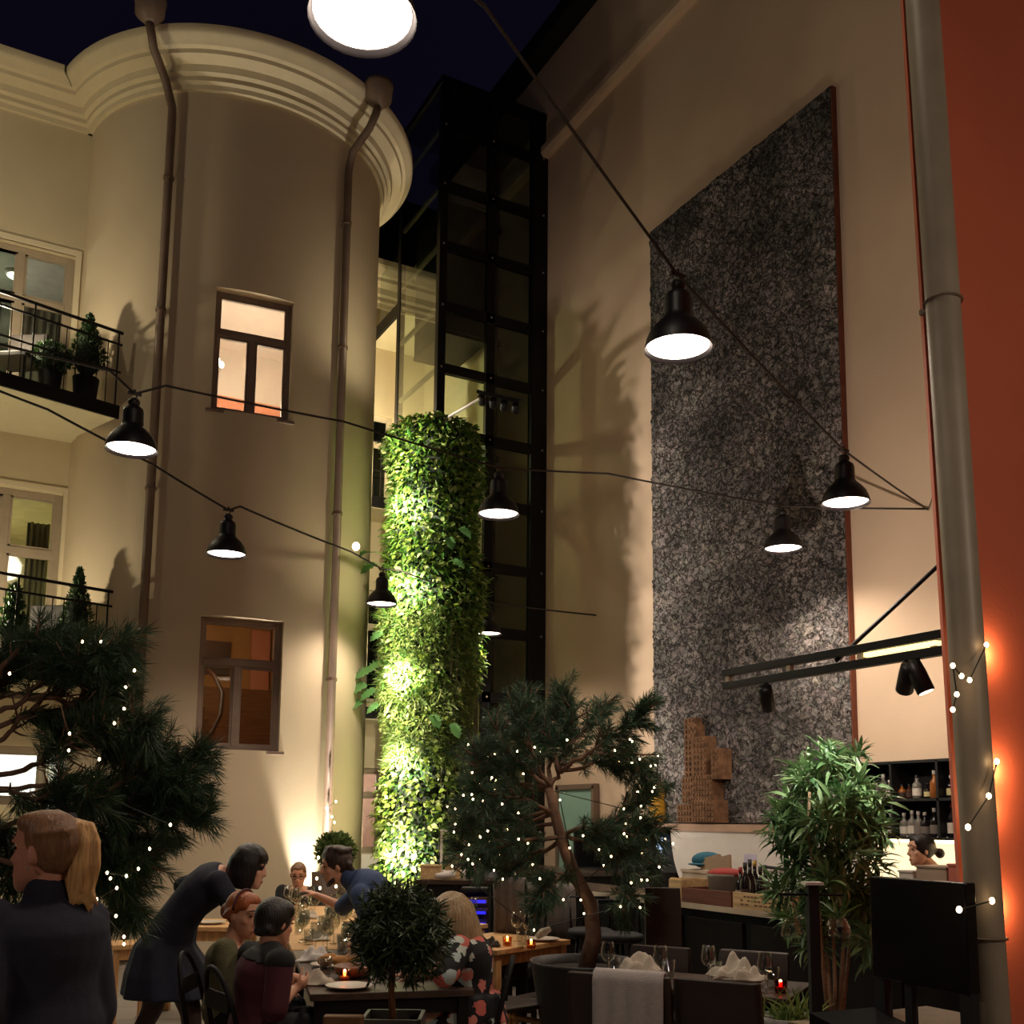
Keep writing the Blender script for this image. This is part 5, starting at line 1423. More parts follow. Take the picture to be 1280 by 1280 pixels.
def person(label, root, P, face, k=1.0, sk=skin, vox=.011, up=Z, handk=1.0, hands=None, roll=0.0, w=1.0):
    """the continuous body: torso, limbs, hands with fingers, head with a face"""
    t = thing('person', label, 'person', (root[0], root[1], 0), None)
    P = {q: V(p) for q, p in P.items()}
    if 'ch' not in P: P['ch'] = (P['pel'] + P['nk']) / 2
    mb = MB(); torso(mb, P, w=w)
    for s in 'lr':
        mb.ell(P['sh' + s], (.058, .058, .058), None, 12, 8)
        mb.cap(P['sh' + s], P['el' + s], .05, .04); mb.cap(P['el' + s], P['wr' + s], .039, .026)
        d = (P['wr' + s] - P['el' + s]).normalized()
        hd_, pn_, cu = (hands or {}).get(s, (d, V((0, 0, -1)), .45))
        hand(mb, P['wr' + s], hd_, pn_, .95 * handk, cu, -1 if s == 'l' else 1)
        mb.cap(P['hp' + s], P['kn' + s], .088 * w, .058); mb.cap(P['kn' + s], P['an' + s], .056, .037)
        fwd = V(P['ft' + s]) if 'ft' + s in P else V((face[0], face[1], 0)).normalized()
        mb.cap(P['an' + s] - Z * .035, P['an' + s] + fwd * .15 - Z * .05, .036, .03)
    ax = axes(face, up, roll)
    hc = V(P['hd'])
    mb.cap(P['nk'] - (hc - P['nk']).normalized() * .03, hc - ax[2] * (.07 * k) - ax[1] * (.02 * k), .054, .05 * k)
    H = head(mb, hc, ax, k)
    body = remesh(mb, 'body', sk, t, min(vox, .0085), 4, .45)
    for q, n in ((-1, 'l'), (1, 'r')):
        MB().ell(H(q * .033, .0815, .012), (.0125 * k, .006 * k, .0055 * k), ax, 10, 6).build('eye', eye_m, t, smooth=True)
        MB().tube([H(q * .016, .094, .042), H(q * .036, .09, .048), H(q * .056, .074, .04)], [.003 * k, .0042 * k, .0025 * k], 6).build('eyebrow', brow_m, t, smooth=True)
    MB().ell(H(0, .096, -.071), (.022 * k, .006 * k, .0065 * k), ax, 10, 6).build('lips', lip_m, t, smooth=True)
    return t, P, H, ax
def garment(name, P, m, t, sleeve=(1, 1), low=-.1, high=.97, grow=.014, vox=.011, cuff=.036, skirt=None, w=1.0, legs=None, extra=None, sm=4):
    """top or dress over the torso; sleeve: share of the arm covered (0..2, 2 = to the wrist) on left, right"""
    mb = MB(); torso(mb, P, grow, low, high, w)
    for s, q in zip('lr', sleeve):
        if q <= 0: continue
        a, b, c = P['sh' + s], P['el' + s], P['wr' + s]
        mb.ell(a, (.07, .07, .068), None, 12, 8)
        e = a.lerp(b, min(1, q)); mb.cap(a, e, .05 + grow, .042 + grow)
        if q > 1: mb.cap(b, b.lerp(c, q - 1 - .02), .042 + grow, cuff)
    if skirt:
        (cx_, rx0, ry0), (hem, rx1, ry1) = skirt[0], skirt[-1]
        rs = []
        for c, rx, ry in skirt:
            hs = (P['hpr'] - P['hpl']); hs.z = 0; hs.normalize(); f = Z.cross(hs)
            rs.append([V(c) + hs * (rx * cos(a)) + f * (ry * sin(a)) + (hs * cos(a) + f * sin(a)) * .014 * sin(a * 9) * (rx / .3) for a in [2 * pi * i / 36 for i in range(36)]])
        mb.rings(rs)
    if legs is not None:
        for s in 'lr':
            mb.cap(P['hp' + s], P['kn' + s], .105 * w, .074); mb.cap(P['kn' + s], P['kn' + s].lerp(P['an' + s], legs), .072, .06)
    if extra: extra(mb)
    return remesh(mb, name, m, t, vox, sm)
def hairpiece(name, fn, m, t, vox=.008, sm=9):
    mb = MB(); fn(mb); return remesh(mb, name, m, t, vox, sm)
def skull(mb, H, ax, k, dy=-.024, r=(.087, .098, .104), dz=.028, fringe=True):
    mb.ell(H(0, dy, dz), tuple(q * k for q in r), ax, 22, 14)
    if fringe:
        mb.ell(H(0, .012, .09), (.07 * k, .074 * k, .038 * k), ax, 18, 10)
        for q in (-1, 1): mb.ell(H(q * .054, .02, .066), (.026 * k, .05 * k, .04 * k), ax, 14, 8)

# ---- 1 woman in the foreground, seen from behind, ponytail
d = 3.1
P = dict(pel=at(52, 1300, d), nk=at(60, 1128, d), hd=at(57, 1066, d), shl=at(-6, 1153, d - .1), shr=at(108, 1152, d + .1), ell=at(-24, 1262, d - .2), elr=at(122, 1262, d + .12), wrl=at(-6, 1330, d + .02), wrr=at(100, 1345, d + .3), hpl=at(18, 1320, d - .06), hpr=at(88, 1320, d + .08), knl=at(18, 1500, d - .05), knr=at(88, 1500, d + .1), anl=at(18, 1640, d - .08), anr=at(88, 1640, d + .06))
for s in 'lr': P['an' + s].z = .08
f1 = -R0 * .95 + FH * .22
t1, P1, H1, ax1 = person('blonde ponytailed woman in a dark navy jumper standing at the left edge, turned away', P['pel'], P, f1 + Z * .02, k=.96, sk=skin_f, vox=.0062)
def collar(mb):
    mb.cap(P1['nk'] - Z * .02, P1['nk'].lerp(P1['hd'], .22), .075, .066, 16)
garment('jumper', P1, navy, t1, (2, 2), high=1.0, grow=.016, vox=.009, extra=collar, w=1.02, sm=6)
garment('trousers', P1, blackc, t1, (0, 0), low=-.1, high=.2, grow=.012, vox=.011, legs=.97)
def h1(mb):
    mb.ell(H1(0, .0, .08), (.079, .084, .05), ax1, 16, 10)
    for q in (-1, 1): mb.ell(H1(q * .042, .022, .088), (.036, .05, .034), ax1, 12, 8).ell(H1(q * .066, -.014, .05), (.018, .042, .045), ax1, 12, 8)
    skull(mb, H1, ax1, .96, -.026, (.0815, .095, .102), fringe=False)
    mb.ell(H1(0, .006, .094), (.062, .07, .036), ax1, 16, 10)
    for i in range(9):
        a = (i - 4) * .3
        mb.tube([H1(.078 * sin(a), .052 - .05 * abs(sin(a)), .105 - .06 * abs(sin(a)) ** 2), H1(.085 * sin(a), -.03, .125 - .07 * abs(sin(a))), H1(.05 * sin(a), -.105, .07)], [.006, .012, .012], 6)
hairpiece('hair', h1, hair_lb, t1, .006, 8)
def pony(mb):
    for k_ in range(16):
        a = k_ * 2.4; rr = .008 + .033 * sqrt(k_ / 16)
        o1, o2 = rr * cos(a) * 1.0, rr * sin(a)
        path = [(86, 1027), (98, 1033), (103, 1052), (103, 1082), (100, 1112), (104 + 8 * cos(k_), 1134 + 9 * sin(k_ * 1.7))]
        pts = [at(x, y, d + .02) + R0 * o1 * (.35 if i < 1 else 1.0 if i < 4 else .8) + FH * o2 * (.35 if i < 1 else 1) for i, (x, y) in enumerate(path)]
        mb.tube(pts, [.014, .018, .021, .021, .017, .004], 7)
po = hairpiece('ponytail', pony, hair_bl, t1, .0055, 3)
MB().lathe([(.02, -.012), (.026, -.008), (.026, .008), (.02, .012)], 14, at(89, 1027, d + .02), ax=(Z, FH, R0)).build('hair_tie', navy, po, smooth=True)
MB().ell(H1(-.08, -.006, -.045), (.004, .004, .006), None, 8, 6).build('earring', zinc, t1, smooth=True)

# ---- 2 waitress bending forward
d = 6.3
P = dict(pel=at(208, 1180, d), ch=at(236, 1112, d), nk=at(286, 1094, d), hd=at(312, 1084, d), shr=at(272, 1102, d - .17), shl=at(266, 1096, d + .17), elr=at(300, 1146, d - .2), wrr=at(338, 1168, d - .1), ell=at(226, 1108, d + .3), wrl=at(222, 1150, d + .28), hpr=at(212, 1188, d - .09), hpl=at(206, 1184, d + .09), knr=at(238, 1262, d - .1), knl=at(190, 1262, d + .12), anr=at(244, 1340, d - .1), anl=at(150, 1338, d + .14))
t2, P2, H2, ax2 = person('waitress with black bobbed hair in a navy dress bending over the table', P['pel'], P, R0 + FH * .05 - Z * .22, k=.97, sk=skin_p, vox=.010)
pc2 = P2['pel']
garment('dress', P2, navy2, t2, (.95, .95), low=-.1, high=.97, grow=.016, skirt=[(at(224, 1150, d), .14, .11), (at(206, 1180, d), .2, .17), (at(212, 1215, d), .27, .25), (at(216, 1243, d), .31, .29)], vox=.012)
legm = MB()
for s in 'lr': legm.cap(P2['hp' + s].lerp(P2['kn' + s], .6), P2['kn' + s], .078, .064).cap(P2['kn' + s], P2['an' + s], .062, .042)
remesh(legm, 'tights', tights, t2, .012, t2 and 3)
def h2(mb):
    skull(mb, H2, ax2, .97, -.012, (.092, .104, .108), .03)
    mb.ell(H2(0, -.01, .072), (.088, .1, .075), ax2, 18, 12)
    for i in range(25):
        a = -pi * .16 + (i / 24) * pi * 1.32
        x, y = .09 * cos(a), -.012 - .1 * sin(a)
        if i in (0, 24): y += .01
        mb.tube([H2(x * .8, y * .7, .10), H2(x * 1.03, y * 1.02, .03), H2(x * 1.08, y * 1.06, -.06), H2(x * 1.0, y * .98, -.135)], [.02, .02, .02, .012], 7)
    for i in range(9):
        x = -.07 + .0175 * i
        mb.tube([H2(x * .8, .02, .125), H2(x, .082 - abs(x) * .25, .09), H2(x, .1 - abs(x) * .35, .055)], [.016, .015, .01], 6)
hairpiece('bobbed_hair', h2, hair_blk, t2, .009)

# ---- 3 red haired woman in olive
d = 5.75
P = dict(pel=at(284, 1268, d), ch=at(282, 1215, d), nk=at(292, 1177, d), hd=at(304, 1143, d), shr=at(281, 1188, d - .17), shl=at(298, 1182, d + .16), elr=at(292, 1240, d - .28), wrr=at(340, 1238, d - .2), ell=at(338, 1218, d + .14), wrl=at(329, 1184, d + .05), hpr=at(288, 1270, d - .09), hpl=at(288, 1268, d + .09), knr=at(362, 1262, d - .16), knl=at(366, 1258, d + .1), anr=at(350, 1360, d - .15), anl=at(356, 1350, d + .1))
for s in 'lr': P['an' + s].z = .09
t3, P3, H3, ax3 = person('red haired woman in an olive jumper sitting at the table, hand at chin', P['pel'], P, R0 * .86 - FH * .42 - Z * .22, k=.97, sk=skin_p, vox=.009, hands={'l': (Z * .9 + R0 * .1, -R0, .9), 'r': (R0, -Z, .5)})
garment('jumper', P3, olive, t3, (1.4, 2), high=.98, grow=.018, w=.98)
garment('trousers', P3, blackc, t3, (0, 0), low=-.1, high=.15, grow=.012, legs=.97)
def h3(mb):
    skull(mb, H3, ax3, .97, -.026, (.082, .096, .104))
    mb.ell(H3(0, -.115, -.01), (.04, .04, .05), ax3, 12, 8)
    for q in (-1, 1):
        mb.tube([H3(q * .07, .035, .07), H3(q * .083, -.02, .02), H3(q * .07, -.07, -.03)], [.012, .02, .02], 7)
hairpiece('hair', h3, hair_red, t3)
MB().tube([H3(.09 * cos(a), .0 - .02 * sin(a), .03 + .105 * sin(a)) for a in [k * pi / 12 for k in range(13)]], .009, 6).build('headband', mat('headband_red', (78, 26, 26), rough=.8), t3, smooth=True)

# ---- 4 person in maroon, back turned
d = 5.35
P = dict(pel=at(322, 1290, d), ch=at(320, 1245, d - .02), nk=at(337, 1190, d), hd=at(344, 1154, d + .02), shr=at(350, 1206, d - .2), shl=at(314, 1196, d + .16), elr=at(344, 1262, d - .26), wrr=at(366, 1238, d + .06), ell=at(338, 1250, d + .22), wrl=at(368, 1222, d + .26), hpr=at(332, 1292, d - .09), hpl=at(320, 1288, d + .09), knr=at(398, 1285, d + .02), knl=at(384, 1275, d + .2), anr=at(390, 1390, d + .02), anl=at(376, 1375, d + .2))
for s in 'lr': P['an' + s].z = .09
t4, P4, H4, ax4 = person('person with short dark hair in a maroon top sitting at the table corner, back turned', P['pel'], P, R0 * .62 + FH * .75 - Z * .2, k=.98, sk=skin, vox=.009, hands={'r': (R0 * .5 + FH * .6 + Z * .3, -R0 + Z * .2, .8), 'l': (R0 * .8 - Z * .1, -Z, .7)})
garment('top', P4, maroon, t4, (1.15, 1.2), high=.98, grow=.02, w=1.05)
sc4 = MB(); torso(sc4, P4, .028, .86, 1.02, 1.05)
for s in 'lr': sc4.ell(P4['sh' + s] + Z * .012, (.075, .075, .07), None, 12, 8).cap(P4['sh' + s] + Z * .01, P4['nk'], .06, .07)
remesh(sc4, 'shoulder_yoke', blackc, t4, .011)
garment('trousers', P4, blackc, t4, (0, 0), low=-.1, high=.15, grow=.012, legs=.97)
hairpiece('hair', lambda mb: [skull(mb, H4, ax4, .98, -.022, (.09, .102, .11), .024)] + [mb.ell(H4(.05 * sin(i * 2.1), -.06 - .03 * cos(i), -.05 + .012 * i), (.035, .03, .03), ax4, 10, 6) for i in range(7)], hair_blk, t4)

# ---- 5 man with glasses at the far end
d = 10.8
P = dict(pel=at(372, 1152, d + .1), nk=at(373, 1108, d), hd=at(373, 1094, d - .04), shr=at(353, 1114, d), shl=at(393, 1115, d), elr=at(350, 1142, d - .1), ell=at(396, 1140, d - .1), wrr=at(366, 1138, d - .3), wrl=at(382, 1132, d - .3), hpr=at(364, 1154, d + .1), hpl=at(381, 1154, d + .1), knr=at(360, 1158, d - .35), knl=at(388, 1158, d - .35), anr=at(360, 1205, d - .35), anl=at(388, 1205, d - .35))
for s in 'lr': P['an' + s].z = .09
t5, P5, H5, ax5 = person('man with glasses in a black jacket sitting at the far end of the table', P['pel'], P, -FH + R0 * .12 - Z * .3, k=1.0, sk=skin, vox=.011)
garment('jacket', P5, blackc, t5, (2, 2), high=.99, grow=.022, w=1.08)
garment('trousers', P5, blackc, t5, (0, 0), low=-.1, high=.15, grow=.012, legs=.97)
hairpiece('hair', lambda mb: skull(mb, H5, ax5, 1, -.026, (.081, .094, .102), .03), hair_sh, t5)
gl = MB()
for q in (-1, 1):
    gl.tube([H5(q * .033 + .024 * cos(a), .1, .01 + .018 * sin(a)) for a in [k * pi / 8 for k in range(17)]], .003, 5).tube([H5(q * .057, .1, .014), H5(q * .079, .0, .012)], .003, 5)
gl.tube([H5(-.01, .102, .014), H5(.01, .102, .014)], .003, 5).build('glasses', matte_blk, t5)

# ---- 6 man in the denim shirt leaning in from the right
d = 7.4
P = dict(pel=at(500, 1172, d + .1), ch=at(480, 1118, d), nk=at(441, 1101, d), hd=at(420, 1083, d), shl=at(450, 1118, d - .2), shr=at(456, 1110, d + .2), ell=at(466, 1165, d - .28), wrl=at(440, 1178, d - .3), elr=at(428, 1134, d + .3), wrr=at(398, 1120, d + .35), hpl=at(500, 1178, d), hpr=at(504, 1174, d + .2), knl=at(512, 1250, d), knr=at(518, 1245, d + .2), anl=at(520, 1310, d), anr=at(524, 1305, d + .2))
for s in 'lr': P['an' + s].z = .09
t6, P6, H6, ax6 = person('bearded dark haired man in a blue denim shirt leaning over the table from the right', P['pel'], P, -R0 * .96 - FH * .18 - Z * .2, k=1.0, sk=skin, vox=.010)
def col6(mb): mb.cap(P6['nk'] - (P6['hd'] - P6['nk']).normalized() * .03, P6['nk'].lerp(P6['hd'], .2), .078, .074, 14)
garment('denim_shirt', P6, denim, t6, (1.9, 1.2), high=1.0, grow=.022, w=1.08, extra=col6)
garment('trousers', P6, blackc, t6, (0, 0), low=-.1, high=.15, grow=.014, legs=.97)
def h6(mb):
    skull(mb, H6, ax6, 1, -.02, (.088, .104, .108), .034)
    mb.ell(H6(0, -.012, .078), (.084, .1, .072), ax6, 18, 12)
    for i in range(16): mb.ell(H6(.06 * sin(i * 1.9), .03 - .009 * i, .12 - .002 * i + .012 * cos(i * 3)), (.032, .034, .024), ax6, 9, 6)
    for i in range(8): mb.ell(H6(.05 * sin(i * 2.3), -.095 - .01 * cos(i), .02 - .012 * i), (.03, .028, .026), ax6, 9, 6)
hairpiece('hair', h6, hair_br, t6)
def beard(mb):
    for i in range(15):
        a = -1.25 + i * 2.5 / 14
        mb.ell(H6(.060 * sin(a), .012 + .066 * cos(a), -.078 - .034 * cos(a)), (.014, .013, .022), ax6, 9, 6)
    mb.tube([H6(-.028, .094, -.058), H6(0, .104, -.05), H6(.028, .094, -.058)], [.005, .008, .005], 6)
hairpiece('beard', beard, hair_br, t6, .006, 3)

# ---- 7 blonde woman in the floral dress
d = 5.7
P = dict(pel=at(582, 1268, d), ch=at(588, 1215, d), nk=at(574, 1172, d), hd=at(564, 1146, d), shl=at(573, 1186, d - .18), shr=at(580, 1178, d + .17), ell=at(556, 1218, d - .32), wrl=at(524, 1192, d - .36), elr=at(560, 1215, d + .2), wrr=at(520, 1218, d + .05), hpl=at(578, 1270, d - .09), hpr=at(584, 1266, d + .09), knl=at(506, 1266, d - .12), knr=at(508, 1260, d + .12), anl=at(512, 1365, d - .12), anr=at(514, 1360, d + .12))
for s in 'lr': P['an' + s].z = .09
t7, P7, H7, ax7 = person('woman with shoulder length blonde hair in a black floral dress sitting right of the table', P['pel'], P, -R0 * .93 - FH * .2 - Z * .3, k=.97, sk=skin_p, vox=.009, hands={'l': (-R0 * .75 + Z * .55, -Z * .7 - R0 * .5, .5), 'r': (-R0, -Z, .5)})
garment('floral_dress', P7, floral(), t7, (1.12, 1.1), high=.97, grow=.026, w=1.14, cuff=.06, skirt=[(at(586, 1240, d), .2, .17), (at(580, 1262, d), .22, .22), (at(566, 1278, d), .23, .3), (at(548, 1284, d), .2, .36)])
def h7(mb):
    skull(mb, H7, ax7, .97, -.014, (.094, .106, .11), .03)
    for i in range(27):
        a = -pi * .2 + (i / 26) * pi * 1.4
        x, y = .09 * cos(a), -.012 - .1 * sin(a)
        mb.tube([H7(x * .8, y * .7, .10), H7(x * 1.05, y * 1.05, .03), H7(x * 1.1, y * 1.1, -.07), H7(x * 1.06, y * 1.1 - .01, -.16 + .015 * sin(i * 2))], [.02, .022, .021, .012], 7)
hairpiece('hair', h7, hair_gb, t7)

# ---- 8 bartender
d = 8.9
P = dict(pel=at(1166, 1150, d), nk=at(1166, 1084, d), hd=at(1151, 1063, d), shl=at(1158, 1096, d - .18), shr=at(1172, 1094, d + .18), ell=at(1154, 1135, d - .25), wrl=at(1130, 1142, d - .2), elr=at(1160, 1135, d + .25), wrr=at(1134, 1140, d + .15), hpl=at(1164, 1156, d - .09), hpr=at(1170, 1154, d + .09), knl=at(1162, 1215, d - .09), knr=at(1168, 1215, d + .09), anl=at(1162, 1262, d - .09), anr=at(1168, 1262, d + .09))
for s in 'lr': P['an' + s].z = .09
t8, P8, H8, ax8 = person('bartender with dark hair in a bun, in profile before the glowing bar wall', P['pel'], P, -R0 * .98 - FH * .05 - Z * .05, k=1.05, sk=skin_p, vox=.011)
garment('black_shirt', P8, blackc, t8, (2, 2), high=.99, grow=.02)
garment('trousers', P8, blackc, t8, (0, 0), low=-.1, high=.2, grow=.012, legs=.97)
def h8(mb):
    skull(mb, H8, ax8, 1.05, -.02, (.09, .104, .108), .03); mb.ell(H8(0, -.155, -.03), (.042, .042, .045), ax8, 12, 8)
    mb.tube([H8(0, -.1, .0), H8(0, -.14, -.02)], .03, 8)
hairpiece('hair', h8, hair_blk, t8)
# ================================================================== dining furniture
oak = wood('oak_pale', (206, 160, 104), axis=0); oak_v = wood('oak_pale_leg', (196, 148, 94), axis=2)
dark_w = wood('dark_wenge', (70, 52, 42), axis=0, rough=.35); dark_leg = mat('dark_leg', (20, 16, 15), rough=.65, spec=.25)
choc = mat('chocolate_leather', (46, 33, 27), rough=.5, var=.2, bump=.15)
TZ = .75
def table(p0, ud, vd, L, Wd, mt, ml, label, thick=.035, apron=.08, leg=.055, name='dining_table'):
    """p0 near-left corner; ud along L, vd along Wd"""
    p0 = V((p0[0], p0[1], 0)); ud, vd = V(ud).normalized(), V(vd).normalized()
    c = p0 + ud * L / 2 + vd * Wd / 2
    t = thing(name, label, 'table', c)
    ax = (ud, vd, Z)
    MB().box(c + Z * (TZ - thick / 2), (L, Wd, thick), ax).build('table_top', mt, t, bevel=.004)
    for q, (a, b, cc) in enumerate(((L - .12, .02, vd * (Wd / 2 - .06)), (L - .12, .02, -vd * (Wd / 2 - .06)))):
        MB().box(c + cc + Z * (TZ - thick - apron / 2), (a, b, apron), ax).build('apron', ml, t)
    for s in (1, -1):
        MB().box(c + ud * s * (L / 2 - .05) + Z * (TZ - thick - apron / 2), (.02, Wd - .14, apron), ax).build('apron', ml, t)
    for i in (-1, 1):
        for j in (-1, 1):
            MB().box(c + ud * i * (L / 2 - .05) + vd * j * (Wd / 2 - .05) + Z * ((TZ - thick) / 2), (leg, leg, TZ - thick), ax).build('leg', ml, t, bevel=.004)
    return lambda s, v, z=TZ: p0 + ud * s + vd * v + Z * z
q0, q1 = on_z(388, 1243, TZ), on_z(350, 1150, TZ)
uA = (q1 - q0).normalized(); vA = V((uA.y, -uA.x, 0))
TA = table(q0, uA, vA, 1.75, .82, dark_w, dark_leg, 'dark dining table crowded with glasses in front, between the seated guests')
uB = uA
qB = q0 + uA * 1.8
TB = table(qB, uA, vA, 1.7, .86, oak, oak_v, 'pale wooden table full of glasses right behind the dark one')
TC_ = table(qB + uA * 1.76, uA, vA, 1.7, .86, oak, oak_v, 'far pale wooden table in front of the man with glasses')
# oak table in the middle and one behind it
w0, w1 = on_z(621, 1188, TZ), on_z(716, 1174, TZ)
uW = (w1 - w0).normalized(); vW = V((-uW.y, uW.x, 0))
TW = table(w0, uW, vW, .86, .72, oak, oak_v, 'pale oak table set for two left of the big pine pot', leg=.06)
w2 = on_z(560, 1163, TZ)
TX_ = table(w2 + vW * .1, uW, vW, .62, .6, oak, oak_v, 'pale oak table behind the blonde woman', leg=.06)
# dark table on the right
r0_, r1_ = on_z(740, 1228, TZ), on_z(986, 1249, TZ)
uR = (r1_ - r0_).normalized(); vR = V((-uR.y, uR.x, 0))
TR_ = table(r0_, uR, vR, (r1_ - r0_).length, .60, dark_w, dark_leg, 'dark dining table laid with napkins and glasses before the bar', thick=.03)
# narrow oak stand at the left
s0_ = on_z(138, 1182, .66)
TZ = .66
table(s0_, R0 * .9 + FH * .45, -R0 * .45 + FH * .9, .34, .34, oak, oak_v, 'small pale wooden side table beside the foreground woman', leg=.045, name='side_table')
TZ = .75

# ---- glassware prototypes
clear = glassy('drinking_glass', (238, 240, 238), refl=1.0, rough=.02, ior=1.6)
def wine_glass(p, label, group, h=.21, r=.042):
    t = thing('wine_glass', label, 'wine glass', p, group)
    o = V((0, 0, 0))
    MB().lathe([(.034, 0), (.034, .003), (.006, .008)], 16, o).build('foot', clear, t, world=False, smooth=True)
    MB().lathe([(.0045, .006), (.004, h * .42), (.008, h * .46)], 8, o).build('stem', clear, t, world=False, smooth=True)
    MB().lathe([(.004, h * .45), (r * .62, h * .5), (r * .95, h * .6), (r, h * .68), (r * .88, h * .85), (r * .78, h), (r * .76, h), (r * .86, h * .85), (r * .97, h * .68), (r * .9, h * .6), (r * .5, h * .51)], 18, o, cap=False).build('bowl', clear, t, world=False, smooth=True)
    return t
def tumbler(p, label, group, h=.105, r=.036):
    t = thing('tumbler', label, 'tumbler', p, group)
    MB().lathe([(r * .8, 0), (r * .85, .004), (r, h), (r * .94, h), (r * .8, .012), (.002, .01)], 16, V((0, 0, 0))).build('glass', clear, t, world=False, smooth=True)
    return t
plate_m = mat('stoneware', (196, 184, 168), rough=.35, var=.05); linen = mat('linen_napkin', (196, 184, 166), rough=.9, var=.1, scale=14, bump=.4, bscale=150)
def plate(p, label, group=None, r=.12):
    t = thing('plate', label, 'plate', p, group)
    MB().lathe([(r * .55, 0), (r * .6, .004), (r * .95, .016), (r, .02), (r * .94, .02), (r * .6, .008), (.002, .007)], 28, V((0, 0, 0))).build('dish', plate_m, t, world=False, smooth=True)
    return t
def napkin(p, label, seed, size=.1, group=None, m=None):
    """crumpled cloth: a bent sheet with folds"""
    rs = np.random.default_rng(seed); mb = MB(); n = 26; vs = []
    ph = rs.uniform(0, 6, 6)
    for i in range(n + 1):
        for j in range(n + 1):
            x, y = (i / n - .5) * 2, (j / n - .5) * 2
            h = .012 + .05 * (.5 + .5 * cos(4.8 * x + 3 * y + ph[0])) ** 1.5 + .045 * (.5 + .5 * cos(6.4 * y - 3.2 * x + ph[1])) ** 1.5 + .02 * abs(sin(5.5 * x + ph[5])) + .03 * math.exp(-5 * ((x - .4 * sin(ph[2])) ** 2 + (y - .1) ** 2))
            h *= max(.06, 1 - max(abs(x), abs(y)) ** 3)
            vs.append(V(p) + R0 * (x * size * (1 + .15 * sin(3 * y + ph[3]))) + FH * (y * size * .7 * (1 + .15 * sin(3 * x + ph[4]))) + Z * (h * size / .1 * .8 + .004))
    fs = [(i * (n + 1) + j, i * (n + 1) + j + 1, (i + 1) * (n + 1) + j + 1, (i + 1) * (n + 1) + j) for i in range(n) for j in range(n)]
    mb.add(vs, fs); o = mb.build('napkin', m or linen, smooth=True)
    s = o.modifiers.new('solid', 'SOLIDIFY'); s.thickness = .004; s.offset = 1
    return solo(o, label, 'napkin', group)
def votive(p, label, col=(196, 60, 50), group=None, em=16):
    t = thing('candle', label, 'candle', p, group)
    MB().lathe([(.026, 0), (.03, .004), (.034, .06), (.03, .06), (.026, .01), (.002, .008)], 16, V((0, 0, 0))).build('holder', glassy('votive_%d' % col[0], col, refl=.8), t, world=False, smooth=True)
    wx = MB().lathe([(.024, .008), (.025, .03), (.004, .031)], 14, V((0, 0, 0))).build('wax', mat('wax', (236, 214, 190), rough=.5), t, world=False, smooth=True)
    MB().ell((0, 0, .048), (.009, .009, .018), nu=8, nv=6).build('flame', emit('candle_flame', (255, 200, 130), em), wx, world=False, smooth=True)
    return t
used = []
def free(p, r):
    if any((p - q).length < r + s for q, s in used): return False
    used.append((p, r)); return True
gA, gB, gC = 'wine glasses on the dark dining table', 'wine glasses on the pale table behind', 'wine glasses on the far pale table'
# plates, bread, candle on the dark table
for s, v, lb in ((.14, .20, 'pale plate at the near left corner of the dark dining table'), (.55, .62, 'pale plate at the right side of the dark dining table'), (.95, .18, 'pale plate on the left side of the dark dining table'), (1.35, .64, 'pale plate at the far right of the dark dining table')):
    p = TA(s, v); used.append((p, .13)); plate(p, lb)
p = TA(.52, .27); used.append((p, .11))
bb = thing('bread_bowl', 'brown round wooden bread bowl on the dark dining table', 'bowl', p)
MB().lathe([(.06, 0), (.1, .02), (.115, .06), (.11, .065), (.09, .03), (.005, .015)], 22, p).build('bowl', wood('bowl_wood', (120, 74, 42)), bb, smooth=True)
bread_m = mat('bread_crust', (176, 122, 66), rough=.8, var=.25, scale=12, bump=.5)
bg = 'bread rolls on the dark dining table'
for i, (s, v) in enumerate(((.80, .20), (.88, .27), (.84, .12), (.92, .15))):
    p = TA(s, .02 + v) + Z * .022; used.append((p, .06))
    o = MB().ell(p + Z * .028, (.05, .038, .032)).build('bread_roll', bread_m, smooth=True); solo(o, 'golden bread roll beside the seated maroon person', 'bread roll', bg)
p = TA(.36, .2); used.append((p, .04)); votive(p, 'small lit candle by the near plate on the dark table', (230, 170, 140))
p = TA(.30, .06); used.append((p, .07)); napkin(p, 'white napkin under the hands at the left edge of the dark table', 3, .08)
p = TA(1.2, .1); used.append((p, .08)); napkin(p, 'white folded menu napkin standing at the left of the dark table', 8, .09, m=white_p)
wine_y = mat('white_wine', (206, 206, 110), rough=.1)
first = None
def scatter(T, n, s0, s1, v0, v1, group, label, kind='wine'):
    proto = None; k = 0; tries = 0
    while k < n and tries < 600:
        tries += 1
        p = T(rng.uniform(s0, s1), rng.uniform(v0, v1))
        if not free(p, .038): continue
        if proto is None:
            proto = wine_glass(p, label, group) if kind == 'wine' else tumbler(p, label, group)
        else: copy_tree(proto, loc=p)
        k += 1
scatter(TA, 15, .25, 1.7, .08, .74, gA, 'wine glass standing among others on the dark dining table')
scatter(TA, 9, .2, 1.7, .08, .74, 'tumblers on the dark dining table', 'water tumbler standing on the dark dining table', 'tum')
scatter(TB, 16, .06, 1.62, .07, .8, gB, 'wine glass standing among others on the pale table behind the dark one')
scatter(TB, 10, .06, 1.62, .07, .8, 'tumblers on the pale table behind', 'water tumbler on the pale table behind the dark one', 'tum')
scatter(TC_, 12, .1, 1.6, .07, .8, gC, 'wine glass on the far pale table before the man with glasses')
scatter(TC_, 7, .1, 1.6, .07, .8, 'tumblers on the far pale table', 'water tumbler on the far pale table', 'tum')
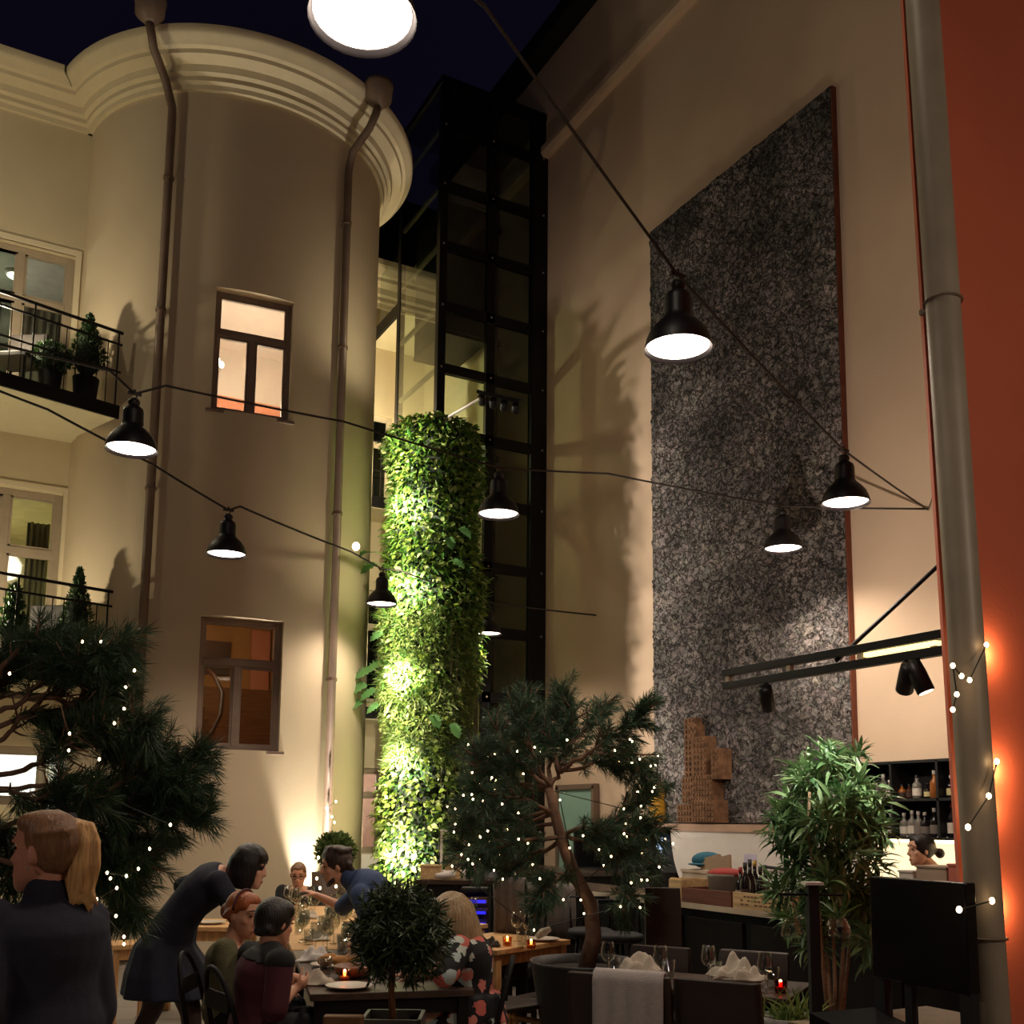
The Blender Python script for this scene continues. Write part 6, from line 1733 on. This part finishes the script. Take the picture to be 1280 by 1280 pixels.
for T, s, v, lb in ((TB, 1.72, .8, 'bright candle at the right edge of the far table'), (TB, .3, .72, 'candle near the right edge of the pale table')):
    p = T(min(s, 1.6), v)
    if free(p, .035): votive(p, lb, (240, 190, 150))
for i, (T, s, v) in enumerate(((TB, .5, .2), (TB, .9, .6), (TC_, .4, .25), (TC_, .9, .6))):
    p = T(s, v)
    if free(p, .06): napkin(p, ('white crumpled napkin at the left of the pale table behind', 'white crumpled napkin at the right of the pale table behind', 'white crumpled napkin at the left of the far table', 'white crumpled napkin at the right of the far table')[i], 20 + i, .08)
# a glass of white wine
p = TA(.72, .45); used.append((p, .04))
t = wine_glass(p, 'wine glass half full of yellow white wine on the dark table', None)
MB().lathe([(.003, .1), (.024, .105), (.034, .122), (.0355, .138), (.002, .139)], 16, V((0, 0, 0))).build('wine', wine_y, t, world=False, smooth=True)

# oak table: two glasses, tumbler, napkin plate, candle
gO = None
p = on_z(646, 1177, TZ); wine_glass(p, 'left wine glass on the pale oak table', None)
p = on_z(661, 1181, TZ); wine_glass(p, 'right wine glass beside the candle on the pale oak table', None)
p = on_z(652, 1182, TZ) - FH * .0; tumbler(p + R0 * .0 - FH * .06, 'tumbler between the wine glasses on the pale oak table', None)
p = on_z(679, 1176, TZ); plate(p, 'plate with a rolled napkin on the pale oak table')
o = MB().tube([p + Z * .025 - R0 * .05, p + Z * .06, p + Z * .09 + R0 * .05], [.02, .032, .022], 10).build('napkin', linen, smooth=True); solo(o, 'rolled linen napkin on the plate of the pale oak table', 'napkin')
p = on_z(664, 1187, TZ) + FH * .03; votive(p, 'pink lit candle at the front of the pale oak table', (240, 150, 140), em=22)
p = on_z(634, 1184, TZ); votive(p + FH * .08, 'small candle left of the glasses on the pale oak table', (240, 200, 160))
p = on_z(613, 1186, TZ) + FH * .12; napkin(p, 'dark grey napkin heap at the left end of the pale oak table', 31, .06, m=mat('linen_grey', (96, 90, 84), rough=.9))
p = on_z(592, 1158, TZ); wine_glass(p + FH * .05, 'champagne glass on the table behind the blonde woman', None, h=.23, r=.03)

# dark right-hand table settings
for i, (x, y, lb) in enumerate(((760, 1226, 'leftmost wine glass on the dark table before the bar'), (826, 1232, 'wine glass left of the middle chair back on the dark right table'), (886, 1232, 'wine glass behind the middle chair on the dark right table'), (957, 1243, 'rightmost wine glass beside the red candle on the dark table'))):
    wine_glass(on_z(x, y - 2, TZ), lb, None, h=.2, r=.04)
for i, (x, y, lb) in enumerate(((768, 1222, 'tumbler beside the leftmost wine glass on the dark right table'), (836, 1226, 'tumbler right of the second wine glass on the dark right table'), (895, 1228, 'tumbler right of the third wine glass on the dark right table'), (966, 1236, 'tumbler behind the rightmost wine glass'))):
    tumbler(on_z(x, y - 2, TZ), lb, None)
for i, (x, y, sz, lb) in enumerate(((800, 1220, .11, 'large grey linen napkin heap beside the draped chair'), (918, 1228, .12, 'large crumpled linen napkin in the middle of the dark right table'), (936, 1231, .08, 'small linen napkin fold next to the rightmost glasses'))):
    p = on_z(x, y, TZ); plate(p - R0 * .0 + FH * .0, ('plate under the grey napkin heap on the dark right table', 'plate under the big crumpled napkin on the dark right table', 'plate under the small napkin fold')[i], r=sz * .9)
    napkin(p + Z * .02, lb, 40 + i, sz)
votive(on_z(976, 1241, TZ), 'red glass votive candle at the right end of the dark table', (190, 50, 44), em=22)

# ---- chairs
def bentwood(c, f, label, m=dark_leg, sz=1.0):
    c = V((c[0], c[1], 0)); f = V((f[0], f[1], 0)).normalized(); s = f.cross(Z)
    t = thing('dining_chair', label, 'chair', c)
    MB().lathe([(.18, .43), (.205, .44), (.21, .465), (.19, .475), (.01, .475)], 22, c).build('seat', m, t, smooth=True)
    for i in (-1, 1):
        MB().tube([c + f * .13 + s * i * .13 + Z * .44, c + f * .17 + s * i * .16 + Z * .0], [.016, .012], 8).build('leg', m, t, smooth=True)
        MB().tube([c - f * .13 + s * i * .13 + Z * .44, c - f * .2 + s * i * .16 + Z * .0], [.016, .012], 8).build('leg', m, t, smooth=True)
    MB().tube([c - f * (.15 + .1 * sin(a)) + s * (.17 * cos(a) + .03 * cos(a) * sin(a)) + Z * (.45 + .43 * sin(a) ** .8) for a in [k * pi / 20 for k in range(21)]], .013, 8).build('back_hoop', m, t, smooth=True)
    MB().box(c - f * .215 + Z * .72, (.3, .015, .09), (s, f, Z)).build('back_rail', m, t, bevel=.004)
    return t
def at_feet(P): return V((P['pel'].x, P['pel'].y, 0))
bentwood(at_feet(P3), R0, 'black bentwood chair under the red haired woman')
bentwood(at_feet(P4), R0 * .8 + FH * .6, 'black bentwood chair under the person in maroon')
bentwood(at_feet(P7), -R0, 'black bentwood chair under the blonde woman')
bentwood(at_feet(P5), -FH, 'dark chair under the man with glasses')
tan_l = mat('tan_leather', (120, 86, 54), rough=.6, var=.15)
def highback(px, yt, d, wd, f, label, m=choc, ht=None):
    c = at(px, yt, d); top = c.z; c = V((c.x, c.y, 0)); f = V(f); f.z = 0; f.normalize(); s = f.cross(Z)
    t = thing('dining_chair', label, 'chair', c)
    a = (s, f, Z)
    mb = MB(); n = 8
    rs = []
    for i in range(n + 1):
        z = .44 + (top - .44) * i / n; lean = -.05 * (i / n) ** 2
        ww = wd / 2 * (1 if i < n else .97)
        rs.append([c + s * (x * ww) + f * (y + lean) + Z * z for x, y in ((-1, .025), (-1, -.02), (-.9, -.03), (.9, -.03), (1, -.02), (1, .025))])
    mb.rings(rs).build('backrest', m, t, bevel=.006)
    MB().box(c + f * (.22) + Z * .44, (wd, .44, .09), a).build('seat', m, t, bevel=.02)
    for i in (-1, 1):
        for y in (.02, .4):
            MB().box(c + s * i * (wd / 2 - .03) + f * y + Z * .2, (.04, .04, .4), a).build('leg', dark_leg, t)
    return c, s, f, top
cA = highback(899, 1224, 4.85, .40, vR, 'dark brown upholstered chair in front, middle of the right table')
cB = highback(776, 1216, 4.95, .49, vR * .96 - uR * .1, 'dark upholstered chair draped with a grey towel at the right table')
cC = highback(822, 1184, 6.45, .38, -vR, 'dark brown chair on the far side of the right table, behind the left napkin')
cD = highback(940, 1190, 6.35, .42, -vR, 'dark brown chair on the far side of the right table, behind the middle napkin')
highback(829, 1110, 7.0, .24, -FH, 'tall narrow dark brown high back seat at the end of the bar', choc)
# grey towel over chair B
def drape(c, s, f, top, x0, x1, zf, zb, m, label, thick=.012, off=.035):
    rs = []
    prof_ = [(-off - .012, zb), (-off - .01, (zb + top) / 2), (-off, top - .03), (-off * .6, top + .005), (0, top + .013), (off * .6, top + .005), (off * .9, top - .03), (off, zf)]
    k = 26; vs = []
    for j in range(k + 1):
        x = x0 + (x1 - x0) * j / k
        rs.append([c + s * (x + .004 * sin(z * 9)) + f * (y - .05 * min(1, max(0, (z - .44) / (top - .44))) ** 2 + .004 * sin(j * .9) * (1 if z < top - .02 else .3) * (1 if y > 0 else -1)) + Z * z for y, z in prof_])
    mb = MB().rings(rs, cap=False, close=False)
    o = mb.build('throw', m, smooth=True); sd = o.modifiers.new('solid', 'SOLIDIFY'); sd.thickness = thick; sd.offset = 1 
    return solo(o, label, 'towel')
tow = mat('waffle_towel', (168, 160, 156), rough=.95, var=.06, scale=40, bump=.6, bscale=220)
c_, s_, f_, top_ = cB
drape(c_, s_, f_, top_, -.11, .215, .52, .30, tow, 'grey waffle towel hanging over the front chair back', off=.045)
# chairs with throws beyond the oak table
throw = mat('grey_throw', (118, 110, 104), rough=.95, var=.12, scale=20, bump=.5, bscale=160)
for i, (px, lb, lb2) in enumerate(((640, 'first tall dark chair behind the oak table, under the left grey throw', 'left grey woollen throw hanging over a tall chair back'), (664, 'second tall dark chair behind the oak table, under the middle throw', 'middle grey woollen throw hanging over a tall chair back'), (704, 'third tall dark chair behind the pine trunk, under the right throw', 'right grey woollen throw hanging behind the pine trunk'))):
    c = highback(px, (1100, 1106, 1108)[i], 8.2 + .42 * i, .26, FH * .9 + R0 * .2, lb, dark_leg)
    drape(*c, -.12, .12, .75, .62, throw, lb2, off=.045)
# brown chair at the bottom, before the dark table
cE = highback(432, 1266, 4.3, .16, FH, 'tan leather chair back at the bottom edge before the dark table', tan_l)
# slatted oak chairs near the oak table
def oak_chair(px, py, d, f, label):
    c = at(px, py, d); c = V((c.x, c.y, 0)); f = V(f).normalized(); s = f.cross(Z); a = (s, f, Z)
    t = thing('dining_chair', label, 'chair', c)
    MB().box(c + Z * .455, (.38, .38, .03), a).build('seat', choc, t, bevel=.01)
    for i in (-1, 1):
        for j in (-1, 1):
            MB().box(c + s * i * .17 + f * j * .17 + Z * (.22 if j > 0 else .22), (.032, .032, .44), a).build('leg', oak_v, t)
    for z in (.14, .24, .34):
        for i in (-1, 1):
            MB().box(c + s * i * .17 + Z * z, (.018, .31, .022), a).build('stretcher', oak_v, t)
    return t
oak_chair(634, 1290, 6.75, uW * .2 + vW, 'low oak stool with slatted sides under the left of the oak table')
oak_chair(690, 1290, 7.0, vW, 'low oak stool beside the big pine pot')
# bar stools
def stool(p, label):
    p = V((p[0], p[1], 0)); t = thing('bar_stool', label, 'bar stool', p)
    MB().lathe([(.15, .7), (.18, .72), (.18, .75), (.16, .765), (.01, .765)], 20, p).build('seat', matte_blk, t, smooth=True)
    for i in range(4):
        a = pi / 4 + i * pi / 2
        MB().tube([p + V((.1 * cos(a), .1 * sin(a), .7)), p + V((.2 * cos(a), .2 * sin(a), 0))], .011, 7).build('leg', black_m, t, smooth=True)
    MB().tube([p + V((.165 * cos(a), .165 * sin(a), .25)) for a in [k * pi / 10 for k in range(21)]], .007, 6).build('foot_ring', zinc, t, smooth=True)
    MB().tube([p + R0 * .15 + Z * .75, p + R0 * .16 + FH * .12 + Z * 1.0, p - R0 * .16 + FH * .12 + Z * 1.0, p - R0 * .15 + Z * .75], .009, 6).build('back_hoop', black_m, t, smooth=True)
stool((4.62, on_x(775, 1140, 4.62).y), 'black wire backed bar stool nearest the tall narrow high back seat')
stool((4.6, on_x(738, 1140, 4.6).y), 'black bar stool just right of the pine trunk')

# ---- slim black post with two hanging glass bulbs
d = 4.6
p = at(1020, 1270, d); p = V((p.x, p.y, 0)); zt = at(1018, 1106, d).z
t = thing('plant_stand', 'slim black post with a cross arm and two hanging glass bulbs of plants', 'plant stand', p)
MB().box(p + Z * (zt / 2), (.046, .046, zt), (R0, FH, Z)).build('post', matte_blk, t, bevel=.003)
MB().box(p + Z * .01, (.24, .24, .02), (R0, FH, Z)).build('base', matte_blk, t)
MB().box(p + Z * (zt + .006), (.078, .078, .012), (R0, FH, Z)).build('top_plate', white_p, t)
za = at(1018, 1118, d).z
MB().tube([p - R0 * .15 + Z * za, p + R0 * .135 + Z * (za - .002)], .006, 7).build('cross_arm', black_m, t)
for px in (989, 1048):
    h = at(px, 1119, d); h.z = za
    b = at(px + 1, 1168, d); b.z = at(px, 1172, d).z; b = V((h.x, h.y, b.z))
    hb = .105
    bl = MB().lathe([(.02, 0), (.044, .004), (.05, .02), (.04, .06), (.022, .088), (.024, hb), (.020, hb), (.018, .088), (.036, .058), (.045, .02), (.002, .008)], 20, b, cap=False).build('glass_bulb', glassy('bulb_glass', (240, 240, 236), ior=1.6), t, smooth=True)
    MB().tube([b + Z * hb + R0 * .022, h + Z * .004, b + Z * hb - R0 * .022], .0025, 5).build('hanger', zinc, t)
    n = 16; r = unit(rng.normal(size=(n, 3)) * np.array([.8, .8, .3]) + np.array([0, 0, .6]) - np.array(R0) * .8)
    leaf_obj('sprig', np.repeat(np.array(b + Z * (hb - .02))[None], n, 0), r, unit(rng.normal(size=(n, 3)) + np.array([0, 0, 1.])), .09 + .06 * rng.random(n), .012, leafy('sprig_leaf', (50, 86, 36), (96, 130, 60)), t, droop=.2)

# ---- things by the green column: counter with gift boxes, blue lit wine fridge
cn = at(556, 1105, 10.2)
t = thing('service_counter', 'dark service counter with wooden boxes on top near the green column', 'counter', cn.xy.to_3d())
zc = on_z(556, 1102, 1.0); cz = at(548, 1100, 10.2).z
a0, a1 = at(522, 1100, 10.2), at(632, 1104, 10.2)
ux = (a1 - a0); ux.z = 0; Lc = ux.length; ux.normalize(); uy = V((-ux.y, ux.x, 0)); a0.z = 0
MB().box(a0 + ux * Lc / 2 + uy * .25 + Z * (cz / 2 - .02), (Lc, .5, cz - .04), (ux, uy, Z)).build('body', bar_blk, t)
MB().box(a0 + ux * Lc / 2 + uy * .25 + Z * (cz - .02), (Lc + .04, .54, .04), (ux, uy, Z)).build('worktop', bar_top, t)
def onc(x, back=.2):
    q = a0 + uy * back; v = ray(x, 1100); n_ = uy
    k = (q.x * n_.x + q.y * n_.y) / (v.x * n_.x + v.y * n_.y)
    return V((v.x * k, v.y * k, cz))
for x, w_, h_, b_, lb in ((539, .2, .12, .14, 'pale wooden gift box on the service counter, nearest the column'), (566, .15, .2, .3, 'upright wooden crate on the service counter')):
    p = onc(x, b_); t = thing('wooden_box', lb, 'box', p)
    MB().box(p + Z * h_ / 2, (w_, .16, h_), (ux, uy, Z)).build('box', pine_w, t, bevel=.004)
    MB().box(p + Z * (h_ + .01), (w_ + .01, .17, .02), (ux, uy, Z)).build('lid', pine_w, t, bevel=.003)
p = onc(556, .08); o = MB().tube([p - ux * .09 + Z * .035, p + Z * .045 + ux * .0, p + ux * .1 + Z * .06], [.03, .04, .034], 10).build('rolled_towel', white_p, smooth=True); solo(o, 'white rolled towel lying on the service counter', 'towel')
p = at(593, 1130, 9.6); q = V((p.x, p.y, 0))
t = thing('wine_fridge', 'wine fridge with blue lit shelves behind the blonde woman', 'fridge', q)
fz = at(593, 1110, 9.6).z
MB().box(q + FH * .25 + Z * (fz / 2), (.26, .04, fz), (R0, FH, Z)).box(q - R0 * .13 + FH * .12 + Z * (fz / 2), (.02, .28, fz), (R0, FH, Z)).box(q + R0 * .13 + FH * .12 + Z * (fz / 2), (.02, .28, fz), (R0, FH, Z)).box(q + FH * .12 + Z * (fz - .02), (.28, .28, .04), (R0, FH, Z)).box(q + FH * .12 + Z * .04, (.28, .28, .08), (R0, FH, Z)).build('cabinet', matte_blk, t)
blue = emit('fridge_blue', (60, 60, 255), 1.6)
for k in range(4):
    z = fz - .1 - k * .1
    MB().box(q + FH * .1 + Z * z, (.24, .2, .012), (R0, FH, Z)).build('shelf', zinc, t)
    MB().box(q + FH * .2 + Z * (z - .035), (.2, .01, .03), (R0, FH, Z)).build('blue_light', blue, t)
MB().box(q - FH * .02 + Z * (fz * .5), (.26, .008, fz - .04), (R0, FH, Z)).build('glass_door', glassy('fridge_glass', (210, 210, 230)), t)
# shelf rack with pale frame by the column
p = at(566, 1080, 10.9); q = V((p.x, p.y, 0)); zr = at(566, 1038, 10.9).z
t = thing('display_rack', 'pale framed rack with a plant on top beside the green column', 'rack', q)
for i in (-1, 1): MB().box(q + R0 * i * .12 + Z * zr / 2, (.025, .03, zr), (R0, FH, Z)).build('upright', white_p, t)
for z in (zr, zr * .72, zr * .45): MB().box(q + Z * z, (.26, .2, .02), (R0, FH, Z)).build('board', white_p, t)
n = 120; r = unit(rng.normal(size=(n, 3)) + np.array([0, 0, .5]))
o = leaf_obj('rack_plant', np.array(q + Z * (zr + .015))[None] + rng.normal(size=(n, 3)) * np.array([.04, .04, .005]), r * np.array([1, 1, .8]) , unit(rng.normal(size=(n, 3)) + np.array([0, 0, 1.])), .1, .03, fern, None); 
for v_ in o.data.vertices: v_.co.z = max(v_.co.z, zr + .012)
solo(o, 'small leafy plant standing on the pale rack beside the column', 'plant')
# pale low planter wall under the ground window
s = MB().span((5.3, BY - 1.0, 0), (6.9, BY - .75, on_y(455, 1068, BY - 1).z)).build('planter_wall', white_p); solo(s, 'pale low planter wall under the pinkish ground window', 'planter')
# left rear laid table seen behind the waitress
lt = on_z(172, 1158, TZ)
TL = table(lt, R0, FH, .8, .7, oak, oak_v, 'laid table with stacked plates behind the waitress on the left')
for i, (x, y, lb) in enumerate(((182, 1150, 'stack plate on the laid table behind the waitress'), (196, 1156, 'second plate on the laid table behind the waitress'))):
    plate(TL(.15 + .35 * i, .25), lb)
for i in range(3):
    wine_glass(TL(.12 + .22 * i, .5), 'wine glass on the laid table behind the waitress', 'wine glasses behind the waitress')
# ================================================================== light
WARM = (1, .86, .6)
# up and down lights of the left facade, at the tower corner
for z in (3.75, 6.9):
    lamp('POINT', (.25, 12.6, z + .1), 62, WARM, .05)
lamp('POINT', (.2, 12.9, .5), 30, WARM, .05)
lamp('POINT', (-1.5, 11.5, 9.0), 60, WARM, .1)
# row of small spots on the tower side that light the green column
for z in (.8, 1.9, 3.0, 4.1, 5.2, 6.3):
    lamp('SPOT', (4.58, 11.98, z), 145, (1, .86, .72), .02, (5.7, 12.2, z), spot=125, blend=.7)
    if z < 6: lamp('SPOT', (4.72, 11.78, z + .4), 560, (1, .95, .82), .02, (5.42, 12.4, z + .4), spot=70, blend=.8)
# fill lights added unseen behind the column, for back wing, lift and tower side
for z in (1.4, 3.9, 6.4):
    lamp('SPOT', (5.6, 13.2, z), 75, (1, .9, .62), .03, (4.7, 15.2, z), spot=150, blend=.6)
    lamp('SPOT', (5.6, 13.2, z), 30, (1, .9, .62), .03, (6.1, 14.4, z + .3), spot=70, blend=.6)
lamp('POINT', (5.45, 15.5, 7.8), 160, WARM, .05)  # another fill light, added out of sight behind the tower
# spots added by the column, without fixtures, to brighten the tower's right edge
for z in (1.6, 4.6, 7.6):
    lamp('SPOT', (5.0, 11.55, z), 22, (1, .88, .6), .015, (4.3, 12.45, z + .5), spot=110, blend=.7)
# uplight at the foot of the tower
lamp('SPOT', (3.98, 11.9, .12), 900, (1, .9, .78), .03, (3.95, 12.05, 2.2), spot=38, blend=.6)
# unseen spot added near the bar track, to wash the right wall
lamp('SPOT', (5.5, 6.3, 2.95), 170, (1, .82, .68), .03, (8, 7.6, 4.6), spot=150, blend=.8)
lamp('POINT', (-2.4, 2.2, 2.7), 38, (1, .8, .66), .15)  # added out of view to light the foreground woman's face
# fill lights added out of view, over and behind the camera
lamp('POINT', (1.0, 3.0, 7.0), 95, (1, .86, .68), .3)
lamp('POINT', (3.4, -.6, 3.2), 90, (1, .82, .64), .15)
for x, y in ((1246, 815), (1258, 962), (1250, 1010), (1262, 1135)):
    lamp('POINT', on_y(x, y, TY - .05), 1.6, (1, .62, .3), .01)
scn.cycles.transparent_max_bounces = 24
scn.view_settings.view_transform = 'Standard'
scn.view_settings.look = 'None'
scn.view_settings.exposure = 0
scn.view_settings.gamma = 1
scn.view_settings.use_curve_mapping = False
scn.cycles.use_denoising = True
